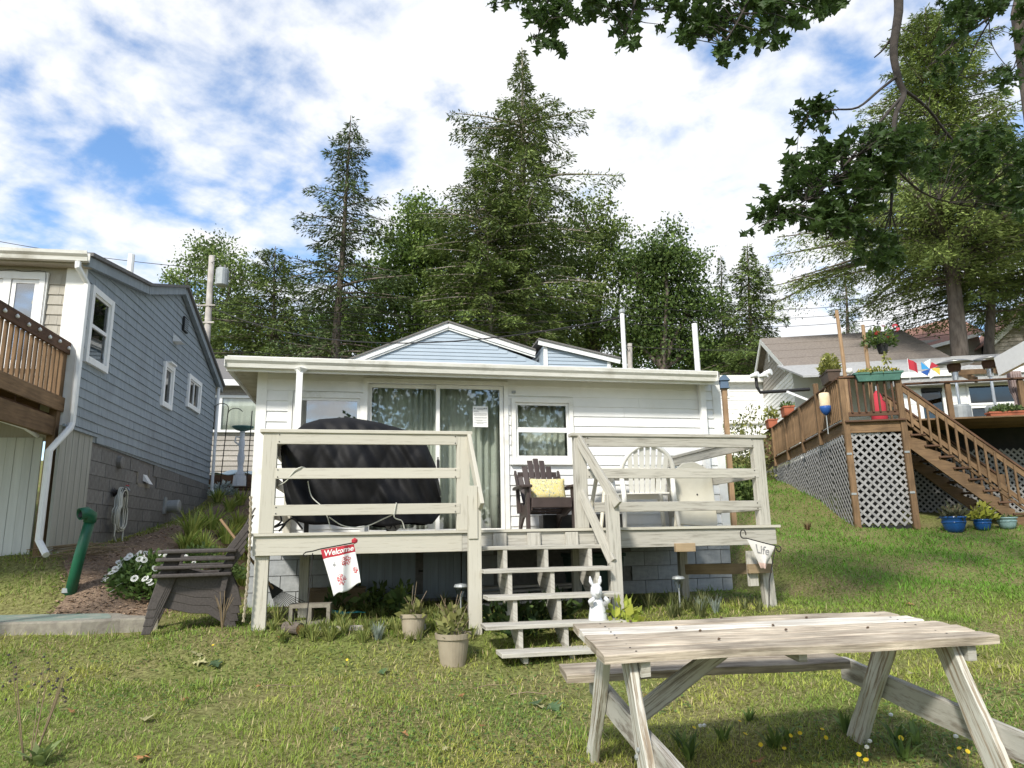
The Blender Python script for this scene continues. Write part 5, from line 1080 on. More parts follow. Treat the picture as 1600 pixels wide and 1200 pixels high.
conifer('spruce_tree', 'tall ragged spruce with open tiers left of the blue gable', 548, 180, 32, 4.3, .20, 200, 105, .30, 3, size=.34, pbase=520, trunk_r=.27, colA=(0.039, 0.066, 0.024), colB=(0.118, 0.158, 0.054), up=.06, gap=.12,
        prof=lambda t: max(.05, (1 - t) ** .62 * (.8 + .35 * math.sin(t * 23))) * (1 if t > .12 else .7))
conifer('spruce_tree', 'tallest spruce with long bare leader above the blue gable', 815, 75, 34, 4.5, .24, 310, 130, .50, 4, size=.36, pbase=819, trunk_r=.36, bark='bark_pale', colA=(0.063, 0.102, 0.028), colB=(0.204, 0.259, 0.067), up=.15,
        prof=lambda t: float(np.interp(t, [0, .1, .3, .5, .62, .75, .82, .86, .93, 1], [.5, .8, 1, .95, .74, .62, .40, .13, .16, .05])) * (.82 + .3 * math.sin(t * 37)), gap=.10)
conifer('spruce_tree', 'slender pale trunked spruce close beside the tallest one', 755, 225, 33, 3.7, .36, 180, 115, .5, 5, size=.34, pbase=773, trunk_r=.17, bark='bark_pale', colA=(0.063, 0.102, 0.028), colB=(0.188, 0.242, 0.060),
        prof=lambda t: .55 + .45 * math.sin(min(1, t * 1.6) * 2.6) if t < .6 else (1 - t) * 2.0)
conifer('pine_tree', 'broad dark pine between utility pole and ragged spruce', 430, 385, 36, 4.3, .10, 150, 150, .25, 6, size=.34, trunk_r=.24, colA=(0.049, 0.081, 0.022), colB=(0.157, 0.207, 0.048), prof=lambda t: (1 - t ** 2.2) * .95 + .08)
conifer('spruce_tree', 'narrow pointed spruce between round tree and broad spruce', 1126, 398, 39, 2.8, .03, 160, 90, .4, 7, size=.30, trunk_r=.2, colA=(0.041, 0.078, 0.024), colB=(0.125, 0.181, 0.048))
conifer('spruce_tree', 'broad loose spruce rising right of the cottage roof pipes', 1168, 380, 36, 4.0, .03, 220, 120, .42, 8, size=.34, trunk_r=.22, colA=(0.056, 0.097, 0.024), colB=(0.180, 0.242, 0.060), prof=lambda t: max(.04, (1 - t) ** .8))
conifer('spruce_tree', 'thin sparse spruce beside the bare wooden poles', 1318, 392, 40, 3.0, .02, 150, 80, .42, 9, size=.32, trunk_r=.2, colA=(0.063, 0.102, 0.039), colB=(0.188, 0.242, 0.084), gap=.15)
conifer('cedar_tree', 'very tall light green conifer with thick trunk behind the terrace', 1445, 12, 25, 5.4, .36, 400, 270, .35, 10, size=.24, pbase=1492, trunk_r=.36, colA=(0.064, 0.101, 0.022), colB=(0.269, 0.335, 0.088), up=.25,
        prof=lambda t: (.72 + .28 * math.sin(t * 9)) * (1 if t < .5 else (1 - t) * 1.9 + .05), gap=.05)
conifer('cedar_tree', 'second thinner trunked conifer leaning against the tall light green one', 1560, 150, 26.5, 4.0, .38, 220, 200, .35, 12, size=.24, pbase=1516, trunk_r=.24, colA=(0.064, 0.101, 0.022), colB=(0.188, 0.243, 0.064), up=.2)
conifer('spruce_tree', 'light green spruce at the edge of the shingled house', 1670, 230, 30, 4.0, .45, 180, 180, .4, 13, size=.32, trunk_r=.25, colA=(0.099, 0.149, 0.033), colB=(0.179, 0.233, 0.060), prof=lambda t: max(.05, (1 - t) ** .7))
broadleaf('oak_tree', 'airy round crowned tree around the utility pole', 345, 40, [(330, 400, 36), (290, 435, 26), (365, 425, 34), (340, 470, 40), (380, 505, 42), (330, 540, 36), (300, 520, 22), (420, 540, 40)], 12000, .20, 31, colA=(0.071, 0.118, 0.033), colB=(0.204, 0.268, 0.072))
broadleaf('oak_tree', 'dense rounded tree filling the gap left of the tallest spruce', 650, 37, [(660, 340, 40), (630, 390, 48), (690, 400, 50), (600, 440, 46), (650, 460, 55), (710, 470, 50), (590, 510, 50), (660, 530, 55), (545, 540, 40), (720, 545, 48)], 24000, .22, 32, colA=(0.071, 0.125, 0.028), colB=(0.204, 0.286, 0.060))
broadleaf('oak_tree', 'open crowned tree with visible limbs right of the tallest spruce', 925, 39, [(920, 345, 42), (960, 375, 36), (890, 400, 42), (935, 430, 40), (975, 420, 24), (900, 480, 44), (880, 540, 46), (940, 520, 34)], 13000, .21, 33, colA=(0.071, 0.118, 0.028), colB=(0.204, 0.259, 0.060))
broadleaf('oak_tree', 'dark round topped tree behind the roof service mast', 1030, 37, [(1035, 385, 38), (1000, 420, 42), (1065, 425, 42), (1020, 470, 50), (1080, 480, 42), (985, 520, 46), (1050, 530, 54), (1100, 540, 38)], 19000, .21, 34, colA=(0.049, 0.091, 0.024), colB=(0.149, 0.215, 0.050))
broadleaf('maple_tree', 'deep green tree mass low behind the blue gable', 790, 47, [(520, 500, 50), (740, 440, 60), (800, 470, 60), (850, 500, 60), (760, 520, 60), (840, 550, 55), (700, 545, 55), (900, 560, 45), (480, 545, 45), (600, 560, 45), (980, 575, 40), (1090, 575, 40)], 20000, .28, 35, colA=(0.041, 0.086, 0.020), colB=(0.125, 0.207, 0.043), shell=.3)
broadleaf('maple_tree', 'low leafy tree behind the white low house', 1200, 44, [(1150, 560, 40), (1190, 575, 34), (1110, 570, 34), (1225, 560, 24)], 6000, .26, 36, colA=(0.049, 0.094, 0.022), colB=(0.157, 0.224, 0.048))
# two trees on the shore behind the viewer: the panes mirror them
def shore_tree(x, y, H, r_, seed, label):
    q = np.random.default_rng(seed); zb = gz(x, y); o_ = thing('shore_oak', label, 'tree', (x, y, zb)); nc = 90; d = unit(q.normal(size=(nc, 3))); cc = d * (.35 + .65 * q.random((nc, 1))) * np.array([r_, r_, H * .33]) + np.array([0, 0, H * .62])
    n_ = 9000; idx = q.integers(0, nc, n_); P = cc[idx] + q.normal(0, .5, (n_, 3)); D = unit(q.normal(size=(n_, 3))); Wv = unit(np.cross(D, q.normal(size=(n_, 3)))); L = .28 * q.uniform(.6, 1.3, n_)
    V, F = kites(P, D, Wv, L, L * .36); c = np.array([(.06, .095, .03)]) * q.uniform(.6, 1.5, (n_, 1)); bulk('crown', V, F, M['leaf'], o_, col=np.repeat(c, 4, 0))
    b_ = MB(); b_.tube([(0, 0, -.4), (.1, 0, H * .3), (0, .1, H * .55)], [.4, .3, .2], 9)
    for k in range(0, nc, 4): b_.tube([(0, 0, H * .35), tuple(cc[k] * .6 + np.array([0, 0, H * .1])), tuple(cc[k])], [.14, .07, .02], 5, cap=False)
    b_.build('trunk', M['bark'], o_, smooth=True)
shore_tree(6.5, -11, 11, 4.6, 41, 'broad shore oak behind the picnic table, mirrored in the door'); shore_tree(15, -12, 9, 4.2, 42, 'smaller shore tree further along the lake edge')

# ================================================================ overhanging oak: limbs, twigs, lobed leaves
def oakleaf_mesh(seed):
    q = random.Random(seed); half = [(0, .0), (.035, .08), (.10, .14), (.26, .20), (.12, .29), (.14, .36), (.40, .47), (.17, .53), (.18, .60), (.36, .74), (.15, .78), (.10, .88), (0, 1.0)]
    half = [(x * q.uniform(.85, 1.15), y) for x, y in half]; P = half + [(-x * q.uniform(.9, 1.1), y) for x, y in half[-2:0:-1]]
    mb = MB(); cv = q.uniform(-.9, .7)
    mb.v = [(x, y, cv * (y - .5) ** 2 + .9 * x * x * (1 if q.random() > .3 else -1)) for x, y in P]; n_ = len(half)
    mb.v += [(0, y, cv * (y - .5) ** 2) for x, y in half[1:-1]]; base = len(P)
    def mid(i): return 0 if i == 0 else (n_ - 1 if i == n_ - 1 else base + i - 1)
    for i in range(n_ - 1):
        a = [i, i + 1, mid(i + 1), mid(i)]; mb.face([k for j, k in enumerate(a) if k not in a[:j]])
        r0 = 0 if i == 0 else len(P) - i; r1 = n_ - 1 if i == n_ - 2 else len(P) - i - 1
        a = [mid(i), mid(i + 1), r1, r0]; mb.face([k for j, k in enumerate(a) if k not in a[:j]])
    return mb.mesh('leaf')
LEAF = [oakleaf_mesh(k) for k in range(5)]
for me in LEAF: me.materials.append(M['oak'])
ok_ = thing('overhanging_oak', 'dark lobed oak boughs hanging down above the yard', 'tree', (0, 0, 0))
SK = []  # skeleton points for twigs
def bough(pts, r0, r1, name='bough'):
    P = [at(x, y, Y) for x, y, Y in pts]; n_ = len(P)
    # smooth the run of the bough
    Q = []
    for i in range(n_ - 1):
        a, b, c, d = P[max(i - 1, 0)], P[i], P[i + 1], P[min(i + 2, n_ - 1)]
        for k in range(4):
            t = k / 4; Q.append(.5 * ((2 * b) + (c - a) * t + (2 * a - 5 * b + 4 * c - d) * t * t + (3 * b - a - 3 * c + d) * t ** 3))
    Q.append(P[-1]); m_ = len(Q); MB().tube([tuple(v) for v in Q], [r0 + (r1 - r0) * i / (m_ - 1) for i in range(m_)], 7).build(name, M['bark_dark'], ok_, smooth=True); SK.extend(Q)
bough([(1640, -420, 6.0), (1500, -250, 6.3), (1412, -60, 6.4), (1404, 20, 6.4), (1396, 80, 6.4), (1404, 125, 6.4), (1412, 150, 6.4), (1398, 185, 6.3), (1396, 260, 6.2), (1392, 330, 6.1)], .06, .012)
bough([(1398, 50, 6.4), (1382, 75, 6.5), (1366, 90, 6.6)], .014, .006); bough([(1403, 118, 6.4), (1375, 140, 6.3), (1340, 168, 6.1), (1302, 172, 6.0), (1262, 184, 5.9)], .016, .005)
bough([(1410, 150, 6.4), (1375, 190, 6.2), (1340, 235, 6.0), (1290, 290, 5.8), (1230, 330, 5.6), (1185, 355, 5.5)], .016, .005)
bough([(1412, 140, 6.4), (1450, 170, 6.7), (1490, 220, 6.9), (1540, 250, 7.0), (1600, 260, 7.1)], .018, .006); bough([(1396, 260, 6.2), (1440, 300, 6.5), (1500, 320, 6.8), (1580, 330, 7.0)], .012, .005)
bough([(1393, 250, 6.2), (1350, 300, 6.0), (1310, 350, 5.9), (1290, 375, 5.8)], .012, .004)
bough([(1700, -300, 5.0), (1400, -180, 5.2), (1200, -70, 5.4), (1000, -30, 5.6), (860, -10, 5.6), (790, 5, 5.6)], .05, .008); bough([(1200, -70, 5.4), (1160, 20, 5.3), (1130, 70, 5.3)], .014, .005); bough([(1000, -30, 5.6), (985, 30, 5.5), (975, 55, 5.5)], .012, .004); bough([(860, -10, 5.6), (845, 40, 5.5), (838, 70, 5.5)], .01, .004)
bough([(1640, -120, 7.4), (1560, 10, 7.2), (1500, 60, 7.0), (1455, 100, 6.9)], .022, .005); bough([(1560, 10, 7.2), (1530, 60, 7.2), (1510, 100, 7.2), (1490, 130, 7.2)], .012, .004); bough([(1545, 30, 7.2), (1550, 70, 7.2), (1570, 100, 7.2), (1583, 108, 7.2)], .006, .003)
MB().tube([tuple(at(1660, -500, 7.6)), tuple(at(1612, -40, 7.6)), tuple(at(1594, 20, 7.6)), tuple(at(1640, 300, 7.8)), tuple(at(1700, 700, 8.0)), tuple(at(1740, 1040, 8.0))], [.16, .13, .10, .16, .2, .24], 10).build('trunk', M['bark'], ok_, smooth=True)
def inpoly(x, y, poly):
    c = False; j = len(poly) - 1
    for i in range(len(poly)):
        if (poly[i][1] > y) != (poly[j][1] > y) and x < (poly[j][0] - poly[i][0]) * (y - poly[i][1]) / (poly[j][1] - poly[i][1]) + poly[i][0]: c = not c
        j = i
    return c
def C5(x, y): return (740 + x / 1.86, y / 1.86)
def C4(x, y): return (1140 + x / 2.1435, y / 2.1435)
regions = [
 ([C5(*p) for p in ((35, 45), (60, 10), (40, -120), (1095, -120), (1080, 35), (1010, 75), (985, 50), (930, 80), (865, 140), (810, 140), (745, 178), (690, 172), (610, 120), (540, 90), (450, 130), (415, 110), (380, 50), (280, 60), (240, 130), (200, 135), (160, 90), (125, 25))], 250, 5.2, 6.0),
 ([C4(*p) for p in ((215, 375), (260, 335), (330, 330), (345, 380), (320, 425), (240, 420))], 13, 5.8, 6.1),
 ([C4(*p) for p in ((60, 770), (115, 670), (185, 585), (215, 520), (270, 485), (340, 480), (415, 405), (500, 410), (560, 400), (620, 430), (580, 520), (540, 590), (510, 660), (470, 700), (460, 760), (390, 785), (310, 800), (275, 745), (190, 735), (95, 785))], 165, 5.4, 6.3),
 ([C4(*p) for p in ((410, 850), (430, 770), (540, 780), (590, 840), (570, 900), (440, 895))], 22, 5.8, 6.4),
 ([C4(*p) for p in ((600, 430), (760, 440), (900, 420), (1010, 440), (1010, 720), (880, 690), (800, 600), (700, 640), (600, 560))], 95, 6.2, 7.1),
 ([C4(*p) for p in ((690, -60), (1010, -60), (1010, 60), (930, 40), (830, 60), (760, 120), (700, 150), (720, 60))], 50, 6.6, 7.4),
 ([C4(*p) for p in ((860, 260), (900, 230), (975, 225), (960, 280), (880, 300))], 6, 6.9, 7.2),
 ([C4(*p) for p in ((700, 200), (780, 180), (800, 240), (660, 290))], 8, 6.6, 7.0),
 ([C4(*p) for p in ((950, 80), (1010, 80), (1010, 190), (960, 170))], 6, 7.0, 7.3)]
SKn = np.array([tuple(v) for v in SK]); leaves = []; twigs = MB(); q = random.Random(77)
for poly, nc, Y0, Y1 in regions:
    xs = [p[0] for p in poly]; ys = [p[1] for p in poly]; k = 0; tries = 0
    while k < nc and tries < 20000:
        tries += 1; x = q.uniform(min(xs), max(xs)); y = q.uniform(min(ys), max(ys))
        if not inpoly(x, y, poly): continue
        k += 1; c = at(x, y, q.uniform(Y0, Y1)); d2 = ((SKn - np.array(c)) ** 2).sum(1); nb = Vector(SKn[d2.argmin()])
        mid = (nb + c) / 2 + Vector((q.uniform(-.05, .05), q.uniform(-.05, .05), .03)); twigs.tube([tuple(nb), tuple(mid), tuple(c)], [.005, .0035, .002], 4, cap=False)
        ax = (c - mid).normalized()
        for j in range(q.randint(6, 9)):
            d = (ax * .5 + Vector((q.gauss(0, .7), q.gauss(0, .7), q.gauss(-.25, .5)))).normalized(); nrm = Vector((q.gauss(0, .45), q.gauss(0, .45), 1)); sx = d.cross(nrm).normalized(); nz = sx.cross(d)
            L = q.uniform(.07, .165); mt = Matrix((sx * L, d * L, nz * L)).transposed().to_4x4(); mt.translation = c + ax * q.uniform(-.09, .02); leaves.append((mt, q.randrange(5)))
twigs.build('twigs', M['bark_dark'], ok_, kind='stuff')
q.shuffle(leaves)
for mt, k in leaves[:300]:
    o_ = link('leaf', LEAF[k], None, ok_); o_.matrix_local = mt
vs = [np.array([v.co[:] for v in me.vertices]) for me in LEAF]; fs = [[list(p.vertices) for p in me.polygons] for me in LEAF]; V = []; F = []; b_ = 0
for mt, k in leaves[300:]:
    A = np.array(mt); V.append(vs[k] @ A[:3, :3].T + A[:3, 3]); F += [tuple(i + b_ for i in f) for f in fs[k]]; b_ += len(vs[k])
me = bpy.data.meshes.new('foliage'); me.from_pydata(np.concatenate(V).tolist(), [], F); M['oak_mass'] = leafmat('oak_leaf_mass', .45, rough=.4, base=(.055, .096, .025)); link('foliage', me, M['oak_mass'], ok_, kind='stuff')

# ================================================================ utility pole and wires
def upole(px, ptop, pbot, Y, r_, label, can=False):
    t_ = at(px, ptop, Y); b_ = at(px - 7, 560, Y); zb = gz(b_.x, b_.y); o_ = thing('utility_pole', label, 'utility pole', (b_.x, b_.y, zb)); H_ = t_.z - zb; dx = t_.x - b_.x
    MB().tube([(0, 0, -.5), (dx, 0, H_)], [r_ * 1.2, r_ * .85], 12).build('pole', M['greypole'], o_, smooth=True)
    if can:
        for zc in (.75, 1.4): MB().beam((dx - .5, -.1, H_ - zc - 1.2), (dx + .3, -.1, H_ - zc - 1.2), .06, .05).build('cross_arm', M['greypole'], o_)
        cc = MB(); cc.lathe([(.17, 0), (.23, .04), (.23, .62), (.2, .68), (.0, .7)], 16, (dx + .5, -.15, H_ - 1.25)); tr = cc.build('transformer', M['grey_metal'], o_, smooth=False)
        for k in (-.08, .08): MB().lathe([(.03, 0), (.05, .06), (.02, .14)], 8, (dx + .5 + k, -.15, H_ - .56)).build('insulator', M['block'], tr)
        MB().tube([(dx + .05, -.1, H_ - .3), (dx + .3, -.12, H_ - .2), (dx + .42, -.15, H_ - .45)], .012, 5).build('jumper', M['iron'], o_)
    return o_
upole(331, 400, 520, 25, .12, 'silvered utility pole carrying a grey transformer', True); upole(984, 537, 580, 33, .13, 'short grey utility pole behind the service mast')
def wire(a, b, sag, label, r_=.012, group=None, n_=20):
    p, q = at(*a), at(*b); m_ = MB().tube([tuple(p.lerp(q, t) - Vector((0, 0, sag * 4 * t * (1 - t)))) for t in np.linspace(0, 1, n_)], r_, 5).build('power_line', M['iron'] if r_ < .02 else M['black'], None); tag(m_, label, 'power line', group)
G = 'overhead wires strung across the trees'
wire((-60, 366, 24), (329, 420, 25), .15, 'single overhead wire running to the top of the transformer pole', .012)
wire((326, 478, 25), (972, 496, 13), .9, 'pale twisted service cable dropping from pole to roof mast', .016)
for k, (y0, y1) in enumerate(((472, 452), (485, 466), (498, 478), (545, 508), (552, 516))):
    wire((327, y0, 25), (984, y0 + 8 if k < 3 else 541, 32), .5, 'thin overhead wire crossing the trees behind the blue gable', .011, 'overhead wires crossing behind the blue gable')
    wire((984, y0 + 8 if k < 3 else 541, 32), (1660, y1 - 26, 26), .7, 'thin overhead wire crossing the sky toward the tall light green conifer', .011, 'overhead wires running to the light green conifer')
wire((972, 505, 13), (984, 545, 32.8), .3, 'slack cable from the roof service mast to short pole', .012)
M['acorn'] = mat('acorn_shell', (.10, .06, .03), (.05, .03, .018), rough=.5)

# ================================================================ picnic table
def tplane(px, py, h_, s_=.11, tx=.012):
    a, b_ = ray(px, py); Y = h_ / (s_ + tx * a - b_); return Vector((a * Y, Y, ZC + b_ * Y))
TL, TWd, TH = 1.905, .70, .746
ex = Vector((.99299, .11797, .00753)); ey = Vector((-.11820, .99016, .07495)); en = ex.cross(ey); c_t = Vector((1.286, 3.797, ZC - .486)); tw_ = TWd
pt_ = thing('picnic_table', 'weathered picnic table with flaking white legs and attached bench', 'picnic table', c_t - en * TH)
mw = Matrix((ex, ey, en)).transposed(); pt_.rotation_euler = mw.to_euler()
def rough_plank(name, p, q, w_, h_, m, up=(0, 0, 1), amp=.003, n_=28, parent=None, seed=1):
    """a plank with worn, uneven long edges and a slightly wavy face"""
    p, q = Vector(p), Vector(q); d = (q - p); L = d.length; d.normalize(); up = Vector(up); r_ = d.cross(up).normalized(); u = r_.cross(d); rq = random.Random(seed); ph = [rq.uniform(0, 6) for _ in range(6)]
    mb = MB(); o1, o2 = rq.random() * 40, rq.random() * 40; sec = [(-.5, -.5), (-.5, .38), (-.44, .5), (.0, .52), (.44, .5), (.5, .38), (.5, -.5)]
    for i in range(n_ + 1):
        t = i / n_; wv = 1 + amp * 4 * math.sin(t * 17 + ph[0]) + amp * 5 * math.sin(t * 41 + ph[1]) + rq.uniform(-amp, amp) * 2
        for a, b in sec: mb.v.append(tuple(p + d * (L * t + (rq.uniform(-.004, .004) if i in (0, n_) else 0)) + r_ * (a * w_ * wv) + u * (b * h_ + amp * math.sin(t * 9 + ph[2] + a * 3) + rq.uniform(-amp, amp) * .35)))
    k = len(sec); ws = [0, .04, .06, .13, .20, .22, .26, .4]
    for i in range(n_):
        for j in range(k):
            j2 = (j + 1) % k; mb.face((i * k + j, i * k + j2, (i + 1) * k + j2, (i + 1) * k + j), [(o1 + L * i / n_, o2 + ws[j]), (o1 + L * i / n_, o2 + ws[j + 1]), (o1 + L * (i + 1) / n_, o2 + ws[j + 1]), (o1 + L * (i + 1) / n_, o2 + ws[j])])
    mb.face(tuple(range(k))[::-1], [(o1 + a * .02, o2 + b * .05) for a, b in sec][::-1]); mb.face(tuple(range(n_ * k, n_ * k + k)), [(o1 + a * .02, o2 + b * .05) for a, b in sec])
    return mb.build(name, M[m], parent or pt_)
for k, (m_, x0, x1) in enumerate((('table_wood', -.9525, .96), ('table_wood', -.95, .95), ('table_wood', -.945, .93), ('table_white', -.945, .88), ('table_wood', -.95, .84))):
    y = -tw_ / 2 + .07 + k * .14; rough_plank('top_plank', (x0, y, TH - .02), (x1, y, TH - .02 + rnd.uniform(-.003, .003)), .1375, .04, m_, seed=50 + k)
for x in (-.80, .786):
    for s_ in (-1, 1): rough_plank('leg', (x, s_ * .20, .70), (x, s_ * .64, -.06), .125, .042, 'table_leg', up=(1, 0, 0), seed=int(60 + x * 10 + s_), n_=16)
    rough_plank('seat_beam', (x + .045, -.78, .335), (x + .045, .78, .335), .042, .13, 'table_brace', seed=int(70 + x * 10), n_=20)
    rough_plank('top_batten', (x + .045, -.32, .67), (x + .045, .32, .67), .042, .07, 'table_brace', seed=int(80 + x * 10), n_=10)
    if x < 0: rough_plank('brace', (x * .9, 0, .37), (x * .3, 0, .68), .085, .04, 'table_brace', up=(0, 1, 0), seed=int(90 + x * 10), n_=12)
for s_ in (1,): rough_plank('bench_plank', (-.955, s_ * .64, .42), (.72, s_ * .64, .42), .24, .045, 'table_wood', seed=96 + s_)
MB().box(-.02, .02, -.3, .3, .66, .71).build('centre_batten', M['table_brace'], pt_)
for x in (-.80, .786):
    for y, z in ((-.40, .36), (-.37, .32)): MB().lathe([(.011, 0), (.011, .008), (.0, .012)], 8).build('bolt', M['grey_metal'], pt_, loc=(x - .024 + (.07 if x > 0 else 0), y, z), rot=(0, R(90 if x > 0 else -90), 0))
for k in range(5):
    for x in (-.80, .76):
        for dy in (-.035, .035): MB().lathe([(.0055, 0), (.0045, .002), (0, .003)], 8).build('nail_head', M['iron'], pt_, loc=(x + rnd.uniform(-.01, .01), -tw_ / 2 + .07 + k * .14 + dy, TH + .0005))
for k in range(9):
    o_ = MB().lathe([(0, 0), (.007, .002), (.008, .006), (.003, .010), (0, .012)], 8).build('acorn', M['acorn'], None, smooth=True); pos = c_t + ex * rnd.uniform(-.8, .6) + ey * rnd.uniform(-.2, .33) + en * .003; o_.location = pos; o_.rotation_euler = (rnd.uniform(0, 1.3), 0, rnd.uniform(0, 6)); tag(o_, 'small brown acorn lying on the picnic table top', 'acorn', 'acorns on the picnic table')

# ================================================================ chairs
def DWd(u, v, z): c, s_ = math.cos(DY), math.sin(DY); return Vector((DO[0] + u * c - v * s_, DO[1] + u * s_ + v * c, z))
def adirondack(label, m, loc, rz, group=None, rot=None, slant=False):
    """faces local -y; parts: seat slats, fan back, arms, legs"""
    o_ = thing('adirondack_chair', label, 'chair', loc, rz, group, rot); mm_ = M[m]
    for s_ in (-1, 1):
        MB().prism([(-.47, 0), (-.39, 0), (-.25, .36), (-.20, .52), (-.33, .52), (-.37, .38)] if slant else [(-.36, 0), (-.27, 0), (-.24, .36), (-.22, .52), (-.34, .52)], lambda a, b, t: (t, a, b), s_ * .30 - .02, s_ * .30 + .02).build('front_leg', mm_, o_, bevel=.006)
        MB().prism([(-.32, .24), (-.05, .17), (.10, .16), (.22, .08), (.30, 0), (.38, 0), (.34, .16), (.27, .30), (.24, .36), (.10, .30), (-.10, .36), (-.30, .40)], lambda a, b, t: (t, a, b), s_ * .255 - .016, s_ * .255 + .016).build('side_panel', mm_, o_, bevel=.006)
        MB().prism([(-.41, -.055), (-.38, -.085), (.10, -.06), (.30, -.03), (.30, .03), (.10, .06), (-.38, .085), (-.41, .055)], lambda a, b, t: (s_ * .335 + b, a, t), .52, .555).build('arm', mm_, o_, bevel=.01)
        MB().prism([(.20, .55), (.27, .55), (.42, .76), (.40, .80), (.36, .78)], lambda a, b, t: (t, a, b), s_ * .30 - .014, s_ * .30 + .014).build('arm_bracket', mm_, o_, bevel=.004)
        MB().beam((s_ * .30, .20, .22), (s_ * .30, .26, .53), .045, .05, (0, 1, 0)).build('arm_support', mm_, o_)
    for k in range(6):
        y = -.33 + k * .09; z = .385 - k * .032; MB().beam((-.25, y, z), (.25, y, z), .08, .022).build('seat_slat', mm_, o_, bevel=.005)
    MB().box(-.26, .26, -.37, -.335, .27, .385).build('apron', mm_, o_, bevel=.01)
    for k in range(7):
        a = (k - 3); x0, x1 = a * .068, a * .084; top = .97 - .028 * a * a; n_ = 4
        MB().hexa([(x0 - .033, .08, .20), (x0 + .033, .08, .20), (x0 + .033, .10, .20), (x0 - .033, .10, .20), (x1 - .039, .08 + (top - .2) * .48, top - (.012 * abs(a) if a < 0 else -.0)), (x1 + .039, .08 + (top - .2) * .48, top - (.012 * abs(a) if a > 0 else 0)), (x1 + .039, .10 + (top - .2) * .48, top), (x1 - .039, .10 + (top - .2) * .48, top)]).build('back_slat', mm_, o_, bevel=.008)
    for zz_, w_ in ((.48, .50), (.74, .54)): MB().beam((-w_ / 2, .118 + (zz_ - .2) * .48, zz_), (w_ / 2, .118 + (zz_ - .2) * .48, zz_), .02, .07).build('back_rail', mm_, o_)
    return o_
ac = adirondack('dark brown resin porch chair holding a floral pillow', 'brown_plastic', DWd(3.36, 1.70, DZ), DY)
pl = MB()
def pil(a, b):
    x = (a - .5) * 2; y = (b - .5) * 2; e_ = (1 - x ** 4) * (1 - y ** 4); return x, y, max(0, e_) ** .5
pl.grid(lambda a, b: ((lambda x, y, e_: (.235 * x * (1 - .05 * (1 - y * y)), -.075 * e_ - .01, .15 * y * (1 - .06 * (1 - x * x))))(*pil(a, b))), 20, 14); pl.grid(lambda a, b: ((lambda x, y, e_: (.235 * x * (1 - .05 * (1 - y * y)), .065 * e_ - .01, .15 * y * (1 - .06 * (1 - x * x))))(*pil(a, b))), 20, 14)
m, t, b, o = newmat('floral_fabric'); tcn = N(t, 'ShaderNodeTexCoord'); vo = N(t, 'ShaderNodeTexVoronoi', Scale=16.0); t.links.new(tcn.outputs['Object'], vo.inputs[0]); n_ = N(t, 'ShaderNodeTexNoise', Scale=22.0, Detail=4.0, Distortion=2.0); t.links.new(tcn.outputs['Object'], n_.inputs[0])
r1 = N(t, 'ShaderNodeValToRGB'); t.links.new(n_.outputs[0], r1.inputs[0]); e = r1.color_ramp.elements; e[0].position = .36; e[0].color = (.18, .20, .14, 1); e[1].position = .46; e[1].color = (.64, .60, .40, 1); e2 = e.new(.56); e2.color = (.60, .46, .08, 1); e3 = e.new(.66); e3.color = (.70, .67, .52, 1)
t.links.new(r1.outputs[0], b.inputs['Base Color']); b.inputs['Roughness'].default_value = .9
tag(pl.build('pillow', m, loc=DWd(3.36, 1.53, DZ + .50), rot=(R(-14), 0, DY), smooth=True), 'yellow and grey floral pillow on the dark brown porch chair', 'pillow')
# stack of four faded chairs leaning by the deck corner
sp = at(312, 975, 7.55); zst = gz(sp.x, sp.y)
for k in range(4):
    lab = ['lowest faded taupe resin chair of the outdoor stack', 'second chair up in the faded taupe chair stack', 'third chair up in the faded taupe chair stack', 'topmost faded taupe chair of the stack beside the deck'][k]
    adirondack(lab, 'taupe_plastic', (sp.x - .03 + .012 * k, sp.y + .0, zst - .02 + .075 * k), R(-69), 'stacked taupe chairs by the deck', slant=True)
# white resin armchair, round table and the leaning table on the right of the deck
wc = thing('plastic_chair', 'white resin armchair with arched slatted back on the deck', 'chair', DWd(4.46, 1.05, DZ), DY + R(172)); wc.scale = (1.22, 1.1, 1.0); WP = M['white_plastic']
MB().tube([(.27 * math.cos(a), .22 + .10 * (math.sin(a)), .62 + .36 * math.sin(a)) for a in np.linspace(0, math.pi, 18)], .024, 8).build('back_arch', WP, wc, smooth=True)
for k in range(7): x = (k - 3) * .062; MB().beam((x * .85, .18, .42), (x, .30, .62 + .345 * math.sqrt(max(.05, 1 - (x / .27) ** 2))), .043, .012, (0, 1, 0)).build('back_slat', WP, wc)
MB().beam((-.22, .245, .68), (.22, .245, .68), .02, .05).build('back_band', WP, wc)
for k in range(6): MB().beam((-.22, -.22 + k * .078, .43 - .004 * k), (.22, -.22 + k * .078, .43 - .004 * k), .064, .014).build('seat_slat', WP, wc)
MB().box(-.235, .235, -.275, -.255, .36, .44).build('seat_front', WP, wc)
for s_ in (-1, 1):
    MB().tube([(s_ * .27, .24, .64), (s_ * .29, .05, .66), (s_ * .29, -.18, .65), (s_ * .27, -.25, .60)], .024, 8).build('arm', WP, wc, smooth=True)
    for y0, y1 in ((-.25, -.30), (.2, .30)): MB().tube([(s_ * .26, y0, .60 if y0 < 0 else .64), (s_ * .25, (y0 + y1) / 2, .4), (s_ * .27, y1, 0)], [.024, .026, .020], 8).build('leg', WP, wc, smooth=True)
rt2 = thing('patio_table', 'oval pale plastic patio table standing against the cottage wall', 'table', DWd(4.62, 1.82, DZ), DY)
MB().lathe([(.0, .725), (.44, .725), (.48, .735), (.485, .76), (.47, .775), (.0, .778)], 40, sx=1.68).build('table_top', M['cream_plastic'], rt2)
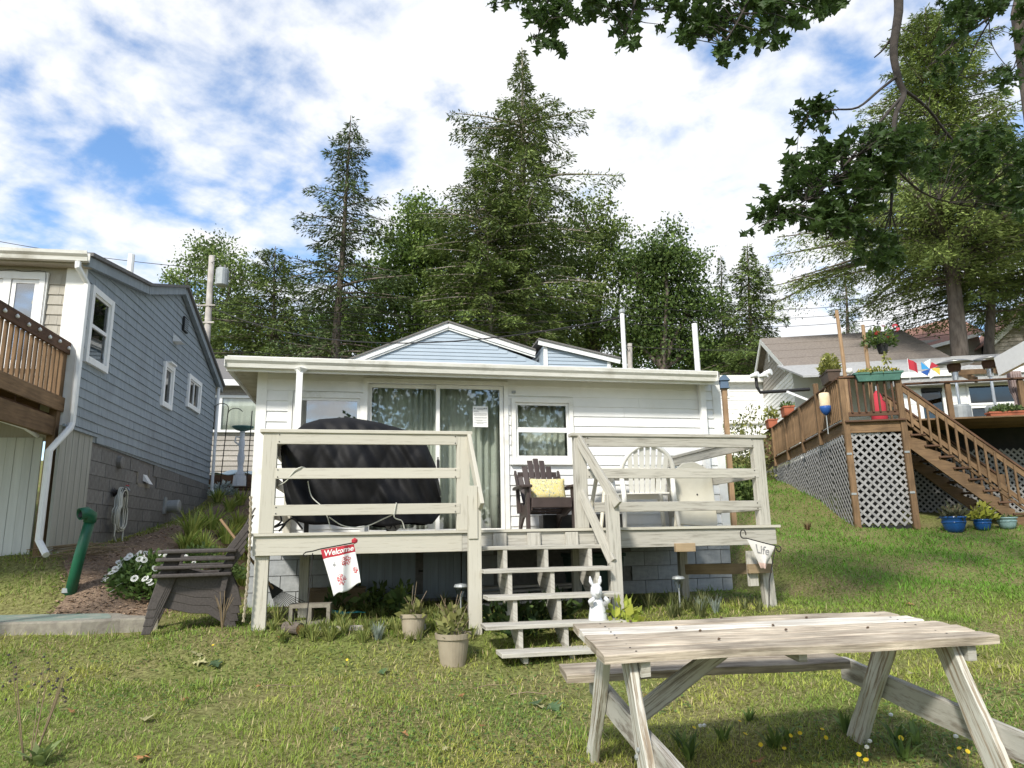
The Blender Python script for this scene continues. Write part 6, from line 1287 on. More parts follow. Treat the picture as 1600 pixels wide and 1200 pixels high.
for k in range(4): a = k * 1.571 + .785; MB().tube([(.6 * math.cos(a), .28 * math.sin(a), .73), (.8 * math.cos(a), .40 * math.sin(a), 0)], [.03, .024], 8).build('leg', M['cream_plastic'], rt2)
MB().lathe([(.30, .66), (.32, .725)], 20, sx=1.7).build('apron', M['cream_plastic'], rt2)
lt = thing('folding_table', 'cream plastic tabletop stood on edge behind the side rail', 'table', DWd(5.12, .95, DZ), DY, rot=(R(-8), R(3), DY + R(6)))
MB().prism([(-.27, .02), (.25, .0), (.28, .05), (.27, .62), (.20, .76), (.02, .83), (-.14, .80), (-.24, .72), (-.28, .60)], lambda a, b, t: (a, t, b), -.02, .02).build('top_panel', M['cream_plastic'], lt, bevel=.012)
for s_ in (-1, 1): MB().tube([(s_ * .2, .04, .7), (s_ * .19, .12, .36), (s_ * .21, .18, .02)], .022, 8).build('folded_leg', M['cream_plastic'], lt)
MB().lathe([(.012, 0), (.012, .004)], 8).build('umbrella_hole', M['black'], lt, loc=(.02, -.021, .40), rot=(R(90), 0, 0))
ct = thing('black_crate', 'low black crate under the deck chairs by the wall', 'crate', DWd(3.98, 2.15, DZ), DY); MB().box(-.55, .55, -.12, .12, 0, .03).build('base', M['black'], ct)
for s_ in (-1, 1): MB().box(-.55, .55, s_ * .12 - .01, s_ * .12 + .01, .03, .2).build('side', M['black'], ct)
for s_ in (-1, 1): MB().box(s_ * .55 - .01, s_ * .55 + .01, -.11, .11, .03, .2).build('end', M['black'], ct)

# ================================================================ covered grill on the left of the deck
gr_ = thing('covered_grill', 'large barbecue grill under a crumpled black cover', 'grill', DWd(.95, 1.15, DZ), DY)
o0 = DWd(0, 1.15, 0)
prf = [onplane(x, y, o0, DY) for x, y in ((462, 815), (450, 790), (444, 750), (440, 700), (452, 680), (476, 662), (500, 655), (545, 652), (592, 660), (632, 672), (662, 690), (678, 725), (688, 775), (686, 803), (670, 818), (600, 822), (530, 822))]
prf = [(a - .95, b_ - DZ) for a, b_ in prf]; cx_ = sum(p[0] for p in prf) / len(prf); cz_ = sum(p[1] for p in prf) / len(prf)
# drape: for each station across, a front and a back sheet between hem and top
xs_ = [p[0] for p in prf]; X0_, X1_ = min(xs_), max(xs_)
def zrange(x):
    hits = []
    for i in range(len(prf)):
        (xa, za), (xb_, zb_) = prf[i], prf[(i + 1) % len(prf)]
        if (xa - x) * (xb_ - x) <= 0 and xa != xb_: hits.append(za + (zb_ - za) * (x - xa) / (xb_ - xa))
    return (min(hits), max(hits)) if len(hits) > 1 else (cz_, cz_)
NXc, NZc = 96, 46; ZRg = [zrange(X0_ + (X1_ - X0_) * min(.998, max(.002, i / NXc))) for i in range(NXc + 1)]
def sheet(sg):
    def fn(a, b):
        x = X0_ + (X1_ - X0_) * a; i = int(round(a * NXc)); z0_, z1_ = ZRg[i]; z = z0_ + (z1_ - z0_) * b
        e_ = max(0, 1 - abs(2 * a - 1) ** 6) ** .4 * max(0, 1 - b ** 7) ** .45; hang = 1 - .75 * b
        fold = .06 * hang * (abs(math.sin(a * 11 + 1.1 * math.sin(b * 3 + a * 4))) - .6) + .03 * math.sin(a * 9 + b * 7 + 1) + .03 * (abs(math.sin(a * 23 + 2.2 * math.sin(b * 4))) - .6) * hang + .022 * (abs(math.sin(b * 8 + a * 15 + 1.5 * math.sin(a * 7))) - .6)
        fold += .05 * abs(math.sin(a * 6.5 + b * 2.6)) ** 10 + .012 * math.sin(a * 61 + b * 23)
        return (x + .008 * math.sin(b * 14 + a * 8), sg * (.33 + .05 * (1 - b)) * e_ + sg * fold * e_, z + (.012 * math.sin(a * 26) if b < .02 else 0))
    return fn
mb = MB(); mb.grid(sheet(-1), NXc, NZc); mb.grid(sheet(1), NXc, NZc)
mb.build('cover', M['cover'], gr_, smooth=True, solid=.004)
gw = MB(); gw.lathe([(.045, -.025), (.085, -.022), (.088, 0), (.085, .022), (.045, .025)], 24); wl_ = gw.build('wheel', M['block'], gr_, loc=(.42, -.34, .09), rot=(R(90), 0, 0))
for k in range(6): a = k * 1.047; MB().beam((0, 0, .027), (.07 * math.cos(a), .07 * math.sin(a), .027), .014, .008).build('spoke', M['black'], wl_)
for x in (-.52, .38): MB().box(x - .025, x + .025, -.2, -.15, 0, .2).build('leg', M['iron'], gr_)
def cord(name, label, pts, r_=.006, m='hose', cat='cord'):
    q = [DWd(*p) for p in pts]; Q = []
    for i in range(len(q) - 1):
        a, b_, c, d = q[max(i - 1, 0)], q[i], q[i + 1], q[min(i + 2, len(q) - 1)]
        for k in range(6): t = k / 6; Q.append(.5 * ((2 * b_) + (c - a) * t + (2 * a - 5 * b_ + 4 * c - d) * t * t + (3 * b_ - a - 3 * c + d) * t ** 3))
    Q.append(q[-1]); c0_ = q[0]; o_ = MB().tube([tuple(v - c0_) for v in Q], r_, 6).build(name, M[m], None, smooth=True); o_.location = c0_; return tag(o_, label, cat)
cord('cord', 'pale cord drooping in a loop below the lowest left rail', [(.70, .1, 1.79), (.85, .12, 1.70), (1.05, .12, 1.69), (1.25, .1, 1.77), (1.38, .05, 1.83)]); cord('cord', 'pale cord wrapped round the rail near the grill wheel', [(1.36, -.03, 1.92), (1.34, -.035, 1.78), (1.42, .04, 1.74), (1.45, .06, 1.66)])
cord('cord', 'pale cord hanging straight down the black cover', [(.48, .12, 2.15), (.52, .15, 2.0), (.62, .13, 1.9), (.68, .13, 1.8), (.72, .12, 1.67)]); cord('cord', 'thin cord looped over the middle left rail', [(.20, .06, 2.10), (.28, .0, 2.14), (.36, -.03, 2.24), (.42, -.028, 2.275), (.46, .03, 2.27)])
cord('cable', 'tangled dark cable beside the deck corner post', [(.2, .2, 1.86), (.24, .15, 1.76), (.17, .2, 1.70), (.28, .12, 1.73), (.22, .18, 1.66), (.34, .1, 1.78), (.44, .2, 1.68)], .010, 'iron')
# notice on the sliding door
nt_ = thing('paper_notice', 'white printed notice taped inside the sliding door glass', 'notice', DWd(2.66, DD - .012, 3.24), DY); MB().box(-.108, .108, -.001, .001, -.15, .15).build('sheet', M['paper'], nt_)
ln = MB()
for k, (z_, a, b_) in enumerate(((.115, -.05, .05), (.10, -.045, .045), (.08, -.095, -.03), (.068, -.095, -.02), (.045, -.09, .09), (.030, -.095, .095), (.015, -.085, .09), (-.01, -.09, .09), (-.022, -.09, .09), (-.05, -.09, .09), (-.062, -.06, .03), (-.085, -.09, .09), (-.097, -.055, .045))):
    x = a
    while x < b_: e_ = min(x + rnd.uniform(.008, .022), b_); ln.box(x, e_, -.0018, -.0012, z_ - .003, z_ + .003); x = e_ + .003
for x in (-.082, .058, .084): ln.box(x - .009, x + .009, -.0018, -.0012, .108, .126)
ln.build('print', M['ink'], nt_, kind='stuff')

# ================================================================ garden flags with their hooks
def lettering(text, size, shear=.25):
    cu = bpy.data.curves.new('lettering', 'FONT'); cu.body = text; cu.size = size; cu.shear = shear; cu.align_x = 'CENTER'; cu.offset = .0015
    o_ = bpy.data.objects.new('tmp', cu); me = bpy.data.meshes.new_from_object(o_); bm = bmesh.new(); bm.from_mesh(me); bmesh.ops.triangulate(bm, faces=bm.faces); bmesh.ops.subdivide_edges(bm, edges=[e_ for e_ in bm.edges if e_.calc_length() > size * .15], cuts=2, use_grid_fill=True); bm.to_mesh(me); bm.free(); bpy.data.objects.remove(o_); bpy.data.curves.remove(cu); return me
pf = DWd(.78, -.13, 0)
def fl(px, py): return at(px, py, 7.02)
A, Bc, Cc, Dc = fl(501, 859), fl(553, 850), fl(521, 932), fl(564, 911)
fg = thing('garden_flag', 'white garden flag with red Welcome band and red blossoms', 'flag', (A.x, A.y, gz(A.x, A.y)))
Az = fg.location
def S1(a, b):
    p = (A * (1 - a) + Bc * a) * (1 - b) + (Cc * (1 - a) + Dc * a) * b - Az
    return p + Vector((0, -.05 * math.exp(-((a - .55 - .35 * (.5 - b)) / .10) ** 2) + .03 * math.sin(a * 7 + b * 3) * b, .012 * math.sin(a * 9) * b))
def mapflag(me, fn, W_, H_, a0, b0_, off=.006):
    for v in me.vertices:
        a = a0 + v.co.x / W_; b_ = b0_ - v.co.y / H_; v.co = fn(a, b_) + Vector((0, -off, 0))
cl_ = MB().grid(S1, 26, 30).build('cloth', M['paper'], fg, smooth=True, solid=.002)
MB().grid(lambda a, b: S1(a, b * .20) + Vector((0, -.003, 0)), 26, 8).build('red_band', M['red'], fg, smooth=True)
me = lettering('Welcome', .082, .35); mapflag(me, S1, .36, .46, .50, .155); link('lettering', me, M['paper'], fg)
for (a, b_, r_, n_) in ((.70, .36, .11, 70), (.42, .72, .13, 95), (.90, .66, .08, 40), (.30, .38, .05, 22)):
    q = MB()
    for k in range(n_):
        rr = r_ * rnd.random() ** .6; t_ = rnd.random() * 6.28; c = (a + rr * math.cos(t_) * 1.2, b_ + rr * math.sin(t_)); rad = rnd.uniform(.010, .022); t2 = rnd.random() * 6
        if not (0.01 < c[0] < .99 and .22 < c[1] < .98): continue
        i0 = len(q.v); q.v += [tuple(S1(min(.995, max(.005, c[0] + rad * 1.2 * math.cos(t2 + j * 1.57) * (1 if j % 2 else .5))), min(.995, max(.21, c[1] + rad * math.sin(t2 + j * 1.57) * (1 if j % 2 else .5)))) + Vector((0, -.005, 0))) for j in range(4)]; q.face((i0, i0 + 1, i0 + 2, i0 + 3))
    q.build('blossom_print', M['petal_red'] if r_ != .05 else M['ink'], fg, kind='stuff')
MB().lathe([(0, -.03), (.028, -.015), (.03, .01), (.0, .03)], 12).build('clip', M['red'], fg, loc=tuple(Bc - Az + Vector((.01, -.02, .03))))
h_ = A.z - Az.z; MB().tube([(-.12, .01, -.1), (-.10, .01, .3), (-.075, 0, h_ - .03)], .006, 6).build('stake', M['iron'], fg); MB().tube([tuple(Bc - Az + Vector((0, .0, .012))), tuple(A - Az + Vector((0, 0, .008))), (-.075, 0, h_ - .012), (-.14, 0, h_ - .02), (-.165, 0, h_ - .04), (-.15, 0, h_ - .062), (-.125, 0, h_ - .05)], .006, 6).build('hanger_arm', M['iron'], fg)
A2, B2, C2 = at(1166, 841, 7.98), at(1212, 853, 7.98), at(1193, 888, 7.98); A2z = Vector((B2.x - .01, B2.y, gz(B2.x, B2.y)))
f2_ = thing('garden_flag', 'pale folded garden flag lettered Life at the deck corner leg', 'flag', A2z)
def S2(a, b): return (A2 * (1 - a) + B2 * a) * (1 - b) + (C2 + Vector(((a - .5) * .05, 0, 0))) * b - A2z + Vector((0, -.04 * math.sin(a * 3.1) * b - .02 * math.sin(a * 8 + b * 4) * b, 0))
M['flag_cream'] = mat('cream_flag_cloth', (.62, .60, .56), (.52, .50, .47), rough=.9, scale=8); M['flag_pink'] = mat('faded_pink_flag_hem', (.60, .44, .38), (.5, .36, .31), rough=.9)
MB().grid(S2, 22, 20).build('cloth', M['flag_cream'], f2_, smooth=True, solid=.002); MB().grid(lambda a, b: S2(a, .80 + .2 * b) + Vector((0, -.004, 0)), 14, 4).build('hem', M['flag_pink'], f2_, smooth=True)
me = lettering('Life', .15, .15); mapflag(me, S2, .35, .33, .50, .45, .006); link('lettering', me, M['ink'], f2_)
MB().tube([(-.14, -.02, -.1), (-.10, -.02, .3), tuple(B2 - A2z + Vector((-.01, -.02, 0)))], .006, 6).build('stake', M['iron'], f2_)
for (P_, s_) in ((A2, -1), (B2, 1)): q_ = P_ - A2z; MB().tube([tuple(q_)] + [tuple(q_ + Vector((s_ * (.03 + .03 * math.sin(t_)) , 0, .045 - .045 * math.cos(t_)))) if s_ < 0 else tuple(q_ + Vector((.03 + .025 * math.sin(t_), 0, -.03 + .03 * math.cos(t_) - .0))) for t_ in np.linspace(0, 5, 12)], .006, 6).build('scroll', M['iron'], f2_)
MB().tube([tuple(A2 - A2z), tuple(B2 - A2z)], .006, 6).build('hanger_arm', M['iron'], f2_)

# ================================================================ bits under and around the deck
def groundat(px, py, Y0=3, Y1=40):
    lo, hi = Y0, Y1
    for _ in range(40):
        m_ = (lo + hi) / 2; p = at(px, py, m_)
        if p.z > gz(p.x, p.y): lo = m_
        else: hi = m_
    p = at(px, py, lo); p.z = gz(p.x, p.y); return p
rp = DWd(-.03, -.02, 1.62); ro_ = thing('hanging_rope', 'twisted rope hanging down beside the deck corner leg', 'rope', (rp.x, rp.y, gz(rp.x, rp.y))); H_ = DZ + .35 - ro_.location.z
for k in range(2): MB().tube([(.008 * math.cos(t_ * 60 + k * 3.14) + .03 * math.sin(t_ * 2.5) - .02 * t_, -.03 + .008 * math.sin(t_ * 60 + k * 3.14), H_ - t_ * (H_ - .1)) for t_ in np.linspace(0, 1, 150)], .008, 5).build('strand', M['rope'], ro_)
cb_ = groundat(475, 978); cbl = thing('cinder_block', 'mossy hollow cinder block lying below the deck edge', 'cinder block', (cb_.x + .02, cb_.y + .15, gz(cb_.x, cb_.y + .15)), R(8)); q = MB()
for (a, b_, c, d) in ((-.2, .2, .165, .2), (-.2, .2, 0, .035), (-.2, -.165, .035, .165), (.165, .2, .035, .165), (-.02, .02, .035, .165)): q.box(a, b_, -.1, .1, c, d)
q.build('block', M['concrete'], cbl)
def pot(name, label, px, py, r_, H_, seed, tilt=0):
    p = groundat(px, py); o_ = thing(name, label, 'flower pot', p, rot=(tilt, 0, 0)); MB().lathe([(r_ * .70, -.02), (r_ * .9, H_ * .8), (r_ * 1.0, H_ * .82), (r_ * 1.04, H_), (r_ * .93, H_), (r_ * .9, H_ * .86), (0, H_ * .84)], 28).build('pot', M['pot'], o_, smooth=False)
    MB().lathe([(r_ * .9, 0), (0, .004)], 20, (0, 0, H_ * .85)).build('soil', M['soil'], o_); leafy('weeds', o_, 0, 0, H_ * .85, r_ * .8, r_ * .8, .16, 90, .08, (.12, .14, .04), (.24, .24, .08), seed=seed)
    for k in range(6): MB().tube([(rnd.uniform(-.06, .06), rnd.uniform(-.06, .06), H_ * .84), (rnd.uniform(-.14, .14), rnd.uniform(-.1, .1), H_ + rnd.uniform(.1, .3))], .003, 4).build('stalk', M['dry'], o_)
pot('flower_pot', 'beige ribbed plastic pot standing in front of the steps', 708, 1036, .155, .25, 61); pot('flower_pot', 'half hidden beige pot tucked behind weeds under the deck', 645, 995, .125, .2, 62, -.1); pot('flower_pot', 'low beige pot behind the front pot beside the newel', 704, 992, .13, .12, 63)
# rabbit figure at the steps
rb = at(934, 962, 6.95); rbt = thing('rabbit_statue', 'white standing rabbit garden statue by the step newel', 'statue', (rb.x, rb.y, gz(rb.x, rb.y)), R(8)); SW = M['stone_white']; k_ = 1.0
MB().lathe([(.10, 0), (.105, .03), (.09, .05)], 16).build('base', SW, rbt)
MB().lathe([(.085, .04), (.095, .1), (.085, .2), (.07, .28), (.05, .34), (.035, .37)], 16, sx=1, sy=.85).build('body', SW, rbt, smooth=True)
MB().lathe([(0, .345), (.04, .36), (.055, .40), (.05, .45), (.025, .48), (0, .485)], 14, (-.01, -.02, 0), sy=1.1).build('head', SW, rbt, smooth=True); MB().lathe([(0, -.02), (.022, -.01), (.02, .02), (0, .03)], 10, (-.01, -.075, .405)).build('muzzle', SW, rbt, smooth=True)
for s_ in (-1, 1): MB().tube([(s_ * .025 - .01, -.01, .46), (s_ * .045 - .01, 0, .505), (s_ * .05 - .01, .0, .55)], [.014, .018, .006], 8).build('ear', SW, rbt, smooth=True); MB().tube([(s_ * .06, -.03, .3), (s_ * .085, -.08, .33), (s_ * .05, -.1, .36)], [.025, .022, .018], 8).build('paw', SW, rbt, smooth=True); MB().lathe([(0, 0), (.04, .01), (.035, .04), (0, .05)], 10, (s_ * .05, -.07, .045), sy=1.5).build('foot', SW, rbt, smooth=True)
st_ = at(957, 965, 6.9); st_.z = gz(st_.x, st_.y) + .1; tag(MB().lathe([(0, -.01), (.03, 0), (.036, .025), (.02, .045), (0, .05)], 10).build('white_stone', SW, loc=st_, smooth=True), 'small round white stone beside the rabbit statue', 'stone')
def solar(px, py, Y, lab):
    p = groundat(px, py, 3, Y + 1); o_ = thing('solar_light', lab, 'garden light', p); t_ = .30
    MB().tube([(0, 0, -.05), (0, 0, t_ - .06)], .008, 6).build('stake', M['grey_metal'], o_); MB().lathe([(.03, t_ - .07), (.055, t_ + .02), (.05, t_ + .03)], 14).build('lens', M['glass'], o_); MB().lathe([(.06, t_ + .03), (.072, t_ + .04), (.06, t_ + .065), (.0, t_ + .075)], 14).build('cap', M['grey_metal'], o_)
solar(720, 972, 8, 'steel solar light leaning on the left newel post'); solar(1063, 955, 9, 'steel solar light in the bed under the right of the deck')
rk = thing('leaf_rake', 'black fan leaf rake leaning under the deck corner', 'rake', DWd(.34, .9, .78), DY, rot=(R(0), R(-38), DY)); MB().tube([(0, 0, .36), (0, 0, 1.3)], .014, 8).build('handle', M['tanpole'], rk)
for k in range(15): a = (k - 7) * .062; MB().tube([(0, 0, .40), (math.sin(a) * .22, -.005, .40 - math.cos(a) * .22), (math.sin(a) * .42, -.03, .40 - math.cos(a) * .40)], .004, 4).build('tine', M['iron'], rk)
MB().prism([(-.02, .42), (-.07, .28), (.07, .28), (.02, .42)], lambda a, b, t: (a, t, b), -.006, .006).build('fan_plate', M['black'], rk)
wbx = thing('wooden_box', 'plain wooden box standing by the cellar wall', 'box', DWd(.72, 2.0, .745), DY); MB().box(-.38, .38, -.15, .15, 0, .22).build('carcass', M['plank_raw'], wbx, bevel=.01); MB().box(-.39, .39, -.16, .16, .221, .24).build('lid', M['plank_raw'], wbx)
lg_ = groundat(457, 990); lgt = thing('cut_log', 'short cut log with orange end grain by the cinder block', 'log', (lg_.x, lg_.y, lg_.z + .045), R(60)); MB().tube([(0, -.10, 0), (0, .10, .01)], [.055, .05], 14).build('log', M['bark'], lgt); MB().lathe([(.052, 0), (.0, .003)], 14).build('cut_end', M['log'], lgt, loc=(0, -.101, 0), rot=(R(90), 0, 0))
tt_ = groundat(535, 968); tg = thing('garden_trowel', 'teal plastic trowel lying in the weeds below the deck', 'trowel', (tt_.x, tt_.y, tt_.z + .06), R(20)); MB().tube([(-.12, 0, .03), (.02, 0, .0)], .018, 8).build('handle', M['teal_toy'], tg); MB().prism([(.02, -.03), (.16, -.045), (.24, 0), (.16, .045), (.02, .03)], lambda a, b, t: (a, b, t + abs(b) * .3), -.006, .004).build('blade', M['teal_toy'], tg)
bn = thing('storage_bin', 'dark green storage bin in the shade under the deck', 'bin', DWd(4.1, 2.05, .73), DY); MB().hexa([(-.3, -.2, 0), (.3, -.2, 0), (.3, .2, 0), (-.3, .2, 0), (-.36, -.24, .55), (.36, -.24, .55), (.36, .24, .55), (-.36, .24, .55)]).build('tub', M['green_roof'], bn, bevel=.02); MB().box(-.38, .38, -.26, .26, .551, .60).build('lid', M['green_roof'], bn, bevel=.015)
for k in range(4): tag(MB().beam((0, 0, 0), (rnd.uniform(.8, 1.3), rnd.uniform(-.1, .1), rnd.uniform(-.02, .05)), .14, .025).build('scrap_board', M['greypole'], loc=DWd(2.15 + .1 * k, 1.0 + .2 * k, .80 + .05 * k), rot=(0, 0, DY)), ['lowest scrap board stored under the steps', 'second scrap board stored under the steps', 'third scrap board stored under the steps', 'uppermost scrap board stored under the steps'][k], 'board')
MB_e = MB(); 
for px in (520, 620, 700): pass
eg = thing('bed_edging', 'low pale edging boards along the weedy bed below the deck', 'edging', groundat(590, 985)); 
for k in range(2): MB().beam((-.55 + k * .95, .05 * k, .015), (-.05 + k * .5, .02, .02), .03, .06).build('edging_board', M['greypole'], eg)
bg_ = groundat(1510, 1024); bgo = MB().grid(lambda a, b: (.16 * (a - .5), .10 * (b - .5), .05 * math.sin(a * 3.1) * math.sin(b * 3.1) + .012 * math.sin(a * 15 + b * 9)), 14, 10).build('crumpled_bag', M['black'], loc=bg_, smooth=True, solid=.004); tag(bgo, 'crumpled black bag on the lawn beyond the picnic table', 'bag')

# ================================================================ plants
def strap(name, label, p, n_, L, spread, colA, colB, w_=.012, seed=1, cat='plant', group=None, up=1.0, flower=None):
    """tuft of arching strap leaves"""
    q = np.random.default_rng(seed); o_ = thing(name, label, cat, p, group=group); V = []; F = []; C = []
    for k in range(n_):
        a = q.random() * 6.283; l = L * q.uniform(.55, 1.1); sp = spread * q.uniform(.3, 1); d = np.array([math.cos(a), math.sin(a), 0]); s_ = np.array([-math.sin(a), math.cos(a), 0]); b0 = d * q.random() * .06 * L / .3; ww = w_ * q.uniform(.7, 1.3); i0 = len(V); c = np.array(colA) + (np.array(colB) - np.array(colA)) * q.random(); c = c * q.uniform(.75, 1.25)
        for i in range(5):
            t = i / 4; pos = b0 + d * sp * l * (t ** 1.4) + np.array([0, 0, up * l * (t - .55 * sp * t * t)]); hw = ww * (1 - t ** 2.5) * (.6 + .4 * math.sin(t * 3.1)) + .0006; V += [pos - s_ * hw, pos + s_ * hw]; C += [c, c]
        F += [(i0 + 2 * i, i0 + 2 * i + 1, i0 + 2 * i + 3, i0 + 2 * i + 2) for i in range(4)]
    bulk('leaves', np.array(V), np.array(F), M['plant'], o_, col=np.array(C)); return o_
def G_(px, py): return groundat(px, py, 3, 30)
# daisy bush
db = G_(232, 935); dby = thing('daisy_bush', 'white flowering daisy bush beside the stacked chairs', 'bush', db); leafy('foliage', dby, 0, .12, 0, .62, .40, .52, 3400, .085, (.07, .13, .03), (.17, .25, .07), up=.3, seed=71)
dm = MB()
for k in range(14): a = k * .4488; b_ = len(dm.v); dm.v += [(.25 * math.cos(a), .25 * math.sin(a), .05), (math.cos(a - .17), math.sin(a - .17), 0), (1.08 * math.cos(a), 1.08 * math.sin(a), -.03), (math.cos(a + .17), math.sin(a + .17), 0)]; dm.face((b_, b_ + 1, b_ + 2, b_ + 3))
DM = dm.mesh('daisy'); DM.materials.append(M['petal_white'])
for k in range(110):
    a = rnd.random() * 6.28; e_ = rnd.uniform(.15, 1.25); p = (.63 * math.cos(a) * math.cos(e_), .12 + .41 * math.sin(a) * math.cos(e_) - .03, .53 * math.sin(e_) + .03)
    if p[1] > .25: continue
    o_ = link('daisy', DM, None, dby, loc=p, rot=(rnd.uniform(.3, 1.2), rnd.uniform(-.5, .5), rnd.uniform(-1, 1))); o_.scale = (rnd.uniform(.028, .042),) * 3
# plants along the path
LILY = ((.17, .27, .05), (.42, .46, .12)); lil = [(300, 840, .42, 46), (330, 828, .40, 44), (352, 850, .38, 40), (372, 828, .36, 40), (318, 868, .36, 40), (372, 875, .38, 40), (345, 890, .36, 36), (290, 862, .32, 30), (395, 890, .36, 40), (376, 915, .34, 36), (358, 800, .34, 30), (376, 790, .34, 30), (340, 785, .3, 26)]
for k, (x, y, L, n_) in enumerate(lil):
    strap('daylily', 'yellow-green strap leaved daylily clump in the bed along the mulch path', G_(x, y), n_ + 40, L * 1.35, .8, *LILY, .016, 80 + k, group='daylilies along the mulch path')
for k, (x, y) in enumerate(((310, 885), (350, 905), (385, 850))):
    o_ = thing('leafy_plant', 'bushy small leaved green plant among the daylilies', 'plant', G_(x, y), group='bushy plants among the daylilies'); leafy('foliage', o_, 0, 0, 0, .3, .25, .3, 500, .08, (.06, .11, .03), (.15, .22, .06), seed=95 + k)
p = G_(345, 775); o_ = thing('silver_plant', 'silvery leaved plant at the slate cottage far corner', 'plant', p); leafy('foliage', o_, 0, 0, 0, .4, .3, .3, 400, .1, (.25, .30, .28), (.42, .47, .45), seed=99)
# twigs pile by the downspout
tpile = thing('brush_pile', 'pile of dry twigs beside the downspout foot', 'twigs', G_(120, 872))
for k in range(26): a = rnd.uniform(-.5, .5); L = rnd.uniform(.2, .5); z = rnd.uniform(.0, .14); x, y = rnd.uniform(-.3, .4), rnd.uniform(-.15, .2); MB().tube([(x - L * math.cos(a), y - L * math.sin(a) * .4, z), (x, y, z + .04), (x + L * math.cos(a), y + L * math.sin(a) * .4, z + rnd.uniform(-.03, .1))], [.004, .007, .003], 5).build('twig', M['dry'], tpile)
# weeds along the bed below the deck
q_ = random.Random(5); WE = 'weeds growing in the bed under the deck'
for k in range(64):
    x = q_.uniform(425, 738); y = q_.uniform(945, 1004)
    strap('weed_clump', 'grassy green weed clump growing along the bed below the left of the deck', G_(x, y), 34, q_.uniform(.09, .24), .75, (.13, .18, .045), (.36, .37, .12), .0045, 500 + k, group=WE)
for k in range(10):
    x = q_.uniform(470, 720); y = q_.uniform(940, 968); o_ = thing('leafy_weed', 'broad leaved green weed in the shade below the deck edge', 'plant', G_(x, y), group='broad leaved weeds below the deck'); leafy('foliage', o_, 0, 0, .02, .14, .12, .26, 60, .11, (.06, .11, .03), (.15, .20, .05), seed=240 + k)
for k in range(22):
    x = q_.uniform(965, 1190); y = q_.uniform(948, 966)
    strap('weed_clump', 'olive grass clump in the bed under the right of the deck', G_(x, y), 34, q_.uniform(.12, .24), .55, (.07, .09, .03), (.19, .20, .08), .005, 260 + k, group='grass clumps under the right of the deck')
for k, x in enumerate((1095, 1118, 590)):
    o_ = strap('lavender_clump', ['grey-blue lavender tuft below the second solar light', 'grey-blue lavender tuft at the middle of the right bed', 'grey-blue lavender tuft in the lawn edge by the pots'][k], G_(x, 958 if k < 2 else 1000), 60, .2, .5, (.20, .24, .20), (.33, .38, .33), .004, 290 + k)
o_ = thing('leafy_plant', 'bright yellow-green rosette plant beside the rabbit statue', 'plant', (at(972, 960, 6.95).x, 7.0, gz(at(972, 960, 6.95).x, 7.0) + .03)); leafy('foliage', o_, 0, 0, .06, .2, .15, .2, 70, .12, (.26, .33, .05), (.46, .48, .09), seed=300)
for k, (x, y) in enumerate(((790, 985), (845, 985), (815, 1000), (870, 975))):
    o_ = thing('leafy_weed', 'dark green leafy weed growing under the open steps', 'plant', G_(x, y), group='dark weeds under the steps'); leafy('foliage', o_, 0, .15, .02, .2, .15, .3, 110, .1, (.03, .06, .02), (.09, .14, .04), seed=310 + k)
# shrub right of the cottage and a brown tuft on the slope
sb = G_(1158, 790); o_ = thing('shrub', 'dark green shrub on the slope beside the cottage side wall', 'shrub', sb); leafy('foliage', o_, 0, 0, 0, .55, .5, .85, 2600, .11, (.06, .10, .03), (.16, .22, .06), seed=320)
o_ = strap('dry_tuft', 'brown dried tuft on the grass slope before the lattice', G_(1262, 828), 60, .22, .7, (.12, .075, .04), (.24, .16, .08), .006, 321)
o_ = strap('vine', 'green creeper climbing the lattice near the deck corner post', G_(1310, 800), 40, .5, .3, (.10, .15, .04), (.22, .26, .07), .02, 322)
for k, (x, y) in enumerate(((1150, 655), (1175, 640))):
    Pq = at(x, y, 22); o_ = thing('garden_shrub', ['yellow-green low shrub below the birdhouse post', 'wispy bare twigged bush in front of the white low house'][k], 'shrub', (Pq.x, Pq.y, gz(Pq.x, Pq.y))); hh = max(.6, Pq.z - gz(Pq.x, Pq.y)); leafy('foliage', o_, 0, 0, 0, .7, .5, hh + .2, 900, .12, (.12, .15, .05), (.3, .3, .1), seed=330 + k)
# dry weed with seed heads, bottom left
p = G_(45, 1188); dw = thing('dry_weed', 'tall dried weed with dark seed heads in the lawn', 'weed', p); q_ = random.Random(9)
for k in range(11):
    a = q_.random() * 6.28; L = q_.uniform(.3, .58); x1, y1 = .14 * math.cos(a), .1 * math.sin(a); MB().tube([(x1 * .2, y1 * .2, 0), (x1 * .7, y1 * .7, L * .6), (x1, y1, L)], [.003, .0022, .0014], 4).build('stalk', M['dry'], dw)
    for j in range(3): MB().lathe([(0, 0), (.009, .004), (.006, .012), (0, .015)], 7).build('seed_head', M['bark_dark'], dw, loc=(x1 + q_.uniform(-.05, .05), y1, L * (1 - .12 * j)))
strap('weed_clump', 'broad green dock leaves at the foot of the dry weed', G_(60, 1195), 18, .17, 1.0, (.14, .20, .07), (.28, .34, .13), .022, 340)
p = G_(347, 985); ds = thing('dead_lily_stalk', 'withered pale stalks standing before the stacked chairs', 'weed', p)
for k in range(7): a = k * .9; MB().tube([(0, 0, 0), (.03 * math.cos(a), .03 * math.sin(a), .18), (.09 * math.cos(a), .06 * math.sin(a), .3 + .03 * (k % 3))], [.006, .005, .003], 5).build('stalk', M['dry'], ds)
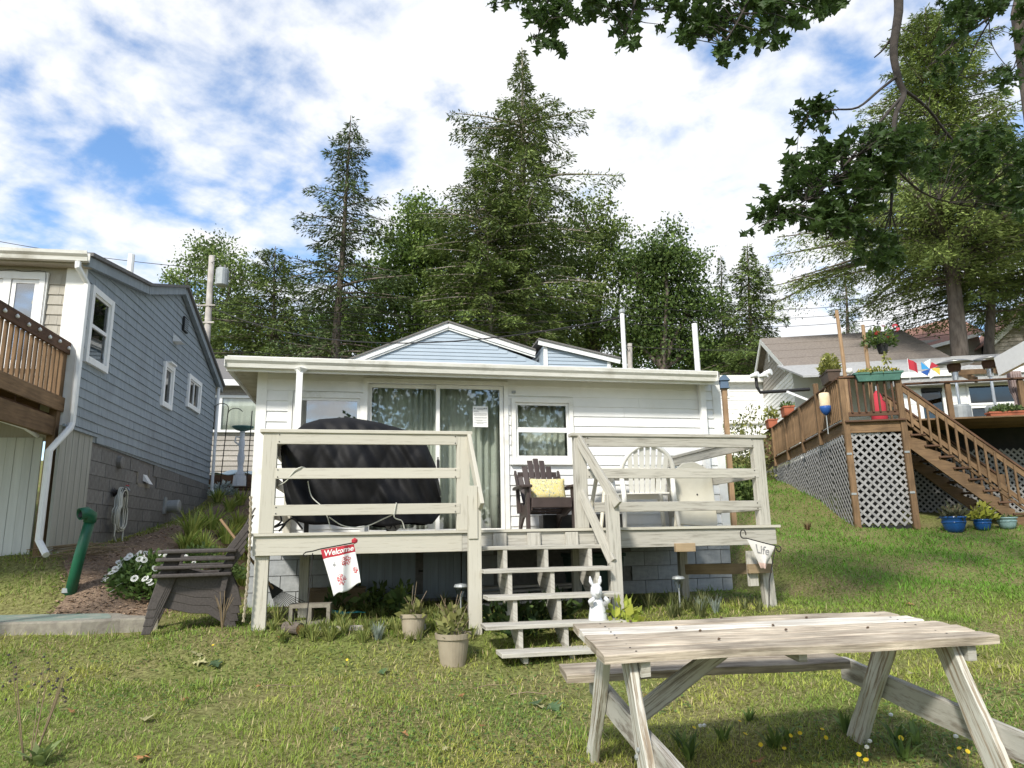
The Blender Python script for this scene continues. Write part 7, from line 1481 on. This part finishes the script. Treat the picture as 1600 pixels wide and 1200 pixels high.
# dandelions under the table, and white seed clocks
DD_ = MB()
for k in range(18): a = k * .349; b_ = len(DD_.v); DD_.v += [(0, 0, .1), (math.cos(a - .2), math.sin(a - .2), .25), (1.1 * math.cos(a), 1.1 * math.sin(a), .3), (math.cos(a + .2), math.sin(a + .2), .25)]; DD_.face((b_, b_ + 1, b_ + 2, b_ + 3))
DDm = DD_.mesh('flower_head'); DDm.materials.append(M['petal_yellow']); q_ = random.Random(15)
spots = [(1155, 1140), (1164, 1162), (1188, 1178), (1225, 1182), (1235, 1163), (1250, 1160), (1284, 1146), (1290, 1162), (1408, 1168), (1352, 1190), (1342, 1192), (1500, 1186), (1512, 1184), (1485, 1192), (1083, 1140), (330, 1012), (540, 1036)]
for k, (x, y) in enumerate(spots):
    p = G_(x, y + 14); o_ = thing('dandelion', 'yellow dandelion flower on a thin stem in the lawn', 'flower', p, group='yellow dandelions in the lawn'); H_ = q_.uniform(.05, .10); MB().tube([(0, 0, 0), (.01, 0, H_)], .0022, 5).build('stem', M['dry'], o_); h_ = link('flower_head', DDm, None, o_, loc=(.01, 0, H_), rot=(q_.uniform(.2, 1.0), q_.uniform(-.5, .5), 0)); h_.scale = (q_.uniform(.010, .014),) * 3
for k, (x, y) in enumerate(((1395, 1130), (1362, 1172), (1358, 1188), (1498, 1172), (1096, 1150), (1102, 1144))):
    p = G_(x, y + 12); o_ = thing('dandelion_clock', 'white dandelion seed clock in the lawn under the table', 'flower', p, group='white seed clocks under the table'); H_ = q_.uniform(.07, .11); MB().tube([(0, 0, 0), (.0, 0, H_)], .002, 5).build('stem', M['dry'], o_); MB().lathe([(0, -.012), (.012, -.004), (.012, .006), (0, .013)], 9).build('seed_head', M['petal_white'], o_, loc=(0, 0, H_))
for k in range(12):
    x = q_.uniform(1060, 1500); y = q_.uniform(1120, 1195); strap('weed_clump', 'tall green lawn weed growing under the picnic table', G_(x, y), 14, q_.uniform(.1, .2), .8, (.07, .12, .03), (.17, .24, .06), .012, 400 + k, group='weeds under the picnic table')
# fallen oak leaves
fl_ = [(312, 1030, 'oak_pale', .17), (298, 1040, 'oak_pale', .14), (330, 1036, 'oak_green', .15), (236, 1124, 'oak_pale', .13), (420, 1164, 'oak_pale', .1), (855, 1104, 'oak_green', .17), (838, 1100, 'oak_green', .14), (848, 1112, 'oak_pale', .11), (212, 1195, 'oak_brown', .12), (640, 1158, 'oak_brown', .08), (278, 1102, 'oak_brown', .08), (430, 1000, 'oak_brown', .1), (596, 1050, 'oak_green', .13), (1500, 928, 'oak_pale', .16), (1430, 948, 'oak_brown', .12), (1180, 1196, 'oak_brown', .12), (110, 1120, 'oak_brown', .08), (720, 1090, 'oak_brown', .07), (560, 1110, 'oak_pale', .07), (520, 1150, 'oak_green', .08), (180, 1060, 'oak_pale', .08), (760, 1140, 'oak_brown', .06), (1010, 1092, 'oak_brown', .07), (1440, 1060, 'oak_pale', .12), (1560, 1050, 'oak_pale', .09), (400, 1080, 'oak_brown', .06), (240, 1010, 'oak_brown', .07), (690, 1180, 'oak_pale', .06)]
names = {'oak_pale': 'pale yellow fallen oak leaf lying on the lawn', 'oak_green': 'dark green fallen oak leaf lying on the lawn', 'oak_brown': 'rusty brown fallen oak leaf lying on the lawn'}; LM = {}
for m_ in names:
    me = LEAF[2].copy(); me.materials.clear(); me.materials.append(M[m_]); LM[m_] = me
for x, y, m_, s_ in fl_:
    p = G_(x, y); p.z += .03; o_ = link('fallen_leaf', LM[m_], None, None, loc=p, rot=(rnd.uniform(-.3, .3), rnd.uniform(-.3, .3), rnd.uniform(0, 6.28))); o_.scale = (s_,) * 3; tag(o_, names[m_], 'leaf', m_.replace('oak_', '') + ' fallen leaves on the lawn')
for k, (x, y) in enumerate(((770, 1078), (830, 1090), (440, 1078))):
    p = G_(x, y); p.z += .02; o_ = MB().tube([(-.16, 0, 0), (-.03, .02, .015), (.1, -.01, .01), (.2, .03, .02)], [.005, .004, .003, .002], 5).build('fallen_twig', M['dry'], None, loc=p, rot=(0, 0, rnd.uniform(-.4, .4))); tag(o_, ['bare twig on the lawn nearer the front pot', 'bare twig lying beside the green oak leaves', 'bare twig on the open lawn by the pale leaves'][k], 'twig')

# ================================================================ lawn blades
q = np.random.default_rng(5); n = 420000
d = np.exp(q.uniform(np.log(2.6), np.log(30), n)); x = d * q.uniform(-.95, .95, n); y = d
u = (x - DO[0]) * math.cos(DY) + (y - DO[1]) * math.sin(DY); v = -(x - DO[0]) * math.sin(DY) + (y - DO[1]) * math.cos(DY)
ok = ~((u > -.45) & (u < 6.5) & (v > 2.4)) & ~((u > 0) & (u < 5.6) & (v > .35) & (q.random(n) < .8)) & ~((x < -3.7) & (y > 7.3) & (y < 8.2)) & ~((np.abs(x - pathx(y)) < pathw(y) * (.85 + .25 * q.random(n))) & (y > 7.5))
lx = (x + 5.805) * math.cos(LA) + (y - 9.3) * math.sin(LA); ly = -(x + 5.805) * math.sin(LA) + (y - 9.3) * math.cos(LA); ok &= ~((lx < 0) & (ly > 0))
rx = (x - D0[0]) * math.cos(DA) + (y - D0[1]) * math.sin(DA); ry = -(x - D0[0]) * math.sin(DA) + (y - D0[1]) * math.cos(DA); ok &= ~((rx > 0) & (ry > .1))
def vnoise(x, y, s, seed):
    r_ = np.random.default_rng(seed).random((256, 256)); X, Y = x * s, y * s; xi, yi = np.floor(X).astype(int), np.floor(Y).astype(int); fx, fy = X - xi, Y - yi; fx = fx * fx * (3 - 2 * fx); fy = fy * fy * (3 - 2 * fy)
    a = r_[xi % 256, yi % 256]; b = r_[(xi + 1) % 256, yi % 256]; c = r_[xi % 256, (yi + 1) % 256]; e_ = r_[(xi + 1) % 256, (yi + 1) % 256]; return (a * (1 - fx) + b * fx) * (1 - fy) + (c * (1 - fx) + e_ * fx) * fy
bare = vnoise(x, y, .55, 21) * .6 + vnoise(x, y, 1.9, 22) * .4; bare = np.clip((bare - .56) * 6, 0, 1) * (y < 8); stp = np.exp(-((x - .35) / .8) ** 2 - ((y - 5.9) / .8) ** 2); bare = np.maximum(bare * .75, stp * .8); ok &= q.random(n) > bare
dens = .55 * vnoise(x, y, 1.3, 1) + .45 * vnoise(x, y, 4.5, 2); ok &= q.random(n) < np.clip(.35 + 1.3 * dens, 0, 1)
x, y, d, dens, bare = x[ok], y[ok], d[ok], dens[ok], bare[ok]; n = len(x)
a = q.random(n) * 6.283; lean = q.uniform(.3, 2.4, n); tuft = vnoise(x, y, 2.2, 3); far = np.clip((x - 2.5) / 2, 0, 1) * np.clip((y - 6) / 3, 0, 1)
Hh = (.016 + .036 * q.random(n) ** 1.6) * (.6 + 1.0 * tuft ** 1.5 + .9 * np.clip(vnoise(x, y, 3.3, 31) - .68, 0, 1) * 4) * (d / 4) ** .35
P = np.stack([x, y, g(x, y) - .004], 1); D = unit(np.stack([np.cos(a) * lean, np.sin(a) * lean, np.ones(n)], 1)); Wv = np.stack([-np.sin(a), np.cos(a), np.zeros(n)], 1)
V, F = kites(P, D, Wv, Hh * 1.3, (.0016 + .0016 * q.random(n)) * (d / 4) ** .75 * 1.1)
mixn = np.clip((.5 * vnoise(x, y, .8, 4) + .3 * vnoise(x, y, 2.7, 6) + .2 * q.random(n) - .24) * 2.5, 0, 1)[:, None]
green = np.array([(.17, .27, .042)]) * (.7 + .6 * q.random((n, 1))); olive = np.array([(.40, .42, .085)]) * (.7 + .6 * q.random((n, 1))); c = olive * (1 - mixn) + green * mixn
straw = (q.random(n) < .15 * (1 - far) + .45 * bare)[:, None]; c = np.where(straw, np.array([(.46, .39, .20)]) * (.7 + .5 * q.random((n, 1))), c); c = c * (1 - .0 * far[:, None]) ; c = c * (1 - far[:, None]) + far[:, None] * (np.array([(.125, .27, .028)]) * (.75 + .6 * q.random((n, 1))))
tag(bulk('grass', V, F, M['grass'], col=np.repeat(c, 4, 0), kind='stuff'), 'short yellow-green lawn grass sloping up from the shore', 'grass')
# clover and small broad leaves in the lawn
n = 26000; d = np.exp(q.uniform(np.log(2.8), np.log(9), n)); x = d * q.uniform(-.9, .9, n); y = d; ok = (vnoise(x, y, 1.1, 9) > .52) & ~((x < -3.7) & (y > 7.3)) & (y < 7.0); x, y = x[ok], y[ok]; n = len(x)
a = q.random(n) * 6.283; P = np.stack([x, y, g(x, y) + .012 + .02 * q.random(n)], 1); D = unit(np.stack([np.cos(a), np.sin(a), q.normal(.15, .2, n)], 1)); Wv = unit(np.stack([-np.sin(a), np.cos(a), q.normal(0, .2, n)], 1)); L = .012 + .022 * q.random(n); V, F = kites(P, D, Wv, L, L * .42)
c = np.array([(.10, .17, .04)]) * (.6 + .9 * q.random((n, 1))); tag(bulk('clover', V, F, M['grass'], col=np.repeat(c, 4, 0), kind='stuff'), 'small clover and weed leaves mixed into the lawn', 'clover')
